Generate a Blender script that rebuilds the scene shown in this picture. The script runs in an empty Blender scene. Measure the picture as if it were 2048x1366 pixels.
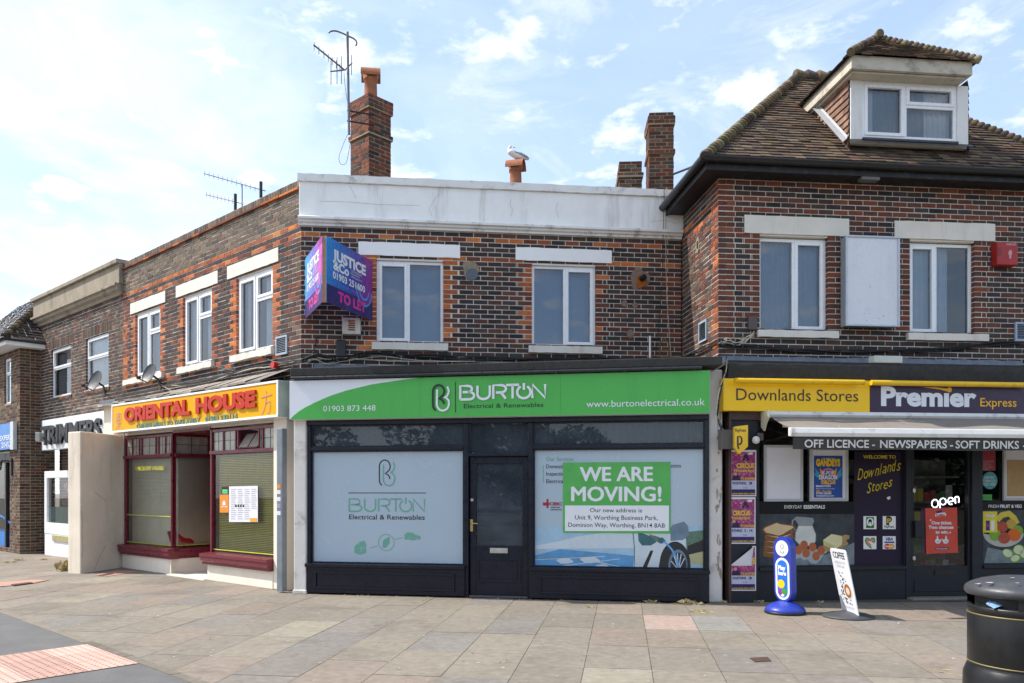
import bpy, bmesh, math, random
from mathutils import Vector, Matrix, noise
R = random.Random(7)
rad = math.radians
D = bpy.data
sc = bpy.context.scene
COL = sc.collection
# ------------------------------------------------------------------ camera
F, CX, HV, H = 1593.0, 1024.0, 975.0, 1.55     # focal length / principal column / horizon row (2048 px frame), eye height
cam_d = D.cameras.new('camera'); cam = D.objects.new('camera', cam_d); COL.objects.link(cam)
cam.location = (0, 0, H); cam.rotation_euler = (rad(90), 0, 0)
cam_d.sensor_width = 36; cam_d.lens = 36 * F / 2048
cam_d.shift_y = (HV - 683) / 2048
cam_d.clip_start = .05; cam_d.clip_end = 3000
sc.camera = cam
# ------------------------------------------------------------------ sun, sky, exposure
SUN_EL, SUN_AZ = 50.0, (-0.993, 0.12)
w = D.worlds.new('World'); sc.world = w; w.use_nodes = True
nt = w.node_tree; nt.nodes.clear()
def N(nt, t, **k):
    n = nt.nodes.new(t)
    for a, b in k.items(): setattr(n, a, b)
    return n
def L(nt, a, b): nt.links.new(a, b)
wo = N(nt, 'ShaderNodeOutputWorld'); bg = N(nt, 'ShaderNodeBackground')
sky = N(nt, 'ShaderNodeTexSky', sky_type='NISHITA'); sky.sun_disc = False
sky.sun_elevation = rad(SUN_EL); sky.sun_rotation = math.atan2(SUN_AZ[0], SUN_AZ[1])
sky.dust_density = 1.0; sky.air_density = 1.0; sky.ozone_density = 1.6
bg.inputs[1].default_value = 0.14
tc = N(nt, 'ShaderNodeTexCoord'); sep = N(nt, 'ShaderNodeSeparateXYZ'); L(nt, tc.outputs['Generated'], sep.inputs[0])
def M_(nt, op, a, b=None, clamp=False):
    n = N(nt, 'ShaderNodeMath', operation=op); n.use_clamp = clamp
    for i, x in enumerate((a, b)):
        if x is None: continue
        if isinstance(x, (int, float)): n.inputs[i].default_value = x
        else: L(nt, x, n.inputs[i])
    return n.outputs[0]
zc = M_(nt, 'ADD', M_(nt, 'MAXIMUM', sep.outputs[2], 0.0), 0.10)
px = M_(nt, 'DIVIDE', sep.outputs[0], zc); py = M_(nt, 'DIVIDE', sep.outputs[1], zc)
cv = N(nt, 'ShaderNodeCombineXYZ'); L(nt, px, cv.inputs[0]); L(nt, py, cv.inputs[1])
def noise_n(nt, vec, scale, detail=6, rough=.55, dist=0.0, off=(0, 0, 0)):
    mp = N(nt, 'ShaderNodeMapping'); mp.inputs[1].default_value = off; L(nt, vec, mp.inputs[0])
    n = N(nt, 'ShaderNodeTexNoise'); n.inputs['Scale'].default_value = scale; n.inputs['Detail'].default_value = detail
    n.inputs['Roughness'].default_value = rough; n.inputs['Distortion'].default_value = dist
    L(nt, mp.outputs[0], n.inputs['Vector']); return n.outputs[0]
def mrange(nt, x, a, b, c=0.0, d=1.0, smooth=True):
    n = N(nt, 'ShaderNodeMapRange'); n.interpolation_type = 'SMOOTHSTEP' if smooth else 'LINEAR'
    L(nt, x, n.inputs[0])
    for i, v in zip((1, 2, 3, 4), (a, b, c, d)): n.inputs[i].default_value = v
    return n.outputs[0]
puff = mrange(nt, noise_n(nt, cv.outputs[0], 5.2, 10, .60, .15, (3.1, 1.7, 0)), .50, .70)
wisp = mrange(nt, noise_n(nt, cv.outputs[0], 2.2, 9, .66, 1.1, (7.3, 2.2, 0)), .44, .78)
veil = mrange(nt, noise_n(nt, cv.outputs[0], 1.6, 10, .62, .7, (1.3, 8.2, 0)), .30, .70)
side = mrange(nt, sep.outputs[0], .12, -.5)                     # more cloud to the left of the street
low = mrange(nt, sep.outputs[2], .62, .10)
veil = M_(nt, 'MULTIPLY', veil, M_(nt, 'ADD', M_(nt, 'MULTIPLY', side, .66), .10), True)
bank = M_(nt, 'MULTIPLY', M_(nt, 'MULTIPLY', side, low), M_(nt, 'ADD', M_(nt, 'MULTIPLY', veil, .9), .12), True)
cl = M_(nt, 'MAXIMUM', M_(nt, 'MULTIPLY', puff, .92), M_(nt, 'MAXIMUM', M_(nt, 'MAXIMUM', veil, bank), M_(nt, 'MULTIPLY', wisp, .55)), True)
mx = N(nt, 'ShaderNodeMix', data_type='RGBA'); L(nt, cl, mx.inputs['Factor'])
pale = N(nt, 'ShaderNodeMix', data_type='RGBA'); pale.inputs['Factor'].default_value = .42
L(nt, sky.outputs[0], pale.inputs['A']); pale.inputs['B'].default_value = (3.0, 3.85, 5.2, 1)
L(nt, pale.outputs['Result'], mx.inputs['A']); mx.inputs['B'].default_value = (5.0, 5.1, 5.25, 1)
L(nt, mx.outputs['Result'], bg.inputs[0]); L(nt, bg.outputs[0], wo.inputs[0])
sd = D.lights.new('sun', 'SUN'); sd.energy = 3.2; sd.angle = rad(.53); sd.color = (1, .95, .87)
so = D.objects.new('sun', sd); COL.objects.link(so)
sv = Vector((SUN_AZ[0] * math.cos(rad(SUN_EL)), SUN_AZ[1] * math.cos(rad(SUN_EL)), math.sin(rad(SUN_EL))))
so.rotation_euler = sv.to_track_quat('Z', 'Y').to_euler(); so.location = (-20, 0, 30)
sc.view_settings.view_transform = 'Standard'; sc.view_settings.look = 'None'
sc.view_settings.exposure = 0.9; sc.view_settings.gamma = 1

# ------------------------------------------------------------------ helpers
def S(h, k=1.0):
    o = []
    for i in (0, 2, 4):
        c = int(h[i:i + 2], 16) / 255
        o.append(min(1, (c / 12.92 if c <= .04045 else ((c + .055) / 1.055) ** 2.4) * k))
    return tuple(o)
class Frame:
    """upright plane: s runs to the right as seen from the street, o outward to the street, z up"""
    def __init__(f, x, y, dx, dy):
        l = math.hypot(dx, dy); f.x, f.y, f.dx, f.dy = x, y, dx / l, dy / l; f.nx, f.ny = f.dy, -f.dx
    def w(f, s, o, z): return (f.x + f.dx * s + f.nx * o, f.y + f.dy * s + f.ny * o, z)
    def s(f, u, o=0):
        k = (u - CX) / F; ax, ay = f.x + f.nx * o, f.y + f.ny * o
        return (k * ay - ax) / (f.dx - k * f.dy)
    def z(f, u, v, o=0):
        s = f.s(u, o); return H - (v - HV) / F * (f.y + f.ny * o + f.dy * s)
    def off(f, o): return Frame(f.x + f.nx * o, f.y + f.ny * o, f.dx, f.dy)
    def back(f, s, o=0):                      # plane at right angles through s: its own s runs away from the street
        x, y, _ = f.w(s, o, 0); return Frame(x, y, -f.nx, -f.ny)
    def side(f, s, o=0):                      # plane facing left through s: runs towards the street
        x, y, _ = f.w(s, o, 0); return Frame(x, y, f.nx, f.ny)
def uY(a, b):
    p = [((u - CX) / F * Y, Y) for u, Y in (a, b)]
    return Frame(p[0][0], p[0][1], p[1][0] - p[0][0], p[1][1] - p[0][1])
WORLD = Frame(0, 0, 1, 0)
def at(u, v, Y): return ((u - CX) / F * Y, Y, H - (v - HV) / F * Y)
def gd(u, v):
    Y = H * F / (v - HV); return ((u - CX) / F * Y, Y)
_fonts = {}
def font_mesh(body, bold=0, shear=0, ext=0.0):
    k = (body, bold, shear, ext)
    if k not in _fonts:
        cu = D.curves.new('t', 'FONT'); cu.body = body; cu.offset = bold; cu.shear = shear; cu.resolution_u = 3
        cu.fill_mode = 'FRONT' if not ext else 'BOTH'; cu.extrude = ext
        ob = D.objects.new('t', cu); me = ob.to_mesh()
        _fonts[k] = ([tuple(v.co) for v in me.vertices], [tuple(p.vertices) for p in me.polygons])
        ob.to_mesh_clear(); D.objects.remove(ob); D.curves.remove(cu)
    return _fonts[k]
def cap(bold=0):
    v, _ = font_mesh('H', bold); return min(p[1] for p in v), max(p[1] for p in v)
class MB:
    def __init__(b): b.V, b.F, b.M, b.C, b.Sm = [], [], [], [], []
    def add(b, vs, fs, m=0, c=None, sm=False):
        n = len(b.V); b.V += [tuple(v) for v in vs]
        for f in fs: b.F.append([i + n for i in f]); b.M.append(m); b.C.append(c); b.Sm.append(sm)
    def poly(b, pts, m=0, c=None): b.add(pts, [list(range(len(pts)))], m, c)
    def box(b, f, s0, s1, o0, o1, z0, z1, m=0, c=None):
        v = [f.w(s, o, z) for z in (z0, z1) for s, o in ((s0, o0), (s1, o0), (s1, o1), (s0, o1))]
        b.add(v, [(0, 1, 2, 3), (7, 6, 5, 4), (0, 4, 5, 1), (1, 5, 6, 2), (2, 6, 7, 3), (3, 7, 4, 0)], m, c)
    def prism(b, f, pts, o0, o1, m=0, c=None, sm=False):
        n = len(pts); v = [f.w(s, o0, z) for s, z in pts] + [f.w(s, o1, z) for s, z in pts]
        b.add(v, [list(range(n)), list(range(2 * n - 1, n - 1, -1))], m, c)
        b.add(v, [(i, (i + 1) % n, n + (i + 1) % n, n + i) for i in range(n)], m, c, sm)
    def extr(b, f, pts, z0, z1, m=0, c=None):            # plan outline (s,o) pulled up
        n = len(pts); v = [f.w(s, o, z0) for s, o in pts] + [f.w(s, o, z1) for s, o in pts]
        b.add(v, [list(range(n)), list(range(2 * n - 1, n - 1, -1))] + [(i, (i + 1) % n, n + (i + 1) % n, n + i) for i in range(n)], m, c)
    def section(b, f, pts, s0, s1, m=0, c=None):         # (o,z) profile run along s
        n = len(pts); v = [f.w(s0, o, z) for o, z in pts] + [f.w(s1, o, z) for o, z in pts]
        b.add(v, [list(range(n)), list(range(2 * n - 1, n - 1, -1))] + [(i, (i + 1) % n, n + (i + 1) % n, n + i) for i in range(n)], m, c)
    def face(b, f, pts, o, m=0, c=None): b.poly([f.w(s, o, z) for s, z in pts], m, c)
    def rect(b, f, s0, s1, z0, z1, o, m=0, c=None): b.face(f, [(s0, z0), (s1, z0), (s1, z1), (s0, z1)], o, m, c)
    def disc(b, f, s, z, r, o, m=0, n=20, c=None, rz=None):
        b.face(f, [(s + r * math.cos(i * 2 * math.pi / n), z + (rz or r) * math.sin(i * 2 * math.pi / n)) for i in range(n)], o, m, c)
    def cyl(b, f, s, z, r, o0, o1, m=0, n=20, rz=None):
        b.prism(f, [(s + r * math.cos(i * 2 * math.pi / n), z + (rz or r) * math.sin(i * 2 * math.pi / n)) for i in range(n)], o0, o1, m, None, True)
    def tube(b, pts, r, m=0, n=6, c=None):
        P = [Vector(p) for p in pts]; rs = r if isinstance(r, (list, tuple)) else [r] * len(P); vs = []; fs = []
        for i, p in enumerate(P):
            t = (P[min(i + 1, len(P) - 1)] - P[max(i - 1, 0)]).normalized()
            a = t.cross(Vector((0, 0, 1)) if abs(t.z) < .95 else Vector((1, 0, 0))).normalized(); q = t.cross(a)
            vs += [p + (a * math.cos(k * 2 * math.pi / n) + q * math.sin(k * 2 * math.pi / n)) * rs[i] for k in range(n)]
        for i in range(len(P) - 1):
            for k in range(n): fs.append((i * n + k, i * n + (k + 1) % n, (i + 1) * n + (k + 1) % n, (i + 1) * n + k))
        b.add(vs, fs, m, c, True); b.add(vs, [list(range(n))[::-1], [(len(P) - 1) * n + k for k in range(n)]], m, c)
    def lathe(b, c0, prof, n=32, m=0, a0=0.0, a1=2 * math.pi, col=None):
        full = abs(a1 - a0 - 2 * math.pi) < 1e-6; k = n if full else n + 1; vs, fs = [], []
        for r, z in prof:
            for i in range(k):
                a = a0 + (a1 - a0) * i / n; vs.append((c0[0] + r * math.cos(a), c0[1] + r * math.sin(a), c0[2] + z))
        for j in range(len(prof) - 1):
            for i in range(k if full else k - 1):
                i2 = (i + 1) % k; fs.append((j * k + i, j * k + i2, (j + 1) * k + i2, (j + 1) * k + i))
        b.add(vs, fs, m, col, True)
    def ribbon(b, f, pts, wd, o, m=0, c=None, closed=False):
        n = len(pts); l, r = [], []
        for i in range(n):
            p0 = pts[(i - 1) % n] if closed or i else pts[0]; p1 = pts[(i + 1) % n] if closed or i < n - 1 else pts[-1]
            dx, dz = p1[0] - p0[0], p1[1] - p0[1]; q = math.hypot(dx, dz) or 1; nx, nz = -dz / q, dx / q
            w_ = (wd[i] if isinstance(wd, (list, tuple)) else wd) / 2
            l.append(f.w(pts[i][0] + nx * w_, o, pts[i][1] + nz * w_)); r.append(f.w(pts[i][0] - nx * w_, o, pts[i][1] - nz * w_))
        b.add(l + r, [(i, (i + 1) % n, n + (i + 1) % n, n + i) for i in range(n if closed else n - 1)], m, c)
    def text(b, f, body, s0, s1, zb, zc, o, m=0, bold=0, shear=0, depth=0, dz=0.0):
        v, fc = font_mesh(body, bold, shear, .1 if depth else 0)
        c0, c1 = cap(0); x0, x1 = min(p[0] for p in v), max(p[0] for p in v)
        vs = []
        for x, y, q in v:
            t = (x - x0) / (x1 - x0); s = s0 + t * (s1 - s0)
            vs.append(f.w(s, o + (q / .2 + .5) * depth if depth else o, zb + (y - c0) / (c1 - c0) * (zc - zb) + dz * t))
        b.add(vs, fc, m)
    def tx(b, f, body, u0, u1, vb, vc, o, m=0, ref=None, **k):   # lettering given by the columns and rows it spans
        ur = (u0 + u1) / 2 if ref is None else ref
        b.text(f, body, f.s(u0, o), f.s(u1, o), f.z(ur, vb, o), f.z(ur, vc, o), o, m, **k)
    def px(b, f, q, o, m=0, c=None): b.poly([f.w(f.s(u, o), o, f.z(u, v, o)) for u, v in q], m, c)
    def build(b, name, mats, parent=None, loc=None, recalc=True, bevel=0):
        me = D.meshes.new(name); root = parent
        while root is not None and root.parent is not None: root = root.parent
        if loc is None:
            if root is not None: loc = root.location
            else:
                xs = [[v[i] for v in b.V] for i in range(3)]
                loc = ((min(xs[0]) + max(xs[0])) / 2, (min(xs[1]) + max(xs[1])) / 2, min(xs[2]))
        me.from_pydata([(v[0] - loc[0], v[1] - loc[1], v[2] - loc[2]) for v in b.V], [], b.F)
        for m in (mats if isinstance(mats, (list, tuple)) else [mats]): me.materials.append(m)
        me.polygons.foreach_set('material_index', b.M); me.polygons.foreach_set('use_smooth', b.Sm)
        if any(c is not None for c in b.C):
            at_ = me.color_attributes.new('Col', 'FLOAT_COLOR', 'CORNER'); buf = []
            for p, c in zip(me.polygons, b.C): buf += list((*(c or (.5, .5, .5)), 1)) * p.loop_total
            at_.data.foreach_set('color', buf)
        if recalc and len(b.F) > 1:
            bm = bmesh.new(); bm.from_mesh(me); bmesh.ops.recalc_face_normals(bm, faces=bm.faces); bm.to_mesh(me); bm.free()
        o = D.objects.new(name, me); COL.objects.link(o)
        if parent is not None: o.parent = parent
        else: o.location = loc
        if bevel:
            md = o.modifiers.new('bevel', 'BEVEL'); md.width = bevel; md.segments = 2; md.limit_method = 'ANGLE'; md.angle_limit = rad(50)
        return o
def tag(o, label, cat, group=None):
    o['label'] = label; o['category'] = cat
    if group: o['group'] = group
    return o
def thing(name, label, cat, loc, group=None):
    o = D.objects.new(name, None); COL.objects.link(o); o.location = loc; o.empty_display_size = .2
    return tag(o, label, cat, group)
def struct(o, kind='structure'): o['kind'] = kind; return o

# ------------------------------------------------------------------ materials
_m = {}
def mat(name, col=(.5, .5, .5), rough=.6, metal=0, var=.12, scale=6.0, bump=.0, bscale=60.0, attr=False, spec=.5, dirt=0.0, dirtcol=(.05, .045, .04), dscale=3.0, emit=0, streak=False, coat=0):
    if name in _m: return _m[name]
    m = D.materials.new(name); m.use_nodes = True; t = m.node_tree; p = t.nodes['Principled BSDF']
    tcn = N(t, 'ShaderNodeTexCoord'); ov = tcn.outputs['Object']
    if streak:
        mp = N(t, 'ShaderNodeMapping'); mp.inputs[3].default_value = (1, 1, .12); L(t, ov, mp.inputs[0]); sv_ = mp.outputs[0]
    else: sv_ = ov
    if attr:
        a = N(t, 'ShaderNodeAttribute'); a.attribute_name = 'Col'; base = a.outputs['Color']
    else:
        rgb = N(t, 'ShaderNodeRGB'); rgb.outputs[0].default_value = (*col, 1); base = rgb.outputs[0]
    nf = noise_n(t, ov, scale, 6, .6)
    f1 = mrange(t, nf, .25, .75, 1 - var, 1 + var, False)
    mu = N(t, 'ShaderNodeMix', data_type='RGBA', blend_type='MULTIPLY'); mu.inputs['Factor'].default_value = 1
    L(t, base, mu.inputs['A']); cc = N(t, 'ShaderNodeCombineXYZ')
    for i in range(3): L(t, f1, cc.inputs[i])
    L(t, cc.outputs[0], mu.inputs['B']); out = mu.outputs['Result']
    if dirt:
        d = mrange(t, noise_n(t, sv_, dscale, 8, .68, .3, (4.2, 1.1, 7.7)), .50, .74)
        dm = N(t, 'ShaderNodeMix', data_type='RGBA'); L(t, M_(t, 'MULTIPLY', d, dirt), dm.inputs['Factor'])
        L(t, out, dm.inputs['A']); dm.inputs['B'].default_value = (*dirtcol, 1); out = dm.outputs['Result']
    L(t, out, p.inputs['Base Color'])
    L(t, mrange(t, noise_n(t, ov, scale * 2.3, 4, .6, 0, (9, 2, 5)), .3, .7, max(.02, rough - .08), min(1, rough + .08), False), p.inputs['Roughness'])
    p.inputs['Metallic'].default_value = metal; p.inputs['Specular IOR Level'].default_value = spec
    if coat: p.inputs['Coat Weight'].default_value = coat; p.inputs['Coat Roughness'].default_value = .04
    if bump:
        bn = N(t, 'ShaderNodeBump'); bn.inputs['Strength'].default_value = bump; bn.inputs['Distance'].default_value = .004
        L(t, noise_n(t, ov, bscale, 5, .6), bn.inputs['Height']); L(t, bn.outputs[0], p.inputs['Normal'])
    if emit:
        p.inputs['Emission Color'].default_value = (*col, 1); p.inputs['Emission Strength'].default_value = emit
    _m[name] = m; return m
def glass(name, tint=(.9, .93, .95), ior=1.9, ripple=.012, haze=0):
    if name in _m: return _m[name]
    m = D.materials.new(name); m.use_nodes = True; t = m.node_tree; t.nodes.remove(t.nodes['Principled BSDF'])
    out = t.nodes['Material Output']; tr = N(t, 'ShaderNodeBsdfTransparent'); tr.inputs[0].default_value = (*tint, 1)
    gl = N(t, 'ShaderNodeBsdfGlossy'); gl.inputs['Roughness'].default_value = 0.012; gl.inputs['Color'].default_value = (.95, .97, 1, 1)
    fr = N(t, 'ShaderNodeFresnel'); fr.inputs['IOR'].default_value = ior
    tcn = N(t, 'ShaderNodeTexCoord'); bn = N(t, 'ShaderNodeBump'); bn.inputs['Strength'].default_value = ripple; bn.inputs['Distance'].default_value = .05
    L(t, noise_n(t, tcn.outputs['Object'], 2.2, 2, .5), bn.inputs['Height']); L(t, bn.outputs[0], gl.inputs['Normal'])
    mx = N(t, 'ShaderNodeMixShader'); L(t, fr.outputs[0], mx.inputs[0]); L(t, tr.outputs[0], mx.inputs[1]); L(t, gl.outputs[0], mx.inputs[2])
    if haze:
        df = N(t, 'ShaderNodeBsdfDiffuse'); df.inputs[0].default_value = (.30, .38, .48, 1); m2 = N(t, 'ShaderNodeMixShader'); L(t, mrange(t, noise_n(t, tcn.outputs['Object'], 3.0, 5, .6), .3, .7, haze * .7, haze * 1.3), m2.inputs[0])  # bluish diffuse layer that imitates grey-blue reflections on the pane
        L(t, mx.outputs[0], m2.inputs[1]); L(t, df.outputs[0], m2.inputs[2]); L(t, m2.outputs[0], out.inputs[0])
    else: L(t, mx.outputs[0], out.inputs[0])
    _m[name] = m; return m
BRICK = mat('brick', rough=.85, var=.26, scale=22, bump=.6, bscale=90, attr=True, spec=.25, dirt=.34, dirtcol=(.085, .072, .062), dscale=1.7, streak=True)
PAINTC = mat('painted_colours', rough=.5, var=.05, scale=5, attr=True)
PVC = mat('white_pvc', S('f4f5f6', .94), .3, var=.03, dirt=.16, dirtcol=S('8d8a84'), dscale=7)
GLASS = glass('window_glass'); HAZEGLASS = glass('reflection_haze_glass', (.85, .9, .92), 1.6, .012, .13); SHOPGLASS = glass('shop_glass', (.93, .96, .96), 1.6)  # the green shop's panes have a blue-grey reflection tint painted in
WHITE = mat('white_paint', S('f4f2ee', .95), .5, var=.05, scale=3)
BLACK = mat('black_plastic', (.012, .012, .013), .45, var=.2)
NAVY = mat('navy_gloss_paint', S('141826', 1.0), .3, var=.2, scale=4, bump=.12, bscale=40, dirt=.12, dirtcol=(.05, .05, .05), dscale=9, spec=.35)
LEAD = mat('lead_sheet', S('6d7480', .9), .5, metal=.2, var=.3, scale=8, dirt=.5, dirtcol=(.03, .032, .035), streak=True, dscale=9)
FELT = mat('roofing_felt', S('3a3937', .8), .95, var=.3, scale=14, bump=.8, bscale=160)
CREAM = mat('cream_render', S('e8dac6', .97), .85, var=.10, scale=2.2, bump=.5, bscale=70, dirt=.5, dirtcol=S('9c8d76'), dscale=3.0, streak=True)
STONE = mat('cream_stone_paint', S('efe8db', .86), .7, var=.06, scale=4, bump=.25, bscale=40, dirt=.32, dirtcol=S('a0937e'), dscale=5, streak=True)
# ------------------------------------------------------------------ the planes of the street (all upright)
BU = uY((603, 12.2), (1362, 12.9))        # upper wall over the green shop
OU = uY((247, 16.8), (603, 12.2))         # upper wall over the takeaway
TU = uY((78, 20.3), (247, 16.8))          # hairdresser's wall
BS = uY((615, 11.65), (1420, 10.64))      # green shop's front
DU = uY((1437, 11.3), (2048, 11.78))      # convenience store, upper wall
DS = uY((1447, 10.72), (2048, 11.2))      # convenience store's front
OS = uY((248, 15.4), (575, 11.95))        # takeaway's front
DARK = [(.040, .032, .034), (.050, .038, .037), (.066, .043, .037), (.084, .049, .040), (.055, .046, .046)]
MAROON = [(.112, .050, .036), (.092, .046, .036), (.135, .054, .036), (.080, .044, .036)]
RED = [(.19, .058, .032), (.155, .048, .030), (.22, .070, .037), (.13, .046, .032)]
ORANGE = [(.46, .130, .035), (.38, .100, .032), (.52, .165, .045), (.31, .085, .036)]
BROWN = [(.135, .095, .068), (.105, .076, .058), (.165, .115, .080), (.085, .064, .052), (.15, .085, .06)]
TAUPE = [(.17, .125, .092), (.14, .105, .08), (.115, .09, .072), (.20, .145, .10)]
def pick(*pals):
    p = R.choice(R.choice(pals)); k = R.uniform(.8, 1.2); return tuple(x * k for x in p)
MORTAR = mat('lime_mortar', S('e4dccf', .86), .95, var=.16, scale=9, bump=.5, bscale=120, dirt=.3, dirtcol=(.18, .16, .14), dscale=2.5)
MORTAR2 = mat('buff_mortar', S('bda98a', .75), .95, var=.15, scale=9, bump=.5, bscale=120)
def brick_wall(mb, f, s0, s1, z0, z1, opens, colfn, row=.075, pitch=.225, gap=.0135, depth=.12, q0=False, q1=False, phase=0.0, flat=False):
    """individually laid bricks (material 0) proud of a mortar sheet (material 1); opens = [(s0,s1,z0,z1)]"""
    ss = sorted({s0, s1, *[x for o in opens for x in o[:2] if s0 < x < s1]}); zs = sorted({z0, z1, *[x for o in opens for x in o[2:] if z0 < x < z1]})
    for a, b in zip(ss, ss[1:]):
        for c, d in zip(zs, zs[1:]):
            if not any(o[0] <= (a + b) / 2 <= o[1] and o[2] <= (c + d) / 2 <= o[3] for o in opens): mb.rect(f, a, b, c, d, 0, 1)
    for o in opens:                                                  # mortar of the reveals
        for x in (o[0] - .004, o[1] + .004): mb.poly([f.w(x, 0, o[2]), f.w(x, -depth, o[2]), f.w(x, -depth, o[3]), f.w(x, 0, o[3])], 1)
    for j in range(int(round(z0 / row)), int(round(z1 / row)) + 1):
        a, b = max(z0, j * row + gap / 2), min(z1, (j + 1) * row - gap / 2)
        if b - a < .012: continue
        cuts = [(s0, q0)]; zm = (a + b) / 2
        iv = [[s0, s1, q0, q1]]
        for o in opens:
            if o[2] < zm < o[3]:
                n = []
                for i in iv:
                    if o[1] <= i[0] or o[0] >= i[1]: n.append(i); continue
                    if o[0] > i[0]: n.append([i[0], o[0], i[2], True])
                    if o[1] < i[1]: n.append([o[1], i[1], True, i[3]])
                iv = n
        for x0, x1, e0, e1 in iv:
            ql = .225 if j % 2 else .1125; segs = []; l, r = x0, x1
            if e0 and x1 - x0 > .05: segs.append((x0, min(x1, x0 + ql), 1)); l = min(x1, x0 + ql)
            if e1 and r - l > .05: m_ = max(l, x1 - ql); segs.append((m_, x1, 2)); r = m_
            k = math.floor((l - phase - (pitch / 2 if j % 2 else 0)) / pitch)
            while True:
                p = k * pitch + phase + (pitch / 2 if j % 2 else 0); k += 1
                if p >= r - .01: break
                c, d = max(p, l), min(p + pitch, r)
                if d - c > .02: segs.append((c, d, 0))
            for c, d, q in segs:
                c2 = c + (gap / 2 if c > x0 + 1e-4 else 0); d2 = d - (gap / 2 if d < x1 - 1e-4 else 0)
                col = colfn(j, (c + d) / 2, zm, q)
                t = .006 + R.uniform(-.003, .003); e = R.uniform(-.0016, .0016); g = R.uniform(-.0018, .0018); h = R.uniform(-.0012, .0012)
                fr = [f.w(c2, t - e, a + g), f.w(d2, t + e, a + g + h), f.w(d2, t + e - .0006, b + g + h), f.w(c2, t - e - .0006, b + g)]
                bk = [f.w(c2, -depth, a), f.w(d2, -depth, a), f.w(d2, -depth, b), f.w(c2, -depth, b)]
                mb.add(fr + bk, [(0, 1, 2, 3), (0, 4, 5, 1), (1, 5, 6, 2), (2, 6, 7, 3), (3, 7, 4, 0)], 0, col)
def pleat(mb, f, s0, s1, z0, z1, o, amp=.02, wl=.09, m=0):
    n = max(6, int((s1 - s0) / wl * 6)); pts = []
    for i in range(n + 1):
        s = s0 + (s1 - s0) * i / n; pts.append((s, o + amp * math.sin(s / wl * 6.283 + 1.3 * math.sin(s * 5))))
    v = [f.w(s, q, z0) for s, q in pts] + [f.w(s, q, z1) for s, q in pts]; k = n + 1
    mb.add(v, [(i, i + 1, k + i + 1, k + i) for i in range(n)], m, None, True)
def window(parent, f, s0, s1, z0, z1, cols, o=-.10, fw=.045, fd=.06, blind=None, curtains=(), name='window', glassm=None, framem=None, room=True, rm_=(.4, 1.58, .5, .4)):
    """cols = [(width share, [(height share, opens?) from the bottom up])]"""
    framem = framem or PVC; fm = MB(); cells = []
    fm.box(f, s0, s0 + fw, o, o + fd, z0, z1); fm.box(f, s1 - fw, s1, o, o + fd, z0, z1)
    fm.box(f, s0 + fw, s1 - fw, o, o + fd, z0, z0 + fw); fm.box(f, s0 + fw, s1 - fw, o, o + fd, z1 - fw, z1)
    x = s0 + fw; W = (s1 - s0) - fw * (len(cols) + 1); tot = sum(c[0] for c in cols)
    for ci, (cw, rows) in enumerate(cols):
        xw = W * cw / tot; z = z0 + fw; Hh = (z1 - z0) - fw * (len(rows) + 1); th = sum(r_[0] for r_ in rows)
        for ri, (rh, opn) in enumerate(rows):
            zh = Hh * rh / th; cells.append((x, x + xw, z, z + zh, opn)); z += zh
            if ri < len(rows) - 1: fm.box(f, x, x + xw, o, o + fd, z, z + fw); z += fw
        x += xw
        if ci < len(cols) - 1: fm.box(f, x, x + fw, o, o + fd, z0 + fw, z1 - fw); x += fw
    wn = fm.build(name, framem, parent, bevel=.004)
    for a, b, c, d, opn in cells:
        if opn:
            sm_ = MB(); k = .04; p0, p1 = o + .012, o + fd + .014; e = .008
            sm_.box(f, a - e, a + k, p0, p1, c - e, d + e); sm_.box(f, b - k, b + e, p0, p1, c - e, d + e)
            sm_.box(f, a + k, b - k, p0, p1, c - e, c + k); sm_.box(f, a + k, b - k, p0, p1, d - k, d + e)
            sm_.build('sash', framem, wn, bevel=.005); a, b, c, d = a + k, b - k, c + k, d - k
        g = MB(); g.rect(f, a - .004, b + .004, c - .004, d + .004, o + .032); g.build('pane', glassm or GLASS, wn)
    if blind:
        bl = MB(); bl.box(f, s0 + .02, s1 - .02, o - .12, o - .11, z0, z1); bl.build('blind', blind, wn)
    for (a, b, m) in curtains:
        cu = MB(); pleat(cu, f, s0 + (s1 - s0) * a, s0 + (s1 - s0) * b, z0, z1, o - .07); cu.build('curtain', m, wn, recalc=False)
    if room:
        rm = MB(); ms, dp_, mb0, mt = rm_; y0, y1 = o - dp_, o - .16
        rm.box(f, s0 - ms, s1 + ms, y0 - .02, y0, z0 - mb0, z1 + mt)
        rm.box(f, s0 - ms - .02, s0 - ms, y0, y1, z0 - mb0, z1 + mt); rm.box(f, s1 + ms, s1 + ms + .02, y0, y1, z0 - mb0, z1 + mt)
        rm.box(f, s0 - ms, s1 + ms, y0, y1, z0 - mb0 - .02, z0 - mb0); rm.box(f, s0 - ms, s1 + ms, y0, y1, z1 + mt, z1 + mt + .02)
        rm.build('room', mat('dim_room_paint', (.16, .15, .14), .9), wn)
    return wn
def block(parent, name, m, *boxes, bevel=.006):
    b = MB()
    for x in boxes: b.box(*x)
    return b.build(name, m, parent, bevel=bevel)
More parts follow.
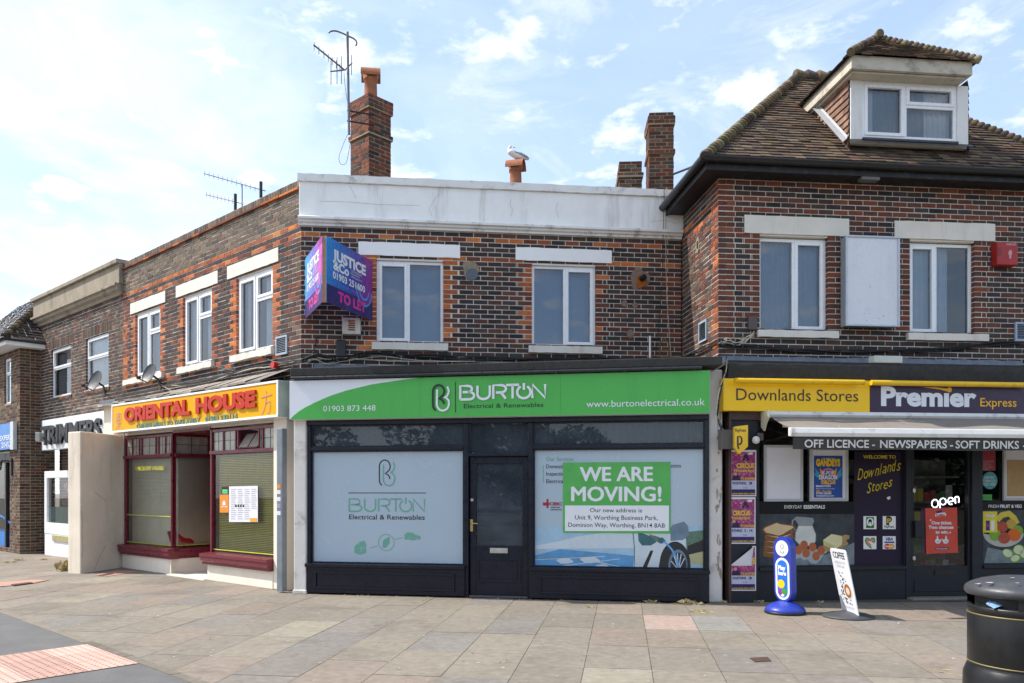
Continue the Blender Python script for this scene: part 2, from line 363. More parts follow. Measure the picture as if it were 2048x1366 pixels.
def rough_slab(f, s0, s1, o0, o1, z0, z1, n=14, j=.004):
    """stone bar whose arrises wander a little"""
    b = MB(); st = [s0 + (s1 - s0) * i / n for i in range(n + 1)]; v = []
    for s in st: v += [f.w(s, o0, z0 + R.uniform(-j, j)), f.w(s, o1 + R.uniform(-j, j) * .6, z0 + R.uniform(-j, j)), f.w(s, o1 + R.uniform(-j, j) * .6, z1 + R.uniform(-j, j)), f.w(s, o0, z1 + R.uniform(-j, j))]
    b.add(v, [(i * 4 + k, i * 4 + (k + 1) % 4, i * 4 + 4 + (k + 1) % 4, i * 4 + 4 + k) for i in range(n) for k in range(4)] + [(3, 2, 1, 0), tuple(n * 4 + k for k in range(4))]); return b
ZL0, ZL1, ZS0, ZS1 = 5.12, 5.345, 3.68, 3.79
TILE = mat('clay_roof_tiles', rough=.9, var=.28, scale=16, bump=.5, bscale=80, attr=True, spec=.2)
TCOL = [(.115, .075, .056), (.092, .066, .053), (.145, .088, .060), (.135, .105, .062), (.072, .056, .048), (.16, .115, .075), (.11, .083, .066)]
def tiles(mb, P0, e, up, nrm, lf, rf, tmax, gauge=.1, wid=.165, pal=TCOL, m=0):
    P0, e, up, nrm = map(Vector, (P0, e, up, nrm)); k = 0
    while k * gauge < tmax:
        t = k * gauge; l, r = lf(t), rf(t); x = l - ((wid / 2) if k % 2 else 0)
        while x < r:
            a, b = max(x, l), min(x + wid, r); x += wid
            if b - a < .02: continue
            a += .002; h = .026 + R.uniform(-.006, .008); dt = R.uniform(-.008, .008); t1 = min(t + gauge * 1.25, tmax + .01)
            q = [P0 + e * a + up * (t + dt) + nrm * h, P0 + e * b + up * (t + dt + R.uniform(-.003, .003)) + nrm * (h + R.uniform(-.003, .003)), P0 + e * b + up * t1 + nrm * .006, P0 + e * a + up * t1 + nrm * .006]
            c = R.choice(pal); s_ = R.uniform(.75, 1.25); c = tuple(i * s_ for i in c)
            mb.add(q + [q[0] - nrm * .017, q[1] - nrm * .017], [(0, 1, 2, 3), (4, 5, 1, 0)], m, c)
        k += 1
def bonnets(mb, A, B, r=.1, step=.17, pal=TCOL, lift=.02, m=0):
    A, B = Vector(A), Vector(B); d = (B - A).normalized(); n = int((B - A).length / step)
    for i in range(n):
        p = A + d * step * i + Vector((0, 0, lift)); q = p + d * step * 1.3 - Vector((0, 0, lift * 1.4)); c = R.choice(pal); s_ = R.uniform(.7, 1.3)
        mb.tube([p - d * .012, p, q], [r * .86, r * R.uniform(.98, 1.08), r * .66], m, 12, tuple(x * s_ for x in c))
def chimney(parent, name, f, wd, dp, z0, z1, bands, pal, pot=None):
    """f: front face plane, s 0..wd; bands = [(z0,z1,proud)]"""
    mb = MB()
    def faces(p, a, b):
        for fr, l in ((Frame(*f.w(-p, p, 0)[:2], f.dx, f.dy), wd), (f.back(wd + p, p), dp), (Frame(*f.w(wd + p, -dp - p, 0)[:2], -f.dx, -f.dy), wd), (f.side(-p, -dp - p), dp)):
            brick_wall(mb, fr, 0, l + 2 * p, a, b, [], lambda j, s, z, q: pick(*pal), depth=.05, q0=True, q1=True, phase=.11)
        if p: mb.extr(f, [(-p, p), (wd + p, p), (wd + p, -dp - p), (-p, -dp - p)], b - .004, b + .004, 1)
        if p: mb.extr(f, [(-p, p), (wd + p, p), (wd + p, -dp - p), (-p, -dp - p)], a - .004, a + .004, 1)
    z = z0
    for a, b, p in bands:
        if a > z: faces(0, z, a)
        faces(p, a, b); z = b
    if z < z1 - .01: faces(0, z, z1)
    mb.extr(f, [(0, 0), (wd, 0), (wd, -dp), (0, -dp)], z1 - .02, z1 - .005, 1)
    return mb.build(name, [BRICK, MORTAR2], parent, recalc=False)
TERRA = mat('terracotta', S('b57350', .75), .85, var=.2, scale=9, bump=.3, dirt=.4, dirtcol=(.10, .07, .05), dscale=6)
def chimney_pot(parent, c, r, h, ang):
    b = MB(); b.lathe(c, [(r * 1.02, 0), (r, h * .3), (r * .95, h * .62), (r * 1.12, h * .64), (r * 1.12, h * .69), (r * 1.0, h * .70), (r * 1.25, h * .76), (r * 1.22, h * .84), (r * .95, h * .86), (r * .8, h * .80)], 24)
    p = b.build('chimney_pot', TERRA, parent)
    k = MB(); dx, dy = math.cos(ang), math.sin(ang); fr = Frame(c[0], c[1], dx, dy)      # half round ridge-tile cowl lying across the pot
    R0 = r * 1.5; n = 12; prof = []
    for i in range(n + 1):
        a = math.pi * i / n; prof.append((R0 * math.cos(a), c[2] + h * .70 + (R0 * 1.05) * math.sin(a)))
    inn = [(x * .88, c[2] + h * .70 + (z - c[2] - h * .70) * .88) for x, z in prof][::-1]
    k.section(fr, prof + inn, -r * 1.5, r * 1.5); k.build('chimney_cowl', TERRA, p)
    return p

# ================================================================== building over the green shop
mid = thing('shop_building', 'two storey dark brick building with white painted parapet above the green electrical shop front', 'building', BU.w(BU.s(980), .5, 0))
b0, b1 = 0.0, BU.s(1362)
w1 = (BU.s(753), BU.s(887)); w2 = (BU.s(1063.5), BU.s(1191.5))
def bu_col(j, s, z, q):
    if z < 3.62: return pick(DARK)
    if j == 72: return pick(ORANGE, RED) if R.random() < .85 else pick(DARK)
    if j == 68 and not (w1[0] < s < w1[1] or w2[0] < s < w2[1]): return pick(ORANGE, RED)
    if j >= 69: return pick(DARK) if R.random() < .8 else pick(MAROON)
    for a in (w1, w2):
        if q and 3.75 < z < 5.14 and min(abs(s - a[0]), abs(s - a[1])) < .25: return pick(ORANGE, ORANGE, RED) if not (a is w2 and s > a[1]) or R.random() < .4 else pick(RED, MAROON)
    if s > b1 - .3: return pick(RED, MAROON)
    if s < .24: return pick(MAROON, RED, DARK)
    if j == 50 and s < w1[0] or (j == 49 and R.random() < .12): return pick(ORANGE, RED)
    return pick(DARK) if R.random() < .66 else pick(MAROON)
mb = MB()
brick_wall(mb, BU, b0, b1, 3.22, 5.56, [(w1[0], w1[1], ZS1, ZL0), (w2[0], w2[1], ZS1, ZL0)], bu_col, q1=True, phase=.05)
mb.build('upper_wall', [BRICK, MORTAR], mid, recalc=False)
OLDWHITE = mat('flaking_white_paint', S('f6f5f2', .98), .75, var=.07, scale=3, bump=.4, bscale=30, dirt=.62, dirtcol=S('9a9184', .8), dscale=2.6, streak=True)
TRIM = mat('white_moulding_paint', S('f1efea', .92), .7, var=.07, scale=3, bump=.3, bscale=30, dirt=.7, dirtcol=S('7d7467', .7), dscale=4.2)
block(mid, 'parapet', OLDWHITE, (BU, -.03, b1 + .12, -.24, .045, 5.67, 6.225), bevel=.012)
rough_slab(BU, -.05, b1 + .12, -.27, .085, 6.225, 6.335, 60, .006).build('parapet_coping', TRIM, mid)
mb = MB(); mb.section(BU, [(-.1, 5.556), (.05, 5.556), (.055, 5.585), (.085, 5.60), (.095, 5.625), (.13, 5.64), (.13, 5.672), (.1, 5.69), (.046, 5.705), (-.1, 5.705)], -.04, b1)
mb.build('cornice', TRIM, mid)
cr = MB()                                                              # hairline cracks in the painted parapet
for pts in ([(700, 372), (706, 384), (712, 396)], [(878, 388), (868, 400), (858, 418), (864, 432)], [(1022, 398), (1020, 410), (1026, 420), (1022, 432)], [(1115, 405), (1112, 420), (1118, 436)], [(640, 402), (700, 404), (760, 409), (840, 411)], [(1300, 444), (1330, 440), (1352, 447)]):
    q = [(BU.s(u, .05), BU.z(u, v, .05)) for u, v in pts]; cr.ribbon(BU, q, .0042, .0475)
cr.build('crack', mat('dark_crack', (.36, .34, .31), .9), mid, recalc=False)
LINT_W = mat('white_lintel_paint', S('fbfaf8', .94), .6, var=.03, scale=3, bump=.15, bscale=30)
for a in ((717, 920), (1031, 1223)): rough_slab(BU, BU.s(a[0]), BU.s(a[1]), -.05, .022, ZL0 + .02, ZL1).build('lintel', LINT_W, mid)
for a in (w1, w2): block(mid, 'window_head', STONE, (BU, a[0] + .002, a[1] - .002, -.115, -.002, ZL0 - .045, ZL0 + .018))
for a in ((744, 896), (1056.5, 1203)): rough_slab(BU, BU.s(a[0]), BU.s(a[1]), -.1, .075, ZS0, ZS1).build('sill', STONE, mid)
BLIND = mat('sky_reflection_blind', (.23, .36, .55), .8, var=.12, scale=2)  # blue in the blind colour imitates sky mirrored in the panes
window(mid, BU, w1[0], w1[1], ZS1, ZL0 - .045, [(.47, [(1, True)]), (.53, [(1, False)])], blind=BLIND, room=False)
window(mid, BU, w2[0], w2[1], ZS1, ZL0 - .045, [(.52, [(1, False)]), (.48, [(1, True)])], blind=BLIND, room=False)
CEM = mat('cement_patch', S('a99a80', .7), .95, var=.25, scale=20, bump=.9, bscale=50)
def blob(f, s, z, rx, rz, o, n=22, j=.18):
    ph = [R.uniform(0, 6.28) for _ in range(3)]
    return [(s + rx * k * math.cos(t), z + rz * k * math.sin(t)) for i in range(n) for t in [i * 6.2832 / n] for k in [1 + j * (math.sin(3 * t + ph[0]) + math.sin(5 * t + ph[1]) * .7) * .6]]
def patch(parent, f, u, v, rx, rz, o=.012, m=None, name='cement_patch'):
    b = MB(); b.prism(f, blob(f, f.s(u), f.z(u, v), rx, rz, o), -.01, o); return b.build(name, m or CEM, parent)
patch(mid, BU, 941, 540, .125, .15)
b = MB(); b.cyl(BU, BU.s(944), BU.z(944, 549), .092, 0, .022); b.build('blanking_disc', mat('grey_blue_disc', S('6a7480', .7), .6, var=.2, scale=20), mid)
patch(mid, BU, 1279, 558, .16, .17, m=mat('pinkish_cement', S('9a8478', .7), .95, var=.25, scale=20, bump=.9, bscale=50))
b = MB(); b.prism(BU, blob(BU, BU.s(1281), BU.z(1281, 565), .075, .10, 0), .0, .045); b.build('foam', mat('orange_foam', S('c8701c', .6), .9, var=.4, scale=30, bump=1, bscale=40), mid)
b = MB(); fx, fz = BU.s(1282), BU.z(1282, 559)
b.tube([BU.w(fx, .0, fz), BU.w(fx, .09, fz), BU.w(fx + .03, .13, fz + .02)], .045, 0, 12); b.build('flue_pipe', BLACK, mid)
for u, v, r in ((1249, 607, .05), (1270, 611, .045), (1261, 668, .06)): patch(mid, BU, u, v, r, r * 1.1, .011, m=mat('pinkish_cement'))
b = MB(); s0, s1, z0, z1 = BU.s(1319), BU.s(1338), BU.z(1328, 715), BU.z(1328, 686)
b.ribbon(BU, [(s0, z0), (s1, z0), (s1, z1), ((s0 + s1) / 2, z1 + .06), (s0, z1)], .022, .013, closed=True); b.ribbon(BU, [(s0, (z0 + z1) / 2), (s1, (z0 + z1) / 2)], .02, .0135)
b.build('adhesive_mark', mat('ochre_adhesive', S('8f7440', .7), .9, bump=.6), mid, recalc=False)
# flat roof behind and lead ledge over the shop
b = MB(); OUF0 = OU.s(603)
b.extr(BU, [(-.02, -.2), (b1 + .1, -.2), (b1 + .1, -8), (2.2, -8)], 5.9, 5.95); b.build('flat_roof', FELT, mid)
LZ = 3.26
pA, pB = BS.w(BS.s(580, .26), .26, 0), BS.w(BS.s(1445, .26), .26, 0); qA, qB = BU.w(-.02, .01, 0), BU.w(b1 + .02, .01, 0)
b = MB(); b.extr(WORLD, [(pA[0], -pA[1]), (pB[0], -pB[1]), (qB[0], -qB[1]), (qA[0], -qA[1])], LZ - .12, LZ, 0); b.build('ledge_roof', FELT, mid, bevel=.012)
b = MB(); n = 40
pts = [(BU.s(628 + 734 * i / n), LZ + .19 + R.uniform(-.012, .012)) for i in range(n + 1)]
for (a, za), (c, zb) in zip(pts, pts[1:]): b.add([BU.w(a, .03 , LZ + .002), BU.w(c, .03, LZ + .002), BU.w(c, .012, zb), BU.w(a, .012, za)], [(0, 1, 2, 3)])
b.build('lead_flashing', LEAD, mid, recalc=False)
# ---- the shop front
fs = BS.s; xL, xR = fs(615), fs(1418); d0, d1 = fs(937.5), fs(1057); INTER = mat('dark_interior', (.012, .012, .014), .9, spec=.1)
mb = MB(); FO = -.03
mb.box(BS, xL, xR, -.14, .05, 2.455, 2.60)                              # head under the sign
for a, c in ((xL, fs(622)), (fs(928), d0), (d1, fs(1066.5)), (fs(1409.5), xR)): mb.box(BS, a, c, -.12, FO + .05, .0, 2.455)
mb.box(BS, fs(622), fs(928), -.10, FO + .055, 2.085, 2.135); mb.box(BS, fs(1066.5), fs(1409.5), -.10, FO + .055, 2.085, 2.135)
mb.box(BS, d0, d1, -.10, FO + .055, 1.985, 2.03)
mb.build('shopfront_frame', NAVY, mid, bevel=.008)
for a, c in ((fs(616), fs(931)), (fs(1061), fs(1418))):
    rs = MB(); rs.box(BS, a, c, -.1, .055, .02, .40); rs.box(BS, a - .01, c + .01, -.1, .10, .40, .45)
    p0, p1, q0, q1 = a + .13, c - .14, .085, .335
    for x0, x1, y0, y1 in ((p0, p1, q1 - .03, q1), (p0, p1, q0, q0 + .03), (p0, p0 + .03, q0 + .03, q1 - .03), (p1 - .03, p1, q0 + .03, q1 - .03)): rs.box(BS, x0, x1, .055, .078, y0, y1)
    rs.build('stall_riser', NAVY, mid, bevel=.007)
PIL = mat('peeling_white_pilaster', S('efeae2', .85), .85, var=.08, scale=5, bump=.8, bscale=14, dirt=.75, dirtcol=S('a08d76', .7), dscale=2.6)
mb = MB(); mb.box(BS, fs(591.5), fs(615.5), -.25, .07, 0, 2.56); mb.box(BS, fs(590), fs(617), -.2, .085, 0, .06); mb.build('pilaster', PIL, mid, bevel=.012)
rough_slab(DS, DS.s(1419), DS.s(1446.5), -.3, -.02, 0, 3.14, 2, .0).build('pilaster', PIL, mid, bevel=.02)
b = MB(); q = MB()
for k in range(26):                                                    # broken plaster along the right pilaster
    z = R.uniform(.1, 2.9); s = DS.s(1441) + R.uniform(-.05, .02); b.prism(DS, blob(DS, s, z, R.uniform(.006, .018), R.uniform(.02, .09), 0, 12, .4), -.03, -.0165)
b.build('broken_plaster', mat('bare_render', S('b8aa98', .85), .95, var=.3, scale=30, bump=1, bscale=60), mid)
FILM = mat('frosted_film', S('b9cad6', .86), .22, var=.025, scale=1.2, spec=.5)
fm_green, fm_dark = mat('film_green_ink', S('6fb09a', .9), .3, var=.04), mat('film_dark_ink', S('20242c', 1), .3)
def arc(cx, cz, rx, rz, a0, a1, n=10): return [(cx + rx * math.cos(rad(a0 + (a1 - a0) * i / n)), cz + rz * math.sin(rad(a0 + (a1 - a0) * i / n))) for i in range(n + 1)]
def strokes(mb, f, lines, s0, s1, z0, z1, o, m, wd):
    for l in lines: mb.ribbon(f, [(s0 + x * (s1 - s0), z0 + y * (z1 - z0)) for x, y in l], wd, o, m)
def burton(mb, f, s0, s1, z0, z1, o, m, wd):
    X = 4.62; g = lambda l, dx: [((x + dx) / X, y) for x, y in l]
    B_ = [g([(0, .0), (0, 1), (.42, 1)] + arc(.42, .77, .23, .23, 90, -90, 8) + [(.12, .54)], 0), g([(.42, .54), (.5, .54)] + arc(.5, .27, .27, .27, 90, -90, 8) + [(0, 0)], 0)]
    U = [g([(0, 1), (0, .36)] + arc(.34, .36, .34, .36, 180, 360, 10) + [(.68, 1)], .95)]
    R_ = [g([(0, 0), (0, 1), (.42, 1)] + arc(.42, .73, .27, .27, 90, -90, 8) + [(.14, .46)], 1.82), g([(.42, .46), (.68, 0)], 1.82)]
    T = [g([(0, 1), (.7, 1)], 2.52), g([(.35, 1), (.35, 0)], 2.52)]
    O_ = [g(arc(.36, .46, .36, .46, 118, 422, 22), 3.12), g([(.36, .62), (.36, 1.12)], 3.12)]
    N_ = [g([(0, 0), (0, 1), (.68, 0), (.68, 1)], 3.94)]
    strokes(mb, f, B_ + U + R_ + T + O_ + N_, s0, s1, z0, z1, o, m, wd)
def bsymbol(mb, f, s0, s1, z0, z1, o, ma, mb2, wd):
    strokes(mb, f, [[(.18, .0), (.04, .12), (.02, .3), (.02, .74)] + arc(.36, .74, .34, .26, 180, 0, 12) + [(.66, .62), (.5, .52), (.38, .48)] + [(.55, .42), (.66, .34), (.68, .25)]], s0, s1, z0, z1, o, ma, wd)
    strokes(mb, f, [[(.28, .82), (.26, .3)] + arc(.62, .26, .36, .27, 190, 360, 12) + [(.97, .38), (.84, .48), (.7, .5), (.86, .56), (.95, .66), (.97, .78), (.88, .93)]], s0, s1, z0, z1, o + .001, mb2, wd)
def shop_window(u0, u1, name='shop_window'):
    s0, s1 = fs(u0), fs(u1); bd = MB(); k = .02                           # thin glazing bead
    for z0, z1 in ((.45, 2.085), (2.135, 2.455)):
        bd.box(BS, s0, s0 + k, -.05, FO + .02, z0, z1); bd.box(BS, s1 - k, s1, -.05, FO + .02, z0, z1); bd.box(BS, s0 + k, s1 - k, -.05, FO + .02, z0, z0 + k); bd.box(BS, s0 + k, s1 - k, -.05, FO + .02, z1 - k, z1)
    wnd = bd.build(name, NAVY, mid); g = MB(); g.rect(BS, s0, s1, 2.14, 2.45, -.04); g.build('pane', HAZEGLASS, wnd)
    return wnd, s0, s1
wl, a0, a1 = shop_window(622, 928)
b = MB(); b.box(BS, a0, a1, -.055, -.045, .45, 2.085, 0)
o = -.0415; z = lambda u, v: BS.z(u, v, o); s = lambda u: BS.s(u, o)
bsymbol(b, BS, s(758), s(790), z(774, 971), z(774, 920), o, 2, 1, .017)
b.rect(BS, s(696.5), s(852), z(774, 986.6), z(774, 985.2), o, 2)
burton(b, BS, s(698.5), s(849), z(774, 1023), z(774, 998), o, 1, .021)
b.tx(BS, 'Electrical & Renewables', 698, 849.5, 1039, 1029.5, o, 2, bold=.006)
b.ribbon(BS, arc(s(772.5), z(772, 1085), .118, .118, 0, 345, 28), .008, o, 1, closed=True)
b.face(BS, [(s(765), z(772, 1094)), (s(766), z(772, 1082)), (s(771), z(772, 1077)), (s(779), z(772, 1073.5)), (s(779), z(772, 1085)), (s(774), z(772, 1093)), (s(768), z(772, 1096))], o, 1)
b.ribbon(BS, [(s(740), z(740, 1096)), (s(755), z(755, 1091.5))], .008, o, 1); b.ribbon(BS, [(s(790), z(790, 1078.5)), (s(805), z(805, 1075.5))], .008, o, 1)
b.face(BS, [(s(u), z(u, v)) for u, v in ((709, 1106), (709, 1093), (715, 1087), (720, 1091), (722, 1109), (716, 1108))], o, 1)
b.face(BS, [(s(u), z(u, v)) for u, v in ((717, 1084), (729, 1081.5), (733, 1093), (722, 1095.5))], o, 1)
b.face(BS, [(s(u), z(u, v)) for u, v in ((723, 1097), (732, 1095), (732, 1105), (723, 1109))], o, 1)
b.face(BS, [(s(u), z(u, v)) for u, v in ((809, 1078), (809, 1069), (814, 1065), (825, 1065), (831, 1070), (840, 1072), (841, 1078), (837, 1079.5), (834, 1077), (830, 1080), (820, 1080), (816, 1077), (812, 1080))], o, 1)
b.build('window_film', [FILM, fm_green, fm_dark], wl, recalc=False)
wr, c0, c1 = shop_window(1066.5, 1409.5)
inks = [FILM, fm_green, fm_dark, mat('film_sky_ink', S('a6c6dc', .9), .25, var=.12, scale=5), mat('film_panel_blue_ink', S('5f9fd0', .9), .25, var=.22, scale=6), mat('film_pale_ink', S('cfdbe2', .9), .25, var=.05),
        mat('film_tree_ink', S('5d7a68', .9), .3, var=.3, scale=20), mat('film_black_ink', S('24262a', 1), .3), mat('film_cable_ink', S('58a5e0', 1), .3), mat('film_slate_ink', S('6d8496', .9), .3, var=.2), mat('film_red_ink', S('a8283c', .9), .3), mat('film_teal_ink', S('3b6a72', .9), .3, var=.2), mat('film_sand_ink', S('b9b588', .9), .3, var=.12)]
b = MB(); b.box(BS, c0, c1, -.055, -.045, .45, 2.085, 0); o = -.0415
def P(q, m, dz=0): b.face(BS, [(s(u), BS.z(u, v, o)) for u, v in q], o + dz, m)
b.tx(BS, 'Our Services', 1092.5, 1147, 922, 914, o, 1, bold=.004)
for t, u1, vb in (('Domesti', 1125.5, 936.5), ('Inspectio', 1128, 951.2), ('Electrical', 1128, 966)): b.tx(BS, t, 1092.5, u1, vb, vb - 7.4, o, 2, bold=.004)
b.tx(BS, 'oints', 1341.5, 1362, 935, 927.6, o, 2, bold=.004); b.rect(BS, s(1086), s(1087.2), z(1086, 966), z(1086, 930), o, 1)
P(((1066.5, 1052), (1409.5, 1052), (1409.5, 1137), (1066.5, 1137)), 3, -.002)      # picture printed along the foot of the film
P(((1066.5, 1092), (1110, 1084), (1160, 1072), (1230, 1062), (1280, 1062), (1280, 1096), (1066.5, 1098)), 5, -.0014)
P(((1066.5, 1112), (1120, 1098), (1230, 1108), (1290, 1114), (1290, 1137), (1066.5, 1137)), 4, -.0012)
for q in (((1066, 1118), (1210, 1112), (1210, 1113.4), (1066, 1120)), ((1090, 1135), (1240, 1117), (1240, 1118.3), (1100, 1135.5)), ((1190, 1122), (1250, 1135), (1246, 1135), (1186, 1123.4)), ((1066, 1096), (1230, 1092), (1230, 1093), (1066, 1097.4))): P(q, 5, -.0008)
P(((1066, 1117.5), (1200, 1111.6), (1200, 1112.5), (1066, 1119)), 9, -.0006)
for u, v, r in ((1130, 1122, 11), (1180, 1120, 13), (1205, 1133, 9)): P([(u + r * 1.5 * math.cos(i * .5236) * (1 + .2 * math.sin(i * 2.1)), v + r * .5 * math.sin(i * .5236)) for i in range(12)], 5, -.0004)
P(((1356, 1066), (1409.5, 1060), (1409.5, 1100), (1370, 1112)), 6, -.0012); P(((1360, 1107), (1409.5, 1100), (1409.5, 1130), (1360, 1124)), 12, -.001); P(((1375, 1092), (1409.5, 1078), (1409.5, 1102), (1375, 1110)), 7, -.0009)
P(((1262, 1058), (1340, 1058), (1372, 1078), (1374, 1137), (1266, 1137), (1269, 1100)), 5, -.0007)                         # pale car wing
P(((1341, 1056), (1345, 1050), (1368, 1043), (1376, 1052), (1378, 1070), (1366, 1080), (1341, 1082)), 9, -.0004)           # open charge flap
P(((1276, 1066), (1284, 1066), (1305, 1074), (1313, 1084), (1302, 1091), (1284, 1091), (1277, 1082)), 11, -.0003); P(((1297, 1068), (1318, 1074), (1330, 1080), (1322, 1088), (1305, 1078)), 6, -.0002)
P(((1301, 1101), (1307, 1101), (1293, 1137), (1284, 1137)), 7, -.0003)
P([(1350 + 31 * math.cos(rad(a)), 1130 + 47 * math.sin(rad(a))) for a in range(190, 361, 10)] + [(1381, 1137), (1317, 1137)], 7, -.0004)
P([(1356 + 19 * math.cos(rad(a)), 1132 + 33 * math.sin(rad(a))) for a in range(188, 361, 10)] + [(1374, 1137), (1336, 1137)], 9, -.0003)
P([(1357 + 16 * math.cos(rad(a)), 1133 + 28 * math.sin(rad(a))) for a in range(188, 361, 10)] + [(1372, 1137), (1341, 1137)], 7, -.0002)
for a in (205, 235, 262, 290, 320): b.ribbon(BS, [(s(1357), BS.z(1357, 1140, o)), (s(1357 + 16 * math.cos(rad(a))), BS.z(1357, 1134 + 28 * math.sin(rad(a)), o))], .012, o, 5)
b.ribbon(BS, [(s(u), BS.z(u, v, o)) for u, v in ((1327, 1083), (1334, 1088), (1343, 1098), (1351, 1112), (1356, 1126), (1357, 1137))], .024, o + .0004, 8)
P(((1316, 1080), (1324, 1074), (1332, 1082), (1326, 1087), (1318, 1086)), 11, .0002)
P(((1265, 1066), (1267, 1066), (1270, 1100), (1269, 1137), (1267.5, 1137), (1268.4, 1100)), 11)
P(((1086, 1005), (1094, 1005), (1094, 1011), (1086, 1011)), 10, .0004); P(((1093, 998), (1097, 998), (1097, 1016), (1093, 1016)), 10)
b.tx(BS, 'NICEIC', 1086, 1124, 1010.5, 1005, o + .0006, 10, bold=.05); b.tx(BS, 'APPROVED', 1101, 1120, 1016, 1013.6, o, 2, bold=.03); b.tx(BS, 'CONTRACTOR', 1101, 1123.5, 1020.6, 1018.2, o, 2, bold=.03)
b.build('window_film', inks, wr, recalc=False)
g = MB(); g.rect(BS, d0, d1, 2.03, 2.455, -.04); t_ = g.build('door_transom', HAZEGLASS, mid)
dm = MB(); e0, e1, e2, e3 = fs(939), fs(951), fs(1044), fs(1055.5)
dm.box(BS, e0, e1, -.09, -.04, .035, 1.98); dm.box(BS, e2, e3, -.09, -.04, .035, 1.98); dm.box(BS, e1, e2, -.09, -.04, 1.885, 1.98); dm.box(BS, e1, e2, -.09, -.04, .035, .735)
for x0, x1, y0, y1 in ((e1 + .02, e2 - .02, .53, .556), (e1 + .02, e2 - .02, .215, .24), (e1 + .02, e1 + .045, .24, .53), (e2 - .045, e2 - .02, .24, .53)): dm.box(BS, x0, x1, -.04, -.026, y0, y1)
dm.box(BS, e1 + .07, e2 - .07, -.04, -.03, .27, .50)
dr = dm.build('door', NAVY, mid, bevel=.005)
g = MB(); g.rect(BS, e1, e2, .735, 1.885, -.065); g.build('pane', HAZEGLASS, dr)
STEEL = mat('brushed_steel', (.55, .54, .52), .35, .9, var=.1)
b = MB(); b.box(BS, fs(979), fs(1014.5), -.04, -.028, .628, .70); b.box(BS, fs(982), fs(1011.5), -.028, -.022, .645, .684); b.build('letter_plate', STEEL, dr, bevel=.003)
b = MB(); hs = fs(942); b.box(BS, hs - .02, hs + .02, -.04, -.03, .93, 1.10); b.tube([BS.w(hs, -.03, 1.045), BS.w(hs, .01, 1.045), BS.w(hs + .03, .015, 1.045), BS.w(hs + .10, .012, 1.043)], .0085, 0, 8); b.build('handle', mat('brass', S('c9b47a'), .3, .9), dr)
b = MB(); b.cyl(BS, fs(943), 1.375, .021, -.04, -.028); b.build('lock', STEEL, dr)
b = MB(); b.box(BS, e0, e3, -.06, .03, .012, .034); b.build('threshold', mat('steel_strip', S('7a7b7d', .6), .4, .4), dr)
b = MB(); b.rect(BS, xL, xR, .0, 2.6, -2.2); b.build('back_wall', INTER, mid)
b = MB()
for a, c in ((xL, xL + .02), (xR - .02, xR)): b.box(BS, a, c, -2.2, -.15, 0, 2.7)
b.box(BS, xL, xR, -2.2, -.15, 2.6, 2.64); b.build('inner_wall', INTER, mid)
b = MB()
for a, c in ((622, 928), (1066.5, 1409.5)):
    s_ = fs(a)
    while s_ < fs(c): b.add([BS.w(s_, -.16, 2.1), BS.w(s_ + .085, -.20, 2.1), BS.w(s_ + .085, -.20, 2.5), BS.w(s_, -.16, 2.5)], [(0, 1, 2, 3)]); s_ += .092
b.build('vertical_blind', mat('charcoal_blind', (.05, .055, .065), .8), mid, recalc=False)
# ---- chimneys and pots
cf = Frame(*at(738, 0, 14.0)[:2], .68, .735)
ch = chimney(mid, 'chimney', cf, .48, .535, 5.95, 8.47, [(7.78, 7.86, .03), (8.24, 8.47, .03)], (RED, MAROON, DARK, RED))
pc = cf.w(.24, -.267, 0); b = MB(); b.add([cf.w(0, 0, 8.474), cf.w(.48, 0, 8.474), cf.w(.48, -.535, 8.474), cf.w(0, -.535, 8.474)] + [cf.w(.12, -.13, 8.56), cf.w(.36, -.13, 8.56), cf.w(.36, -.4, 8.56), cf.w(.12, -.4, 8.56)], [(0, 1, 5, 4), (1, 2, 6, 5), (2, 3, 7, 6), (3, 0, 4, 7), (4, 5, 6, 7)])
b.build('flaunching', CEM, ch)
chimney_pot(ch, (pc[0], pc[1], 8.5), .115, .60, .15)
c2 = Frame(*at(1299, 0, 16.0)[:2], 1, -.06)
chimney(mid, 'chimney', c2, .475, .62, 5.95, 9.08, [(8.25, 8.33, .03), (8.83, 9.0, .03)], (RED, MAROON, BROWN, MAROON))
c3 = Frame(*at(1239, 0, 15.6)[:2], 1, -.06)
chimney(mid, 'chimney', c3, .43, .6, 5.95, 7.93, [(7.62, 7.70, .03)], (RED, MAROON, BROWN, DARK))
gp = at(1039, 370, 14.6); c4 = Frame(gp[0] - .22, gp[1] - .22, 1, .3)
ch4 = chimney(mid, 'chimney', c4, .45, .45, 5.95, 6.98, [], (MAROON, RED)); b = MB()
ctr = c4.w(.225, -.225, 0); f4 = Frame(ctr[0], ctr[1], .76, .65)
b.add([f4.w(x, y, 6.98) for x, y in ((-.24, .24), (.24, .24), (.24, -.24), (-.24, -.24))] + [f4.w(x, y, 7.10) for x, y in ((-.1, .1), (.1, .1), (.1, -.1), (-.1, -.1))], [(0, 1, 5, 4), (1, 2, 6, 5), (2, 3, 7, 6), (3, 0, 4, 7), (4, 5, 6, 7)])
b.build('flaunching', mat('sandy_flaunching', S('c9a878', .7), .9, var=.2, bump=.5), ch4)
gull_pot = chimney_pot(ch4, (ctr[0], ctr[1], 7.06), .108, .50, -.25); GULL_AT = (ctr[0], ctr[1], 7.06 + .5 * .70 + .108 * 1.5 * 1.05)
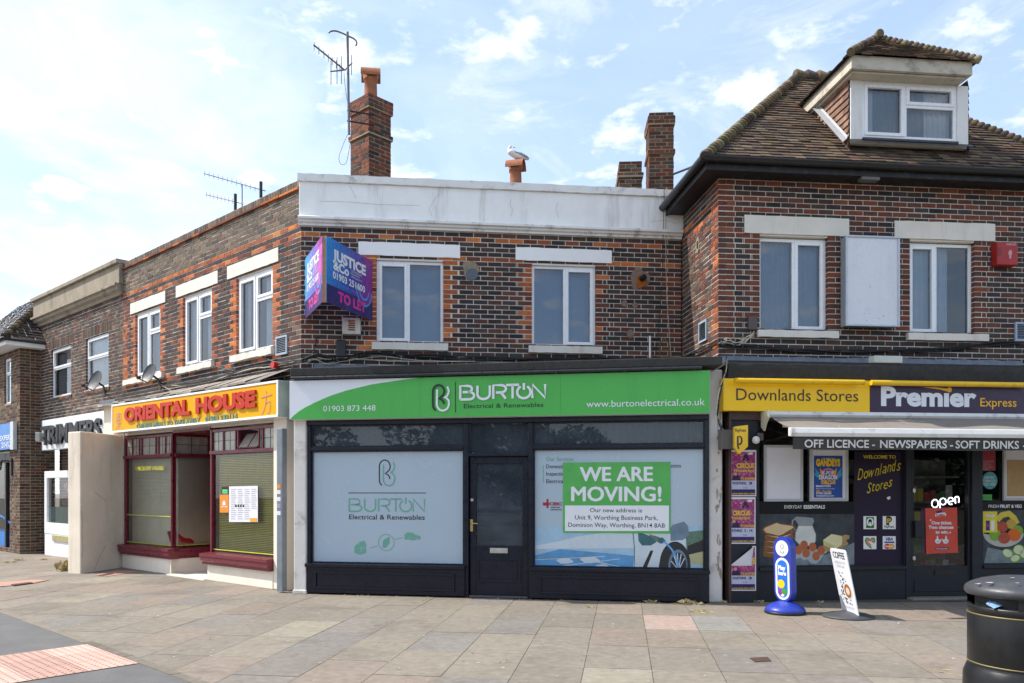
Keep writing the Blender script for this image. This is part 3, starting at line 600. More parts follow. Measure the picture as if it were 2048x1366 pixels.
# ================================================================== takeaway building
tk = thing('takeaway_building', 'brown brick building with orange window surrounds over the yellow takeaway sign', 'building', OS.w(OS.s(400), .6, 0))
sC = OU.s(603); wins = [(OU.s(271), OU.s(321)), (OU.s(366), OU.s(424)), (OU.s(473), OU.s(546))]
def ou_col(j, s, z, q):
    if z > 5.63: return pick(TAUPE) if R.random() < .8 else pick(BROWN)
    if j == 74: return pick(ORANGE)
    if j == 73: return pick(DARK, MAROON)
    if j == 72: return pick(ORANGE, RED)
    if z < 3.62: return pick(DARK)
    for a in wins:
        if q and 3.74 < z < 5.16 and min(abs(s - a[0]), abs(s - a[1])) < .25: return pick(ORANGE, ORANGE, ORANGE, RED)
    if s > sC - .42: return pick(MAROON, BROWN, DARK, RED) if z < 4.6 else pick(BROWN, MAROON, DARK, RED)
    if s < .26: return pick(ORANGE, RED, RED)
    if j in (48, 49) and R.random() < .45: return pick(ORANGE, RED)
    return pick(DARK, DARK, MAROON) if R.random() < .93 else pick(RED)
mb = MB(); brick_wall(mb, OU, 0, sC, 3.22, 6.13, [(a, b_, ZS1, ZL0) for a, b_ in wins], ou_col, q0=True, phase=.1)
mb.build('upper_wall', [BRICK, MORTAR], tk, recalc=False)
mb = MB(); mb.box(OU, -.02, sC, -.24, -.008, 5.2, 6.16, 1); brick_wall(mb, OU.off(.012), -.02, sC - .02, 6.165, 6.275, [], lambda j, s, z, q: pick(TAUPE), row=6.165 / 56, pitch=.0757, gap=.012, depth=.25)
mb.box(OU, -.02, sC - .02, -.24, .006, 6.16, 6.262, 1); mb.build('coping', [BRICK, MORTAR], tk, recalc=False)
mb = MB()
x = -.02
while x < sC - .02:
    n_ = min(x + .27, sC - .02); mb.box(OU, x + .003, n_ - .003, -.1, .045 + R.uniform(-.004, .004), 6.128, 6.158, 0, pick(ORANGE, RED)); x = n_
mb.build('tile_creasing', [BRICK], tk)
for a in ((262, 331.7), (353.4, 436.7), (456, 558)): rough_slab(OU, OU.s(a[0]), OU.s(a[1]), -.05, .018, ZL0 + .02, ZL1 + .015).build('lintel', STONE, tk)
for a in ((252, 330), (361, 430), (467, 550)): rough_slab(OU, OU.s(a[0]), OU.s(a[1]), -.1, .075, ZS0, ZS1, 16, .008).build('sill', STONE, tk)
NET = mat('grey_net_curtain', (.34, .36, .38), .9, var=.1)
NETW = mat('white_net_curtain', (.75, .77, .78), .9, var=.05)
for i, a in enumerate(wins):
    block(tk, 'window_head', STONE, (OU, a[0] + .002, a[1] - .002, -.115, -.002, ZL0 - .02, ZL0 + .018))
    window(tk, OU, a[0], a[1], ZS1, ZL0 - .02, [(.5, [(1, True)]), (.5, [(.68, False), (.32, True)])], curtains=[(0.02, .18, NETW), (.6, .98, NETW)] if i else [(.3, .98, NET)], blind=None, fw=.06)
VENT = mat('grey_vent_plastic', S('aebccb', .8), .5, var=.05)
def vent(parent, f, u0, u1, v0, v1):
    s0, s1, um = f.s(u0), f.s(u1), (u0 + u1) / 2; z0, z1 = f.z(um, v1), f.z(um, v0); b = MB(); k = .03
    b.box(f, s0, s0 + k, 0, .03, z0, z1); b.box(f, s1 - k, s1, 0, .03, z0, z1); b.box(f, s0 + k, s1 - k, 0, .03, z0, z0 + k); b.box(f, s0 + k, s1 - k, 0, .03, z1 - k, z1); n = 9
    for i in range(n):
        z = z0 + k + (z1 - z0 - 2 * k) * i / n; b.add([f.w(s0 + k, .026, z), f.w(s1 - k, .026, z), f.w(s1 - k, .008, z + .012), f.w(s0 + k, .008, z + .012)], [(0, 1, 2, 3)])
    b.box(f, s0 + k, s1 - k, .004, .008, z0 + k, z1 - k, 1)
    return b.build('air_vent', [VENT, BLACK], parent, recalc=False)
vent(tk, OU, 554, 576.5, 672, 710)
# slate apron over the shop
b = MB(); sA, sB = OU.s(236), OU.s(586); x = sA; SL = [(.33, .28, .23), (.27, .235, .2), (.38, .33, .27), (.22, .195, .17)]
while x < sB:
    n_ = min(x + R.uniform(.2, .28), sB); h = R.uniform(0, .015); c = pick(SL); dz = R.uniform(-.02, .015)
    p = [OU.w(x, .02, 3.40), OU.w(n_, .02, 3.40 + R.uniform(-.015, .01))]; u0 = OS.w(0, 0, 0)
    def edge(s): # point on the sign's top line straight out from the wall
        X, Y, _ = OU.w(s, 0, 0); t = ((OS.x - X) * OS.nx + (OS.y - Y) * OS.ny) / (OU.nx * OS.nx + OU.ny * OS.ny) + .26; return OU.w(s, t, 3.17 + dz)
    q = [edge(n_ - .004), edge(x + .004)]
    b.add(p + q + [(a[0], a[1], a[2] - .035) for a in q], [(0, 1, 2, 3), (3, 2, 4, 5)], 0, c); x = n_
b.build('slate_apron', [mat('old_slate', rough=.9, var=.2, scale=14, bump=.6, bscale=60, attr=True)], tk, recalc=False)
# shop front
MARO = mat('maroon_gloss_paint', S('6e2030', 1), .32, var=.1, scale=4, bump=.1, bscale=30, dirt=.2, dirtcol=(.12, .05, .05), dscale=5)
os_ = OS.s; Z0, Z1, ZT, ZTOP = .464, 2.10, 2.16, 2.52
CREAMP = mat('warm_cream_paint', S('eee3d2', .95), .8, var=.07, scale=2, bump=.3, bscale=50, dirt=.25, dirtcol=S('a08f74', .8), dscale=2.0, streak=True)
r0, r1, l0, l1 = os_(420), os_(551), os_(248), os_(345)
mb = MB(); mb.box(OS, r1, os_(577), -.25, .04, 0, 2.6); mb.build('rendered_pier', CREAMP, tk, bevel=.015)
mb = MB(); mb.box(OS, l0 - .25, os_(577), -.3, -.02, 2.55, 3.1); mb.build('shop_beam', CREAMP, tk)
mb = MB(); mb.box(OS, l0, l1, -.12, .03, 0, .29); mb.build('plinth', CREAMP, tk, bevel=.01)
LB = OS.back(l1, .0); mb = MB(); mb.box(LB, -.03, 1.45, -.12, .0, 0, .29); mb.build('plinth', CREAMP, tk)
mb = MB(); mb.box(OS, r0, r1, -.12, .05, 0, .29); mb.box(OS, r0, r0 + .1, -1.4, -.12, 0, .29); mb.build('plinth', CREAMP, tk, bevel=.01)
def sill_(f, s0, s1, o1):
    b = MB(); b.section(f, [(-.1, .275), (o1 - .05, .275), (o1 - .05, .31), (o1 - .015, .335), (o1 - .015, .40), (o1, .41), (o1, .455), (-.1, .475)], s0, s1); return b
sill_(OS, l0 - .02, l1 + .06, .12).build('window_sill', MARO, tk); sill_(LB, 0.0, 1.45, .06).build('window_sill', MARO, tk); sill_(OS, r0 - .06, r1, .16).build('window_sill', MARO, tk)
LEADED = mat('pale_leaded_glass', S('c8c4b8', .6), .15, var=.25, scale=9, bump=.2, bscale=25, spec=.8)
def bay(f, s0, s1, bars, hop=None, posts=(1, 1)):
    b = MB(); k = .05; d0_, d1_ = -.07, .0
    if posts[0]: b.box(f, s0, s0 + k, d0_, d1_, .475, ZTOP)
    if posts[1]: b.box(f, s1 - k, s1, d0_, d1_, .475, ZTOP)
    a, c = s0 + k * posts[0], s1 - k * posts[1]
    b.box(f, a, c, d0_, d1_ - .01, ZTOP - .05, ZTOP); b.box(f, a - .02, c + .02, d0_, .035, Z1, ZT)
    for t in bars: x = a + (c - a) * t; b.box(f, x - .016, x + .016, d0_ + .01, d1_ - .012, ZT, ZTOP - .05)
    w_ = b.build('bay_window', MARO, tk, bevel=.006)
    g = MB(); g.rect(f, a, c, .47, Z1, -.04); g.build('pane', SHOPGLASS, w_)
    ed = [0] + list(bars) + [1]
    for i, (t0, t1) in enumerate(zip(ed, ed[1:])):
        x0, x1 = a + (c - a) * t0 + .016, a + (c - a) * t1 - .016
        if i == hop:
            h = MB(); hf = [f.w(x0, -.0, ZT + .02), f.w(x1, -.0, ZT + .02), f.w(x1, -.16, ZTOP - .1), f.w(x0, -.16, ZTOP - .1)]; h.poly(hf, 0)
            for p_, q_ in zip(hf, hf[1:] + hf[:1]): h.tube([p_, q_], .014, 1, 4)
            mid_a, mid_b = [tuple((m_ + n_) / 2 for m_, n_ in zip(hf[i0], hf[i1])) for i0, i1 in ((0, 1), (3, 2))]; h.tube([mid_a, mid_b], .012, 1, 4)
            h.build('hopper_light', [LEADED, MARO], w_, recalc=False); continue
        t_ = MB(); t_.box(f, x0, x1, -.045, -.035, ZT, ZTOP - .05, 0)
        for m_ in (1, ): t_.box(f, (x0 + x1) / 2 - .004, (x0 + x1) / 2 + .004, -.035, -.031, ZT, ZTOP - .05, 1)
        t_.box(f, x0, x1, -.035, -.0305, (ZT + ZTOP) / 2 - .02, (ZT + ZTOP) / 2 - .012, 1); t_.build('leaded_light', [LEADED, BLACK], w_)
    return w_, a, c
SLAT_A, SLAT_B = mat('dusty_blind_slat', S('e4dcc6', 1), .6, var=.08), mat('yellow_blind_slat', S('e6d878', 1), .55, var=.1)
def slats(w_, f, s0, s1, m, o=-.13, tilt=.012, gap=.026, wd=.022):
    b = MB(); z = .50; v = []
    while z < Z1 - .03:
        dz = R.uniform(-.0015, .0015); b.add([f.w(s0, o, z + dz), f.w(s1, o, z - dz), f.w(s1, o - wd, z + tilt), f.w(s0, o - wd, z + tilt)], [(0, 1, 2, 3)]); z += gap
    for t in (.12, .37, .63, .88): x = s0 + (s1 - s0) * t; b.box(f, x - .002, x + .002, o + .002, o + .004, .49, Z1)
    b.build('venetian_blind', m, w_, recalc=False)
YEL = mat('yellow_tape', S('e8e23c', .85), .5)
wA, a0, a1 = bay(OS, l0, l1, (.14, .30, .36, .66, .72, .86)); slats(wA, OS, a0, a1, SLAT_A, tilt=.024, wd=.009)
for zz in (.50, 1.02): t_ = MB(); t_.rect(OS, a0, a1, zz, zz + .012, -.036); t_.build('yellow_line', YEL, wA, recalc=False)
t_ = MB(); t_.tx(OS, 'HOME DELIVERY AVAILABLE', 270, 327, 940.5, 932.5, -.035, bold=.01); t_.build('window_lettering', YEL, wA, recalc=False)
wB, b0_, b1_ = bay(LB, 0.0, 1.4, (.5,), posts=(1, 1)); slats(wB, LB, b0_, b1_, SLAT_A, tilt=.024, wd=.009)
t_ = MB(); t_.rect(LB, b0_, b1_, .50, .512, -.036); t_.build('yellow_line', YEL, wB, recalc=False)
wC, c0_, c1_ = bay(OS, r0, r1, (.18, .38, .42, .74, .80), hop=3, posts=(1, 0)); slats(wC, OS, c0_, c1_, SLAT_B, tilt=.0185, gap=.028, wd=.014)
t_ = MB(); t_.rect(OS, c0_, c1_, .51, .524, -.036); t_.build('yellow_line', YEL, wC, recalc=False)
RB = OS.side(r0, -1.4); mb = MB(); mb.box(RB, 0, 1.32, -.05, 0, .29, 2.52); mb.build('recess_cheek', MARO, tk)
mb = MB(); mb.box(OS, l1, r0, -1.5, -1.45, .03, 2.1); dr = mb.build('door', MARO, tk)
g = MB(); g.box(OS, l1 + .12, r0 - .12, -1.45, -1.44, .7, 1.95); g.build('pane', LEADED, dr)
mb = MB(); mb.box(OS, l1, r0, -1.5, -.0, 2.52, 2.56); mb.build('recess_ceiling', MARO, tk)
mb = MB(); mb.box(OS, l1 + .01, r0 - .01, -1.45, .12, -.05, .018); mb.build('door_step', CREAMP, tk)
IW = mat('takeaway_inner_wall', S('cfc8ba', .9), .9, var=.06)
mb = MB(); mb.box(OS, l0 - .2, os_(577), -3.2, -3.15, 0, 2.6); mb.build('inner_back_wall', IW, tk)
mb = MB(); mb.box(OS, l0 - .25, l0 - .01, -3.15, .0, 0, 2.9); mb.build('inner_side_wall', IW, tk)
mb = MB(); mb.box(OS, os_(577) - .05, os_(577), -3.15, -.26, 0, 2.9); mb.build('inner_side_wall', IW, tk)
mb = MB(); mb.box(OS, l0 - .2, os_(577) - .05, -3.15, -1.51, 2.56, 2.6); mb.build('ceiling', IW, tk)
# rendered pier wall between the two shops, and the stub above it
mb = MB(); A, B_, C_ = (-7.79, 14.38), (-7.54, 15.6), (-8.12, 14.56)
mb.add([(x, y, z) for z in (-.12, 2.565) for x, y in (A, B_, (B_[0] - .34, B_[1] + .1), C_)], [(3, 2, 1, 0), (4, 5, 6, 7), (0, 1, 5, 4), (1, 2, 6, 5), (2, 3, 7, 6), (3, 0, 4, 7)])
o_ = mb.build('rendered_wall', CREAM, bevel=.02); tag(o_, 'bare cream rendered wing wall with cracks standing between the hairdresser and the takeaway', 'wall')
ck = MB(); PF = Frame(A[0], A[1], B_[0] - A[0], B_[1] - A[1])
for pts in ([(162, 1022), (165, 1045), (163, 1070), (166, 1090), (164, 1115)], [(212, 1090), (203, 1105), (196, 1120), (190, 1137), (186, 1145)], [(190, 985), (200, 993), (212, 1002)]):
    ck.ribbon(PF, [(PF.s(u), PF.z(u, v)) for u, v in pts], .009, .004)
ck.build('crack', mat('dark_crack'), o_, recalc=False)
mb = MB(); mb.box(OS, l0 - .62, l0 - .18, -.5, .12, 2.565, 3.18); mb.build('party_pier', CREAM, tk, bevel=.02)
mb = MB(); mb.box(OS, l0 - .66, l0 - .02, -.55, .17, 3.18, 3.25); mb.build('pier_cap', LEAD, tk, bevel=.01)
# ================================================================== hairdresser
hd = thing('hairdresser_building', 'brown brick building with stained concrete parapet over the hairdresser left of the takeaway', 'building', TU.w(TU.s(150), .4, -.08))
tE = TU.s(247); v1 = (TU.s(103), TU.s(142.5), TU.z(142, 797), TU.z(142, 688)); v2 = (TU.s(172), TU.s(217.5), TU.z(217, 772), TU.z(217, 663))
v1 = (v1[0], v1[1], v2[2], v2[3])
def tu_col(j, s, z, q): return pick(BROWN, BROWN, MAROON, [(.07, .055, .048)])
mb = MB(); hz = v1[3]
brick_wall(mb, TU, 0, tE, 3.1, 5.64, [v1, v2], tu_col, pitch=.17, phase=.03)
for a in (v1, v2): brick_wall(mb, TU.off(.004), a[0] - .16, a[1] + .16, hz, hz + .225, [], tu_col, row=hz / 20.0 if False else .225, pitch=.075, depth=.08, phase=a[0])
mb.build('upper_wall', [BRICK, MORTAR], hd, recalc=False)
CONC = mat('stained_concrete', S('a99c88', .8), .9, var=.15, scale=3, bump=.6, bscale=40, dirt=.8, dirtcol=S('574d42', .8), dscale=3.5, streak=True)
block(hd, 'parapet', CONC, (TU, -.12, tE + .02, -.25, .10, 5.84, 6.26), bevel=.01); block(hd, 'parapet_coping', CONC, (TU, -.16, tE + .03, -.3, .16, 6.26, 6.35), bevel=.01)
b = MB(); b.section(TU, [(-.1, 5.62), (.04, 5.62), (.06, 5.68), (.12, 5.72), (.13, 5.78), (.18, 5.80), (.18, 5.85), (-.1, 5.85)], -.12, tE); b.build('cornice', CONC, hd)
for a in (v1, v2):
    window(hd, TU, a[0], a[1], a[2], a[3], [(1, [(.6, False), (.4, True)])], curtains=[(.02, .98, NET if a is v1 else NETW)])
    mb = MB(); brick_wall(mb, TU.off(.02), a[0] - .06, a[1] + .06, a[2] - .075, a[2], [], lambda *k: pick(RED, BROWN), depth=.1); mb.build('sill', [BRICK, MORTAR], hd, recalc=False)
TF = TU.off(.12); WB = mat('white_boarding', S('eef0f2', .9), .5, var=.04, scale=3)
f0, f1 = TF.s(83.5), tE + .25
x = f0; mb = MB()
while x < f1: mb.box(TF, x + .002, x + .058, -.08, .0, 2.48, 3.2); x += .06
mb.box(TF, f0, f1, -.12, -.006, 2.47, 3.21); fb = mb.build('fascia_sign', WB); tag(fb, 'white ribbed fascia board with dark raised letters of the hairdresser', 'sign')
mb = MB(); mb.tx(TF, 'TRIMMERS', 85.5, 205, 888, 853, .004, bold=.03, shear=0, depth=.045, ref=100); mb.build('lettering', mat('dark_grey_letter', S('2c2d30', .8), .5), fb)
w0, w1_ = TF.s(88.5), tE + .2
mb = MB(); k = .17
for a, c, d, e in ((w0, w0 + k, .42, 1.95), (w1_ - k, w1_, .42, 1.95), (w0 + k, w1_ - k, .42, .42 + k + .1), (w0 + k, w1_ - k, 1.95 - k, 1.95)): mb.box(TF, a, c, -.12, 0, d, e)
sw = mb.build('shop_window', PVC, hd, bevel=.01); g = MB(); g.rect(TF, w0 + k, w1_ - k, .69, 1.78, -.05); g.build('pane', SHOPGLASS, sw)
g = MB(); g.box(TF, w0 + k, w1_ - k, -.08, -.07, .69, 1.08); g.build('frosted_strip', mat('frosted_green', S('9fb3ab', .8), .4), sw)
x = w0; mb = MB()
while x < w1_: mb.box(TF, x + .003, x + .077, -.08, -.01, -.12, .42); x += .08
mb.box(TF, w0, w1_, -.1, -.016, -.12, .42); mb.build('stall_riser', WB, hd)
mb = MB(); mb.box(TF, TF.s(106), TF.s(148), -.01, .02, .26, .40); mb.build('name_plate', mat('aged_brass', S('c0b483', .8), .5, .3, var=.2), hd, bevel=.004)
mb = MB(); brick_wall(mb, TU.off(-.5), -.05, tE, -.12, 3.1, [], tu_col); mb.build('recess_wall', [BRICK, MORTAR2], hd, recalc=False)
mb = MB(); mb.box(TU, TU.s(125), TU.s(136), -.3, -.2, 1.95, 2.47); mb.build('door_post', PVC, hd)
fl = MB()                                                             # hanging paper flowers in the window
for du, dv in ((0, 0), (3, 5), (-2, 7), (2, 12), (-4, 3)): fl.disc(TF, TF.s(128 + du), TF.z(128, 968 + dv), .05, -.055, 0, 10)
for q in range(4): fl.disc(TF, TF.s(102 + q), TF.z(102, 970 + q * 14), .03, -.055, q % 2, 8)
fl.build('window_flower', [mat('pink_paper', S('e7b9cc', .85), .7), mat('pale_blue_paper', S('c5dbe8', .85), .7)], sw, recalc=False)
# ================================================================== house at the far left
fh = thing('gabled_shop_house', 'brown brick house with hipped tile roof at the far left behind the blue shop sign', 'building', (-13, 20.5, -.1))
HS = uY((40, 19.85), (83.5, 20.2)); hl = HS.s(83.5); hcx, hcy, _ = HS.w(0, 0, 0)
HFd = (TU.dx, TU.dy); HF = Frame(hcx - HFd[0] * 4, hcy - HFd[1] * 4, *HFd); hw = (HF.s(9), HF.s(22.5), HF.z(20, 806), HF.z(20, 714))
mb = MB(); brick_wall(mb, HS, 0, hl + .3, -.15, 5.02, [], tu_col, q0=True); mb.build('side_wall', [BRICK, MORTAR2], fh, recalc=False)
mb = MB(); sh = (HF.s(-60), HF.s(20), 0.0, 2.45); brick_wall(mb, HF, 0, 4, -.15, 5.02, [hw, (-.5, sh[1], .0, 2.45)], lambda *k: pick(BROWN, TAUPE, MAROON), q1=True); mb.build('front_wall', [BRICK, MORTAR2], fh, recalc=False)
window(fh, HF, hw[0], hw[1], hw[2], hw[3], [(1, [(.66, False), (.34, True)])], blind=BLIND)
mb = MB(); EO = .38; ez = 5.03
mb.box(HF, -1, 4 + .30, -.2, EO, ez, ez + .02); mb.box(HF, -1, 4 + .30, EO, EO + .02, ez - .0, ez + .17); mb.box(HF, 4.3, 4.32, -1.2, EO + .02, ez, ez + .17); mb.box(HF, 3.9, 4.3, -1.2, -.2, ez, ez + .02)
mb.build('eaves_board', WHITE, fh)
mb = MB(); n3 = Vector((HF.nx, HF.ny, 0)); d3 = Vector((HF.dx, HF.dy, 0)); zv = Vector((0, 0, 1)); q = .7071
P0 = Vector(HF.w(0, EO + .05, ez + .17)); tiles(mb, P0, d3, (-n3 + zv) * q, (n3 + zv) * q, lambda t: -1.0, lambda t: 4.33 - t * q, 2.6, gauge=.11, wid=.17)
P1 = Vector(HF.w(4.33, 0, ez + .17)); tiles(mb, P1, -n3, (-d3 + zv) * q, (d3 + zv) * q, lambda t: -EO - .05 + t * q, lambda t: 3.6, 2.6, gauge=.11, wid=.17, pal=[(.07, .052, .044), (.09, .065, .05), (.055, .043, .04), (.11, .08, .055)])
bonnets(mb, HF.w(4.33, EO + .05, ez + .17), HF.w(4.33 - 1.8, EO + .05 - 1.8, ez + .17 + 1.8), .09)
mb.build('roof', TILE, fh, recalc=False)
mb = MB(); mb.tube([HF.w(-1, EO + .07, ez + .14), HF.w(4.36, EO + .07, ez + .14), HF.w(4.36, -.9, ez + .14)], .045, 0, 8); mb.build('gutter', BLACK, fh)
BLU = mat('bright_blue_sign', S('2e7fd0', .9), .35, var=.04)
mb = MB(); mb.box(HF, HF.s(-80), HF.s(30), .02, .10, 2.52, 3.18, 0); mb.box(HF, HF.s(30), HF.s(36), .02, .11, 2.50, 3.2, 1); bs = mb.build('fascia_sign', [BLU, mat('silver_trim', (.6, .62, .64), .4, .5)]); tag(bs, 'bright blue shop fascia sign with white lettering at the far left edge', 'sign')
mb = MB(); mb.tx(HF, 'HEARING AID EXPERT', -45, 24.5, 880, 870.5, .105, bold=.01, ref=12); mb.tx(HF, '01903 204521', -18, 24.5, 895, 884, .105, bold=.0, ref=12); mb.build('lettering', WHITE, bs, recalc=False)
mb = MB(); mb.box(HF, sh[0], sh[1], -.12, -.1, .0, .45, 0); mb.box(HF, HF.s(7.5), HF.s(10), -.12, -.02, 0, 2.45, 1); mb.box(HF, sh[0], sh[1], -.12, -.02, 2.2, 2.45, 1); sw = mb.build('shop_window', [BLU, BLACK], fh)
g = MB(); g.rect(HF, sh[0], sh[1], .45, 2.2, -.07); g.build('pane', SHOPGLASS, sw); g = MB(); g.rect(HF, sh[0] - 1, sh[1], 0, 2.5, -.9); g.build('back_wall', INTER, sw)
g = MB(); g.ribbon(HF, [(HF.s(u), HF.z(u, v)) for u, v in ((-10, 1030), (0, 1033), (8, 1042), (14, 1045), (21, 1044))], .06, -.062); g.build('blue_swoosh', BLU, sw, recalc=False)
mb = MB()
for i in range(7): u = -6 + i * 4.6; mb.tube([HF.w(HF.s(u), .25, 2.22), HF.w(HF.s(u + 2.3), .25, 2.0), HF.w(HF.s(u + 4.6), .25, 2.22)], .018, 0, 5)
mb.tube([HF.w(HF.s(26), .02, 2.3), HF.w(HF.s(26), .02, 1.85)], .03, 0, 6); mb.tube([HF.w(HF.s(26), .02, 2.22), HF.w(HF.s(26), .26, 2.22)], .02, 0, 6); mb.build('awning_arm', BLACK, fh)
# ================================================================== convenience store building
cs = thing('corner_shop_building', 'red and black brick building with hipped tile roof and dormer above the convenience store', 'building', DU.w(2.4, .5, 0))
dw = [(DU.s(1519), DU.s(1656)), (DU.s(1819), DU.s(1949))]; DW = 5.6; RET = 1.70
def du_col(j, s, z, q):
    if z < 3.66: return pick(DARK)
    if j in (75, 73, 78) or (j == 68 and False): return pick(RED) if R.random() < .8 else pick(MAROON)
    for a in dw:
        if q and 3.74 < z < 5.2 and min(abs(s - a[0]), abs(s - a[1])) < .25: return pick(RED, RED, MAROON)
    if s < .24: return pick(RED, RED, MAROON)
    return pick(DARK, DARK, DARK, MAROON) if R.random() < .93 else pick(RED)
mb = MB(); brick_wall(mb, DU, 0, DW, 3.2, 6.0, [(a, b_, 3.79, 5.17) for a, b_ in dw], du_col, q0=True, phase=.02); mb.build('front_wall', [BRICK, MORTAR], cs, recalc=False)
DR = DU.side(0, -RET)
def dr_col(j, s, z, q):
    if s > RET - .26: return pick(ORANGE, RED, RED)
    if j in (75, 73): return pick(ORANGE, RED)
    return pick(DARK, BROWN, MAROON, BROWN) if R.random() < .92 else pick(RED)
mb = MB(); brick_wall(mb, DR, 0, RET, 3.2, 6.0, [], dr_col, q1=True, phase=.06); mb.build('return_wall', [BRICK, MORTAR], cs, recalc=False)
for a in ((1488, 1697), (1788, 1988.5)): rough_slab(DU, DU.s(a[0]), DU.s(a[1]), -.05, .022, 5.17, 5.425).build('lintel', STONE, cs)
for a in ((1513, 1673), (1811, 1971.5)): rough_slab(DU, DU.s(a[0]), DU.s(a[1]), -.1, .075, 3.69, 3.79).build('sill', STONE, cs)
CURT = mat('pale_blue_curtain', (.50, .62, .72), .9, var=.08)
for i, a in enumerate(dw):
    block(cs, 'window_head', STONE, (DU, a[0] + .002, a[1] - .002, -.14, -.002, 5.145, 5.168))
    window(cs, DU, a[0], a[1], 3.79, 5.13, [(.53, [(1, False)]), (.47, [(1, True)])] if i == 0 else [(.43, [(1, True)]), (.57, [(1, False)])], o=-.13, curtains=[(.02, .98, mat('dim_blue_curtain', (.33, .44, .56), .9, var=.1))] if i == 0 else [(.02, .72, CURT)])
vent(cs, DU, 2028, 2064, 645, 683); vent(cs, DR, 1400, 1416, 642, 684)
p_ = patch(cs, DR, 1396, 490, .07, .12); b = MB(); b.box(DR, DR.s(1395), DR.s(1397.5), .012, .016, DR.z(1396, 497), DR.z(1396, 483)); b.build('slot', BLACK, p_)
# ---- roof
ex, eo, ez = -.30, .34, 6.07; q = .7071; L1_, WR = 2.52, 5.75
n3 = Vector((DU.nx, DU.ny, 0)); d3 = Vector((DU.dx, DU.dy, 0)); zv = Vector((0, 0, 1)); TM = L1_ / q
mb = MB(); P0 = Vector(DU.w(0, eo, ez))
tiles(mb, P0, d3, (-n3 + zv) * q, (n3 + zv) * q, lambda t: ex + t * q, lambda t: WR - t * q, TM)
P1 = Vector(DU.w(ex, 0, ez)); tiles(mb, P1, -n3, (d3 + zv) * q, (-d3 + zv) * q, lambda t: -eo + t * q, lambda t: 7.0, TM)
pk = lambda s, o, z: DU.w(s, o, z)
mb.add([pk(ex, eo, ez - .01), pk(WR, eo, ez - .01), pk(WR - L1_, eo - L1_, ez + L1_ - .01), pk(ex + L1_, eo - L1_, ez + L1_ - .01)], [(0, 1, 2, 3)], 0, (.05, .04, .035))
mb.add([pk(ex, eo, ez - .01), pk(ex + L1_, eo - L1_, ez + L1_ - .01), pk(ex + L1_, -7, ez + L1_ - .01), pk(ex, -7, ez - .01)], [(0, 1, 2, 3)], 0, (.05, .04, .035))
mb.add([pk(WR, eo, ez - .01), pk(WR - L1_, eo - L1_, ez + L1_ - .01), pk(WR - L1_, -7, ez + L1_ - .01), pk(WR, -7, ez - .01)], [(0, 1, 2, 3)], 0, (.09, .066, .053))
roof = mb.build('roof', TILE, cs, recalc=False)
mb = MB(); lich = TCOL + [(.20, .17, .10), (.15, .12, .06), (.12, .11, .06)]
bonnets(mb, pk(ex - .02, eo + .02, ez), pk(ex + L1_, eo - L1_, ez + L1_), .082, .10, lich); bonnets(mb, pk(WR, eo, ez), pk(WR - L1_, eo - L1_, ez + L1_), .08, .10, TCOL)
bonnets(mb, pk(ex + L1_ - .05, eo - L1_, ez + L1_ + .02), pk(WR - L1_ + .05, eo - L1_, ez + L1_ + .02), .11, .2, lich)
for x in (ex + L1_, WR - L1_): bonnets(mb, pk(x, -7, ez + L1_), pk(x, eo - L1_, ez + L1_), .10, .3)
mb.build('hip_tiles', TILE, roof, recalc=False)
BW = mat('black_weathered_board', S('1c1b1c', .9), .55, var=.3, scale=6, dirt=.35, dirtcol=(.14, .13, .12), dscale=8, bump=.3)
mb = MB(); mb.box(DU, ex + .02, WR, 0, eo - .04, ez - .13, ez - .11); mb.box(DU, ex + .02, WR, eo - .04, eo - .01, ez - .15, ez - .0); mb.box(DU, ex, ex + .03, -RET - .1, eo - .01, ez - .15, ez); mb.box(DU, ex + .03, .0, -RET - .1, 0, ez - .13, ez - .11)
mb.build('eaves_board', BW, cs)
mb = MB()
def gut(a, b_):
    A, B_ = Vector(a), Vector(b_); d = (B_ - A).normalized(); pr = d.cross(zv)
    v = []
    for p in (A, B_):
        for k in range(9): t = math.pi + math.pi * k / 8; v.append(p + pr * .06 * math.cos(t) + zv * (.062 * math.sin(t)))
    mb.add(v, [(k, k + 1, 9 + k + 1, 9 + k) for k in range(8)], 0, None, True)
    v = [p + pr * s_ * .062 + zv * z_ for p in (A, B_) for s_, z_ in ((1, 0), (1, .012), (-1, .012), (-1, 0))]
    mb.add(v, [(0, 1, 5, 4), (2, 3, 7, 6)], 0)
gut(pk(ex - .06, eo + .05, ez - .005), pk(WR, eo + .05, ez - .02)); gut(pk(ex - .05, eo + .06, ez - .005), pk(ex - .05, -RET - .1, ez - .02))
mb.build('gutter', mat('black_gutter', (.014, .014, .015), .35, var=.2), cs, recalc=False)
# ---- dormer
DP = uY((1700, 11.44), (1935, 11.63)); ds = DP.s; db = 6.56; x0, x1 = ds(1700), ds(1935); zt = 7.40
dm = thing('x', '', '', (0, 0, 0)); D.objects.remove(dm)
POST = mat('weathered_white_board', S('eceae6', .9), .6, var=.06, scale=4, dirt=.3, dirtcol=S('a39c90', .8), dscale=6, streak=True)
mb = MB(); mb.box(DP, x0, x1, -.08, -.01, db - .06, db + .018); dmo = mb.build('dormer', POST, cs)
for a, c in ((x0, ds(1723)), (ds(1913), x1)): mb = MB(); mb.box(DP, a, c, -.08, .02, db - .02, zt); mb.build('corner_post', POST, dmo, bevel=.006)
mb = MB(); e0, e1 = ds(1706, .3), ds(1949, .3)
mb.box(DP, e0, e1, .20, .26, zt + .03, zt + .22); mb.box(DP, e0, e0 + .05, -1.3, .20, zt + .03, zt + .22); mb.box(DP, e1 - .05, e1, -1.3, .20, zt + .03, zt + .22)
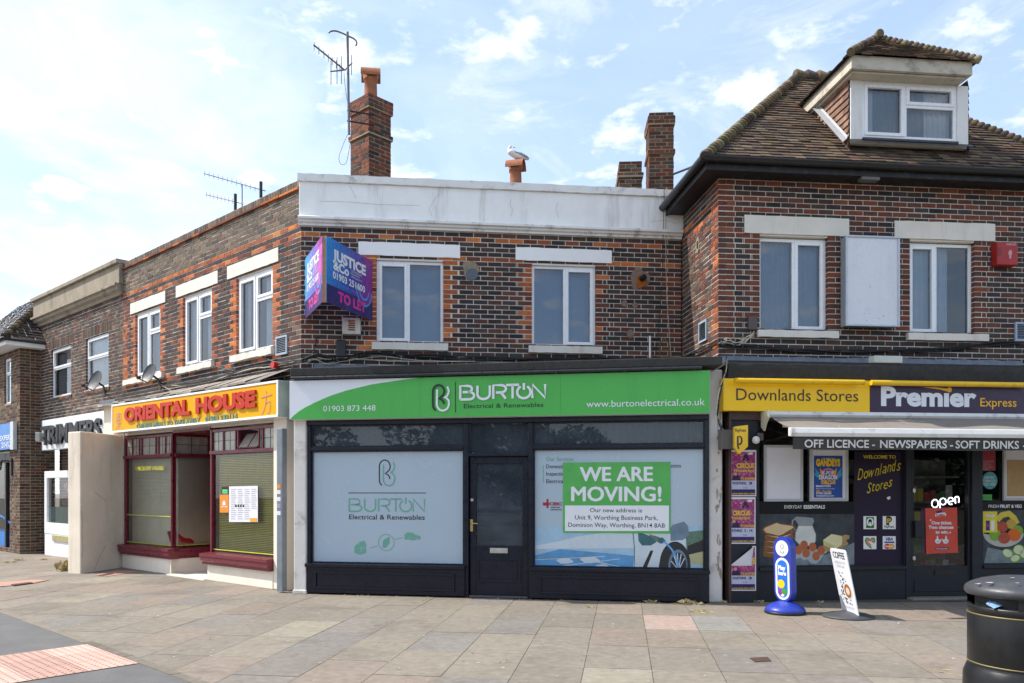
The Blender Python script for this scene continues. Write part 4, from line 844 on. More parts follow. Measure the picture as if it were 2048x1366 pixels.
mb.box(DP, e0 + .05, e1 - .05, -1.3, .20, zt + .0, zt + .03); mb.build('dormer_fascia', mat('dirty_cream_fascia', S('cfc6b4', .85), .7, var=.1, scale=5, dirt=.6, dirtcol=S('6e6252', .7), dscale=5), dmo, bevel=.006)
mb = MB(); zr = zt + .20; hw_ = (e1 - e0) / 2 + .05; cx_ = (e0 + e1) / 2
nd = Vector((DP.nx, DP.ny, 0)); dd = Vector((DP.dx, DP.dy, 0)); pit = math.atan2(.80, hw_); cp, sp_ = math.cos(pit), math.sin(pit); TMd = hw_ / cp
tiles(mb, DP.w(cx_, .31, zr), dd, -nd * cp + zv * sp_, nd * sp_ + zv * cp, lambda t: -hw_ + t * cp, lambda t: hw_ - t * cp, TMd)
tiles(mb, DP.w(cx_ - hw_, 0, zr), -nd, dd * cp + zv * sp_, -dd * sp_ + zv * cp, lambda t: -.31 + t * cp, lambda t: 1.25 + t * cp, TMd)
tiles(mb, DP.w(cx_ + hw_, 0, zr), -nd, -dd * cp + zv * sp_, dd * sp_ + zv * cp, lambda t: -.31 + t * cp, lambda t: 1.25 + t * cp, TMd)
for sg in (-1, 1):
    mb.add([DP.w(cx_ + sg * hw_, .31, zr - .01), DP.w(cx_, .31 - hw_, zr + .80 - .01), DP.w(cx_, -2.6, zr + .80 - .01), DP.w(cx_ + sg * hw_, -2.6, zr - .01)], [(0, 1, 2, 3)], 0, (.06, .05, .04))
    bonnets(mb, DP.w(cx_ + sg * hw_, .33, zr), DP.w(cx_, .31 - hw_, zr + .80), .06, .085, lich)
bonnets(mb, DP.w(cx_, .31 - hw_ + .1, zr + .82), DP.w(cx_, -2.6, zr + .82), .065, .2)
mb.build('dormer_roof', TILE, dmo, recalc=False)
roofz = lambda o: ez + (eo - o)                                   # main slope under the dormer, o in the wall's frame
for sx, fr in ((x0, DP.side(x0, -1.25)), (x1, DP.back(x1, 0))):
    mb = MB(); left = fr is not None and sx == x0; ln = 1.25; n_ = 9
    for k in range(n_ + 1):
        za, zb = db - .1 + k * .1, db - .1 + k * .1 + .115; w_ = .2
        x = -(w_ / 2 if k % 2 else 0)
        while x < ln:
            a, b_ = max(0, x), min(ln, x + w_); x += w_
            far = (ln - b_) if left else a                        # distance back from the window
            if b_ - a < .03 or zb < db + (((ln - (a + b_) / 2) if left else (a + b_) / 2)) * .98 - .12 or za > zt + .1: continue
            mb.add([fr.w(a + .002, .03, za), fr.w(b_, .03, za), fr.w(b_, .008, zb), fr.w(a + .002, .008, zb), fr.w(a + .002, .012, za), fr.w(b_, .012, za)], [(0, 1, 2, 3), (4, 5, 1, 0)], 0, pick([(.24, .14, .10), (.20, .12, .085), (.27, .165, .12), (.17, .105, .08)]))
    mb.add([fr.w(0, .004, db - .6), fr.w(ln, .004, db - .6), fr.w(ln, .004, zt + .1), fr.w(0, .004, zt + .1)], [(0, 1, 2, 3)], 0, (.10, .07, .06)); mb.build('dormer_cheek', TILE, dmo, recalc=False)
mb = MB()
for fr, a, b_ in ((DP.side(x0, -1.25), 0.22, 1.25),): mb.add([fr.w(a, .05, db + 1.04), fr.w(b_, .05, db + .0), fr.w(b_, .11, db - .05), fr.w(a, .11, db + .99), fr.w(a, .035, db + 1.08), fr.w(b_, .035, db + .04)], [(0, 1, 2, 3), (4, 5, 1, 0)])
mb.build('lead_soaker', mat('pale_new_lead', S('b9bbbf', .6), .5, var=.1), dmo, recalc=False)
mb = MB(); mb.box(DP, ds(1723), ds(1913), .0, .05, db - .02, db + .012); mb.add([DP.w(x0 - .03, .022, db - .01), DP.w(x1 + .05, .022, db - .01), DP.w(x1 + .05, .07, db - .06), DP.w(x0 - .03, .07, db - .06)], [(0, 1, 2, 3)])
mb.build('lead_apron', mat('dark_lead', (.05, .05, .055), .6, var=.3), dmo, recalc=False)
# dormer window: built straight under the building so that its own pieces stay one level below it
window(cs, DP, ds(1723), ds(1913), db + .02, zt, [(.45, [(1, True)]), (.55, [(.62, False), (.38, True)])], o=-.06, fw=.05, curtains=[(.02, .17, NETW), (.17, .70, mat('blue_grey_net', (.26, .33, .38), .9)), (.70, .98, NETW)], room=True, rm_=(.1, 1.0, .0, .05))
# ---- shop ledge
mb = MB(); sN = DS.s(1447.5); sE = 5.8
A = DS.w(sN, .15, 0); B_ = DS.w(sE, .15, 0); C_ = DU.w(sE, 0, 0); D_ = DU.w(.0, 0, 0)
mb.extr(WORLD, [(p[0], -p[1]) for p in (A, B_, C_, (A[0], D_[1]))], 3.20, 3.24); mb.build('ledge_roof', FELT, cs)
b = MB(); n = 70; rows = [(3.235, .12), (3.20, .165), (3.13, .16), (3.06, .158), (3.0, .155)]; v = []
for i in range(n + 1):
    s_ = sN + (sE - sN) * i / n
    for z_, o in rows: v.append(DS.w(s_, o + .016 * noise.noise((s_ * 2.2, z_ * 9, 0)) + .010 * noise.noise((s_ * 6, z_ * 22, 3)), z_ + .008 * noise.noise((s_ * 3, 7, z_))))
k = len(rows); b.add(v, [(i * k + r, (i + 1) * k + r, (i + 1) * k + r + 1, i * k + r + 1) for i in range(n) for r in range(k - 1)], 0, None, True); b.build('felt_apron', FELT, cs, recalc=False)
b = MB(); n = 30; pts = [(4.6 * i / n + .02, 3.42 + R.uniform(-.01, .012)) for i in range(n + 1)]
for (a, za), (c, zb) in zip(pts, pts[1:]): b.add([DU.w(a, .06, 3.242), DU.w(c, .06, 3.242), DU.w(c, .012, zb), DU.w(a, .012, za)], [(0, 1, 2, 3)])
b.add([DR.w(.9, .012, 3.24), DR.w(RET, .012, 3.24), DR.w(RET, .012, 3.44), DR.w(.9, .012, 3.30)], [(0, 1, 2, 3)])
b.build('lead_flashing', LEAD, cs, recalc=False)
# ---- shop front
GREY = mat('charcoal_paint', S('24272e', .9), .45, var=.12, scale=4, bump=.1, spec=.35, dirt=.12, dirtcol=(.09, .09, .09), dscale=7)
ss = DS.s
mb = MB(); mb.box(DS, ss(1460), ss(1514), -.2, .03, 0, 2.50); mb.build('pillar', GREY, cs, bevel=.01)
mb = MB(); mb.box(DS, ss(1455), ss(1460), -.1, .05, 0, 2.9); mb.build('brown_post', mat('brown_paint', S('4a3430', .9), .5), cs)
mb = MB(); mb.box(DS, ss(1455), sE, -.15, .06, 2.46, 2.62); mb.build('shop_head', mat('brown_paint'), cs)
mb = MB()
for a, c in ((1514, 1518.5), (1812.5, 1821), (1945, 1966)): mb.box(DS, ss(a), ss(c), -.14, .0, .03, 2.46)
mb.box(DS, ss(1518.5), ss(1812.5), -.12, .03, .42, .47); mb.box(DS, ss(1966), sE, -.12, .03, .42, .47); mb.build('shopfront_frame', GREY, cs, bevel=.006)
for a, c in ((ss(1514), ss(1812.5)), (ss(1966), sE)): mb = MB(); mb.box(DS, a, c, -.15, -.01, 0, .42); mb.build('stall_riser', GREY, cs)
zpx = lambda u, v, o=-.05: DS.z(u, v, o); spx = lambda u, o=-.05: DS.s(u, o)
for a, c in ((1518.5, 1812.5), (1966, 2068)):
    mb = MB(); mb.box(DS, ss(a), ss(a) + .015, -.1, -.03, .47, 2.46); mb.box(DS, ss(c) - .015, ss(c), -.1, -.03, .47, 2.46); mb.box(DS, ss(a) + .015, ss(c) - .015, -.1, -.03, .47, .485); w_ = mb.build('shop_window', GREY, cs)
    g = MB(); g.rect(DS, ss(a) + .015, ss(c) - .015, .47, 2.46, -.08); g.build('pane', SHOPGLASS, w_)
    if a < 1600: WL = w_
    else: WR_ = w_
ink = lambda n, c, k=1.0, **kw: mat(n, S(c, k), .4, **{'spec': .25, **kw})
pal = [ink('slate_photo', '43494d', .9, var=.45, scale=7), ink('black_print', '14161a'), WHITE, ink('bread_crust', '8a5a34', var=.3, scale=25), ink('bread_crumb', 'd9bd92', var=.1), ink('milk_print', 'd5d6cc'), ink('egg_print', 'b5653f', var=.1), ink('box_print', 'a9b0b2', var=.1), ink('butter_print', 'e2d9a6'), ink('butter_shade_print', 'c9bf83'), ink('board_print', 'b08e63', var=.2, scale=20), ink('grey_glass_print', '93989a'), ink('pale_slate_photo', '7f8a8c', .9, var=.4, scale=9)]
b = MB(); o = -.065
def Q(q, m, dz=0.0): b.face(DS, [(spx(u, o), zpx(u, v, o)) for u, v in q], o + dz, m)
def E(u, v, ru, rv, m, dz=0.0, n=18, a0=0, a1=360, tilt=0):
    t_ = rad(tilt); Q([(u + ru * math.cos(rad(a)) * math.cos(t_) - rv * math.sin(rad(a)) * math.sin(t_), v + ru * math.cos(rad(a)) * math.sin(t_) + rv * math.sin(rad(a)) * math.cos(t_)) for a in [a0 + (a1 - a0) * i / n for i in range(n + (a1 - a0 < 360))]], m, dz)
Q(((1518, 1003), (1708.5, 1003), (1708.5, 1137), (1518, 1137)), 0); Q(((1518, 1003), (1708.5, 1003), (1708.5, 1028), (1518, 1028)), 1, .001)
Q(((1560, 1137), (1590, 1105), (1650, 1110), (1708.5, 1085), (1708.5, 1137)), 12, .0008)
b.tx(DS, 'EVERYDAY', 1569, 1604, 1017, 1010.5, o + .003, 2, bold=0); b.tx(DS, 'ESSENTIALS', 1607.5, 1650, 1017, 1010.5, o + .003, 2, bold=.03)
for i in range(5): y = 1113 - i * 11; Q(((1526 + i, y - 10), (1560, y - 6), (1585, y - 13), (1588, y - 4), (1562, y + 5), (1527 + i, y)), 3, .001 + i * .0004); Q(((1527 + i, y - 10), (1560, y - 6), (1586, y - 13), (1562, y - 3)), 4, .0012 + i * .0004)
Q(((1523, 1060), (1527, 1054), (1552, 1044), (1562, 1047), (1588, 1050), (1591, 1056), (1566, 1071), (1558, 1074), (1530, 1068)), 3, .0036); Q(((1527, 1059), (1531, 1055), (1553, 1046), (1562, 1049), (1585, 1052), (1587, 1055), (1564, 1069), (1557, 1071), (1532, 1065)), 4, .004)
Q(((1588, 1036), (1594, 1033), (1626, 1036), (1628, 1042), (1625, 1050), (1632, 1068), (1632, 1082), (1624, 1092), (1600, 1092), (1589, 1080), (1590, 1064), (1597, 1050)), 11, .0016); Q(((1597, 1052), (1624, 1052), (1631, 1070), (1630, 1084), (1622, 1091), (1602, 1091), (1591, 1080), (1592, 1066)), 5, .002)
b.ribbon(DS, [(spx(u, o), zpx(u, v, o)) for u, v in ((1592, 1037), (1585, 1041), (1584, 1052), (1590, 1060))], .02, o + .002, 11)
Q(((1588, 1110), (1592, 1118), (1600, 1115), (1608, 1121), (1614, 1118), (1622, 1127), (1632, 1128), (1640, 1120), (1648, 1108), (1655, 1104), (1650, 1098), (1590, 1100)), 7, .0022)
for u, v in ((1608, 1090), (1625, 1094), (1597, 1100), (1642, 1101), (1612, 1106), (1632, 1112)): E(u, v, 7.6, 9.2, 6, .0026 + (v - 1085) * .00004)
Q(((1636, 1096), (1678, 1075), (1690, 1069), (1699, 1071), (1698, 1078), (1692, 1080), (1697, 1088), (1668, 1104), (1650, 1102)), 10, .0024); Q(((1646, 1080), (1668, 1092), (1668, 1100), (1647, 1090)), 9, .0028); Q(((1668, 1092), (1684, 1080), (1684, 1089), (1668, 1100)), 8, .0028); Q(((1646, 1080), (1663, 1068), (1684, 1072), (1684, 1080), (1668, 1092)), 8, .0030)
b.build('window_graphic', pal, WL, recalc=False)
b = MB(); pp = [ink('aubergine_print', '2c1f38', .9, var=.04), ink('yellow_print', 'e8d020', .9), WHITE, ink('green_print', '3f9a3c'), ink('black_print', '14161a'), ink('blue_print', '2b3f8a'), ink('red_print', 'd2302e'), ink('orange_print', 'f0a030'), ink('yellow2_print', 'f2c61e'), ink('teal_print', '3fb0a0')]
Q(((1708.5, 903), (1812, 903), (1812, 1136), (1708.5, 1136)), 0)
b.tx(DS, 'WELCOME TO', 1726.5, 1791.5, 917, 910.5, o + .003, 1, bold=.02)
def script(t, u0, v0, u1, v1, hgt, sh):                             # handwriting that climbs to the right
    zc = zpx((u0 + u1) / 2, 960, o); k = 0; n = len(t)
    ww = {'w': 1.3, 'l': .55, 't': .7, 'r': .75, 'D': 1.3, 'S': 1.1}; tot = sum(ww.get(c, 1) for c in t); x = 0
    for c in t:
        wv = ww.get(c, 1); a = u0 + (u1 - u0) * x / tot; e = u0 + (u1 - u0) * (x + wv * .9) / tot; vb = v0 + (v1 - v0) * x / tot + R.uniform(-1, 1); x += wv
        b.tx(DS, c, a, e, vb, vb - hgt, o + .003, 1, shear=sh, bold=-.004)
script('Downlands', 1715, 960, 1803, 938, 23, .35); script('Stores', 1734, 986, 1786, 972, 21, .35)
Q(((1773, 995), (1780, 992), (1781, 997), (1776, 1000)), 2, .002)
def sticker(u, v, r=13): Q(((u - r, v - r), (u + r, v - r), (u + r, v + r), (u - r, v + r)), 2, .002)
sticker(1739.7, 1045.3); Q(((1732, 1034), (1748, 1034), (1748, 1056), (1732, 1056)), 3, .003); E(1740, 1044, 7, 8, 2, .004); E(1740, 1044, 3.6, 6, 4, .005); Q(((1738, 1044), (1742, 1044), (1742, 1052), (1738, 1052)), 2, .0055); b.tx(DS, 'top-up', 1732.5, 1747.5, 1055, 1052, o + .005, 4, bold=.04)
sticker(1778.3, 1045.3); b.tx(DS, 'P', 1772.5, 1784, 1048, 1035, o + .003, 4, bold=.12); b.tx(DS, 'P', 1774.5, 1782, 1046, 1037, o + .004, 8, bold=.02); b.tx(DS, 'PayPoint', 1769, 1788, 1055.5, 1051, o + .003, 4, bold=.02)
sticker(1739.7, 1085.3)
for i, m in enumerate((3, 9, 5, 8, 7, 6)): r_ = 10 - i * 1.1; b.ribbon(DS, [(spx(1740 + u_ * r_ / 10, o), zpx(1740, 1084 + v_ * r_ / 10, o)) for u_, v_ in ((0, -4), (-3, -8), (-8, -8), (-10, -3), (-8, 3), (-2, 9), (3, 13))], .012, o + .003 + i * .0002, m); b.ribbon(DS, [(spx(1740 + u_ * r_ / 10, o), zpx(1740, 1084 + v_ * r_ / 10, o)) for u_, v_ in ((0, -4), (3, -8), (8, -8), (10, -3), (8, 2))], .012, o + .003 + i * .0002, m)
sticker(1778.3, 1085.3); Q(((1769, 1074), (1788, 1074), (1788, 1086), (1769, 1086)), 2, .0025); b.tx(DS, 'VISA', 1771, 1786, 1081, 1075.5, o + .003, 5, bold=.05, shear=.15); Q(((1768.5, 1083), (1788.5, 1083), (1788.5, 1086), (1768.5, 1086)), 5, .003); E(1774.5, 1092.5, 6.2, 5.4, 6, .003); E(1782.5, 1092.5, 6.2, 5.4, 7, .0035); b.tx(DS, 'MasterCard', 1771, 1786, 1094, 1091, o + .0045, 2, bold=.04)
b.build('window_graphic', pp, WL, recalc=False)
b = MB(); fp = [ink('slate_photo', '43494d'), ink('black_print', '14161a'), WHITE, ink('bowl_print', 'b9b6ad'), ink('banana_print', 'd8c04a', var=.1), ink('pear_print', 'c9a048', var=.15), ink('apple_print', 'b4523c', var=.25, scale=20), ink('green_apple_print', '7fa83c', var=.15), ink('orange_fruit_print', 'dc6a24', var=.1), ink('pale_slate_photo', '7f8a8c'), ink('apple_flesh_print', 'd5dbb0')]
Q(((1966, 1003), (2068, 1003), (2068, 1134), (1966, 1134)), 0); Q(((1966, 1003), (2068, 1003), (2068, 1020), (1966, 1020)), 1, .001); Q(((1966, 1134), (1975, 1095), (2010, 1102), (2068, 1090), (2068, 1134)), 9, .0008)
b.tx(DS, 'FRESH', 1977, 1998, 1015.5, 1009.5, o + .003, 2); b.tx(DS, 'FRUIT & VEG', 2000.5, 2043.5, 1015.5, 1009.5, o + .003, 2, bold=.03)
E(2007, 1065, 41, 29, 3, .001, 20, 0, 180); E(2007, 1065, 41, 6, 1, .0014)
b.ribbon(DS, [(spx(u, o), zpx(u, v, o)) for u, v in ((1994, 1040), (2004, 1030), (2018, 1027), (2028, 1036), (2034, 1048))], .085, o + .0016, 4)
for u, v, r_, m in ((1990, 1070, 12, 7), (2004, 1054, 11, 6), (2034, 1062, 12, 7), (2022, 1048, 10, 5), (2028, 1070, 13, 8), (2008, 1076, 12, 6)): E(u, v, r_, r_ * .96, m, .002 + (v - 1030) * .00005)
for u, v, ru, rv, t_ in ((2016, 1107, 11, 8, 25), (2038, 1100, 11, 10, 10), (2031, 1117, 10, 7, -20), (2050, 1108, 10, 9, 0)): E(u, v, ru + 1, rv + 1, 7, .0024, tilt=t_); E(u - 1, v - .6, ru - 1, rv - 1, 10, .0028, tilt=t_)
b.build('window_graphic', fp, WR_, recalc=False)
# door
mb = MB(); e0, e1 = ss(1821), ss(1945); g0, g1 = ss(1831.5), ss(1940.5)
mb.box(DS, e0, g0, -.12, -.04, .04, 2.40); mb.box(DS, g1, e1, -.12, -.04, .04, 2.40); mb.box(DS, g0, g1, -.12, -.04, 2.30, 2.40); mb.box(DS, g0, g1, -.12, -.04, .04, .455); mb.box(DS, g0, g1, -.04, -.03, .10, .26)
dr = mb.build('door', GREY, cs, bevel=.006); g = MB(); g.rect(DS, g0, g1, .455, 2.30, -.085); g.build('pane', SHOPGLASS, dr)
mb = MB(); mb.box(DS, spx(1868), spx(1909), -.04, -.028, .33, .40); mb.box(DS, spx(1870), spx(1907.5), -.028, -.02, .385, .405); mb.build('letter_plate', BLACK, dr)
mb = MB(); mb.box(DS, spx(1825), spx(1843), -.04, .02, zpx(1834, 1075), zpx(1834, 1041)); mb.build('handle', GREY, dr, bevel=.012)
for v in (981, 1116): mb = MB(); mb.cyl(DS, spx(1826), zpx(1826, v), .022, -.04, -.02, rz=.03); mb.build('hinge', STEEL, dr)
mb = MB(); mb.box(DS, ss(1815), ss(1950), -.3, .12, -.02, .035); mb.build('door_step', mat('worn_concrete', S('8d8578', .8), .9, var=.2, scale=9, bump=.6), cs, bevel=.012)
# inside
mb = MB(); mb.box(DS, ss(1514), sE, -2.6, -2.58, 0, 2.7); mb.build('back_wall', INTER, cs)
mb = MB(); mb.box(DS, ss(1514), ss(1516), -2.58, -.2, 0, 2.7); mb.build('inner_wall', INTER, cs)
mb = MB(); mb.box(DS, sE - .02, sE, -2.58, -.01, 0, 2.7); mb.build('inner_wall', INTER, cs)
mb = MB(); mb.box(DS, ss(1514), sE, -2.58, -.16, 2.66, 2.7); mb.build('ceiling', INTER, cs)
# ================================================================== signs
def grp(name, label, cat, loc, group=None): return thing(name, label, cat, loc, group)
GRN = mat('green_sign_vinyl', S('4fb84e', .92), .35, var=.03, scale=3, dirt=.12, dirtcol=S('2d6a2c'), dscale=5, streak=True); SWHITE = mat('white_sign_vinyl', S('eef0f4', .92), .35, var=.02); INK = mat('black_sign_letter', S('1b2a20', 1), .4)
fo = .22
sg = grp('fascia_sign', 'long green and white fascia sign of the electrical shop under a black strip light', 'sign', BS.w(BS.s(998), .15, 2.525))
b = MB(); b.box(BS, BS.s(579, fo), BS.s(1420, fo), .05, fo, 2.525, 3.085, 0); b.build('panel', SWHITE, sg, bevel=.004)
sz0, sz1 = 2.527, 3.083; sS = lambda u: BS.s(u, fo); zz = lambda u, v: BS.z(u, v, fo)
cur = [(sS(u), max(sz0, min(sz1, zz(u, v)))) for u, v in ((579.6, 839.4), (587, 831.5), (596.5, 823.6), (610, 815), (630, 805), (659.6, 792), (693, 781), (742.6, 769), (792, 761.5), (838, 757.5))]
cur[0] = (cur[0][0], sz0); cur[-1] = (cur[-1][0], sz1)
b = MB(); b.prism(BS, cur + [(sS(1419.6), sz1), (sS(1419.6), sz0)], fo, fo + .003); b.build('green_field', GRN, sg)
b = MB(); o = fo + .0045
for u in (840, 1121): b.rect(BS, BS.s(u, o) - .0015, BS.s(u, o) + .0015, sz0, sz1, o)
b.build('panel_seam', mat('dark_green_seam', (.03, .22, .03), .6), sg, recalc=False)
b = MB(); o = fo + .007
b.tx(BS, '01903 873 448', 646.5, 751, 822, 811, o, 0); b.build('lettering', SWHITE, sg, recalc=False); b = MB(); b.tx(BS, 'www.burtonelectrical.co.uk', 1172.7, 1409.5, 811, 797.5, o, 0, ref=1370)
b.build('lettering', SWHITE, sg, recalc=False); b = MB(); burton(b, BS, BS.s(921, o), BS.s(1090.5, o), BS.z(1006, 797.5, o), BS.z(1006, 770.5, o), o + .014, 0, .034)
b.build('lettering', SWHITE, sg, recalc=False); b = MB(); b.tx(BS, 'Electrical & Renewables', 927.5, 1086.7, 815, 806.5, o, 1, bold=.004)
b.build('lettering', [SWHITE, INK], sg, recalc=False); b = MB(); b.rect(BS, BS.s(911, o) - .006, BS.s(911, o) + .006, BS.z(911, 825, o), BS.z(911, 764, o), o, 1)
bsymbol(b, BS, BS.s(865.5, o), BS.s(899, o), BS.z(882, 821, o), BS.z(882, 770, o), o + .014, 1, 0, .028)
b.build('emblem', [SWHITE, INK], sg, recalc=False)
b = MB(); b.tube([BS.w(BS.s(582, .28), .28, 3.115), BS.w(BS.s(1404, .28), .28, 3.115)], .022, 0, 10); 
for i in range(7): s_ = BS.s(600, .28) + (BS.s(1390, .28) - BS.s(600, .28)) * i / 6; b.box(BS, s_ - .012, s_ + .012, .15, .262, 3.10, 3.125)
b.build('strip_light', mat('black_trough', (.02, .022, .028), .3), sg)
# takeaway sign
oo = .26; og = grp('fascia_sign', 'yellow takeaway sign with raised red letters in a white frame', 'sign', OS.w(OS.s(400), .15, 2.59))
q0, q1 = OS.s(222.7, oo), OS.s(555.5, oo); YS = mat('yellow_acrylic', S('fdb800', .80), .45, var=.03, spec=.15, dirt=.12, dirtcol=S('a87404'), dscale=4)
b = MB(); b.box(OS, q0, q1, .04, oo - .012, 2.60, 3.11); b.build('panel', YS, og)
b = MB(); k = .035
for a, c, d, e in ((q0, q1, 2.585, 2.585 + k), (q0, q1, 3.125 - k, 3.125), (q0, q0 + k, 2.585 + k, 3.125 - k), (q1 - k, q1, 2.585 + k, 3.125 - k)): b.box(OS, a, c, .03, oo, d, e)
b.build('frame', PVC, og, bevel=.004)
b = MB(); b.box(OS, q1, q1 + .012, -.02, oo - .01, 2.59, 3.12); b.build('end_panel', mat('pale_green_grey', S('a5b2a8', .8), .5, dirt=.4, dirtcol=S('5d5a50')), og)
ro = oo - .010; b = MB()
b.tx(OS, 'ORIENTAL', 251, 382, 812, 782, ro, 0, ref=513, bold=.05, depth=.03); b.build('lettering', mat('glossy_red_letter', S('d6341f', .75), .4, var=.05, spec=.25), og); b = MB(); b.tx(OS, 'HOUSE', 394, 513.5, 812, 782, ro, 0, ref=513, bold=.05, depth=.03)
b.build('lettering', mat('glossy_red_letter', S('d6341f', .75), .4, var=.05, spec=.25), og)
b = MB(); b.tx(OS, 'CHINESE MEALS TO TAKE AWAY', 273.5, 400.5, 837, 827, ro, 0, ref=474, bold=.02, depth=.008); b.build('lettering', mat('faded_green_letter', S('5f9a88', .8), .5), og); b = MB(); b.tx(OS, '01903 232114', 411, 475, 837, 827, ro, 0, ref=474, bold=.02, depth=.008); b.build('lettering', mat('faded_green_letter', S('6fa88e', .85), .5), og)
b = MB(); TR = mat('faded_pink_stroke', S('d79a86', .85), .5)
def kanji(lines, u0, v0, u1, v1):
    for l in lines: b.ribbon(OS, [(OS.s(u0 + (u1 - u0) * x, ro), OS.z((u0 + u1) / 2, v0 + (v1 - v0) * y, ro)) for x, y in l], .017, ro + .006)
kanji([[(.1, .12), (.9, .12)], [(.5, 0), (.5, 1)], [(.2, .25), (.2, .6)], [(.2, .25), (.8, .25), (.8, .6)], [(.2, .42), (.8, .42)], [(.2, .6), (.8, .6)], [(.48, .6), (.3, .8), (.02, .95)], [(.52, .6), (.7, .8), (.98, .95)]], 230, 823, 245, 861)
b.build('lettering', TR, og, recalc=False); b = MB()
kanji([[(.42, 0), (.5, .14)], [(.0, .28), (1, .2)], [(.45, .26), (.4, .55), (.25, .8), (.02, 1)], [(.42, .5), (.85, .47), (.8, .85), (.62, .98), (.55, .9)]], 522, 780, 544, 829)
b.build('lettering', TR, og, recalc=False)
# store signs
so_ = .15; YB = mat('store_yellow', S('ffcc06', .95), .35, var=.02); AUB = mat('aubergine_sign', S('3b2642', .95), .35, var=.04); BRN = mat('dark_brown_letter', S('3a2a22'), .4)
yg = grp('fascia_sign', 'yellow store name sign with dark brown lettering', 'sign', DS.w(DS.s(1593), .1, 2.57)); y0, y1 = DS.s(1446.8, so_), DS.s(1739.6, so_)
b = MB(); b.box(DS, y0, y1, .0, so_, 2.57, 3.0); b.build('panel', YB, yg, bevel=.003); b = MB(); b.tx(DS, 'Downlands Stores', 1472.5, 1716.5, 801.5, 778.5, so_ + .004, 0, bold=.0); b.build('lettering', BRN, yg, recalc=False)
pg = grp('fascia_sign', 'dark purple store fascia sign with bold white and yellow lettering', 'sign', DS.w(DS.s(1900), .1, 2.57)); p0 = y1 + .004
b = MB(); b.box(DS, p0, 5.8, .0, so_, 2.57, 3.0); b.build('panel', AUB, pg, bevel=.003); b = MB(); o = so_ + .004
b.tx(DS, 'Prem\u0131er', 1762, 1953, 811, 776, o, 0, bold=.042); b.build('lettering', SWHITE, pg, recalc=False); b = MB(); b.tx(DS, 'Express', 1960.5, 2033, 813, 796.5, o, 1, bold=.008)
b.disc(DS, DS.s(1898.7, o), DS.z(1898.7, 779.6, o), .036, o + .002, 1); b.face(DS, [(DS.s(u, o), DS.z(u, v, o)) for u, v in ((1845, 774.6), (1870, 774.6), (1896, 777), (1896, 783.5), (1880, 779))], o + .001, 1); b.build('lettering', [SWHITE, mat('amber_letter', S('f5b51c', .95), .35)], pg, recalc=False)
SL = mat('yellow_trough_light', S('f2c010', .9), .35, var=.05, dirt=.35, dirtcol=S('6a5208'), dscale=9)
for a, c, lab in ((1469.5, 1728, 'yellow trough light over the store name sign'), (1742, 2062, 'yellow trough light over the purple store sign')):
    lt = grp('sign_light', lab, 'light', DS.w(DS.s((a + c) / 2, .26), .26, 2.93)); b = MB(); b.tube([DS.w(DS.s(a, .26), .26, 2.955), DS.w(DS.s(c, .26), .26, 2.955)], .036, 0, 14); b.build('trough', SL, lt)
    b = MB()
    for t in (.08, .5, .92): s_ = DS.s(a, .26) + (DS.s(c, .26) - DS.s(a, .26)) * t; b.box(DS, s_ - .02, s_ + .02, so_, .235, 2.965, 2.985)
    b.build('bracket', SL, lt)
# to let board : a V of two panels
ap = at(650, 605, 11.05); R1 = BU.w(BU.s(745, .0), .02, 0); L1 = BU.w(.06, .03, 0)
tl = grp('to_let_board', 'V shaped blue and purple estate agent to let board fixed high on the brick wall', 'sign', (ap[0], ap[1], 4.117)); tz0, tz1 = 4.125, 5.045
def grad(name, c0, c1, c2, fr, s0, s1):
    m = mat(name, c1, .3); t = m.node_tree; p = t.nodes['Principled BSDF']; tcn = N(t, 'ShaderNodeTexCoord'); dp = N(t, 'ShaderNodeVectorMath', operation='DOT_PRODUCT'); L(t, tcn.outputs['Object'], dp.inputs[0]); dp.inputs[1].default_value = (fr.dx, fr.dy, -.25)
    ad = mrange(t, dp.outputs['Value'], s0, s1, 0, 1, False); rp = N(t, 'ShaderNodeValToRGB'); L(t, ad, rp.inputs[0]); e = rp.color_ramp.elements; e[0].color = (*c0, 1); e[1].color = (*c2, 1); k = e.new(.55); k.color = (*c1, 1); L(t, rp.outputs[0], p.inputs['Base Color']); return m
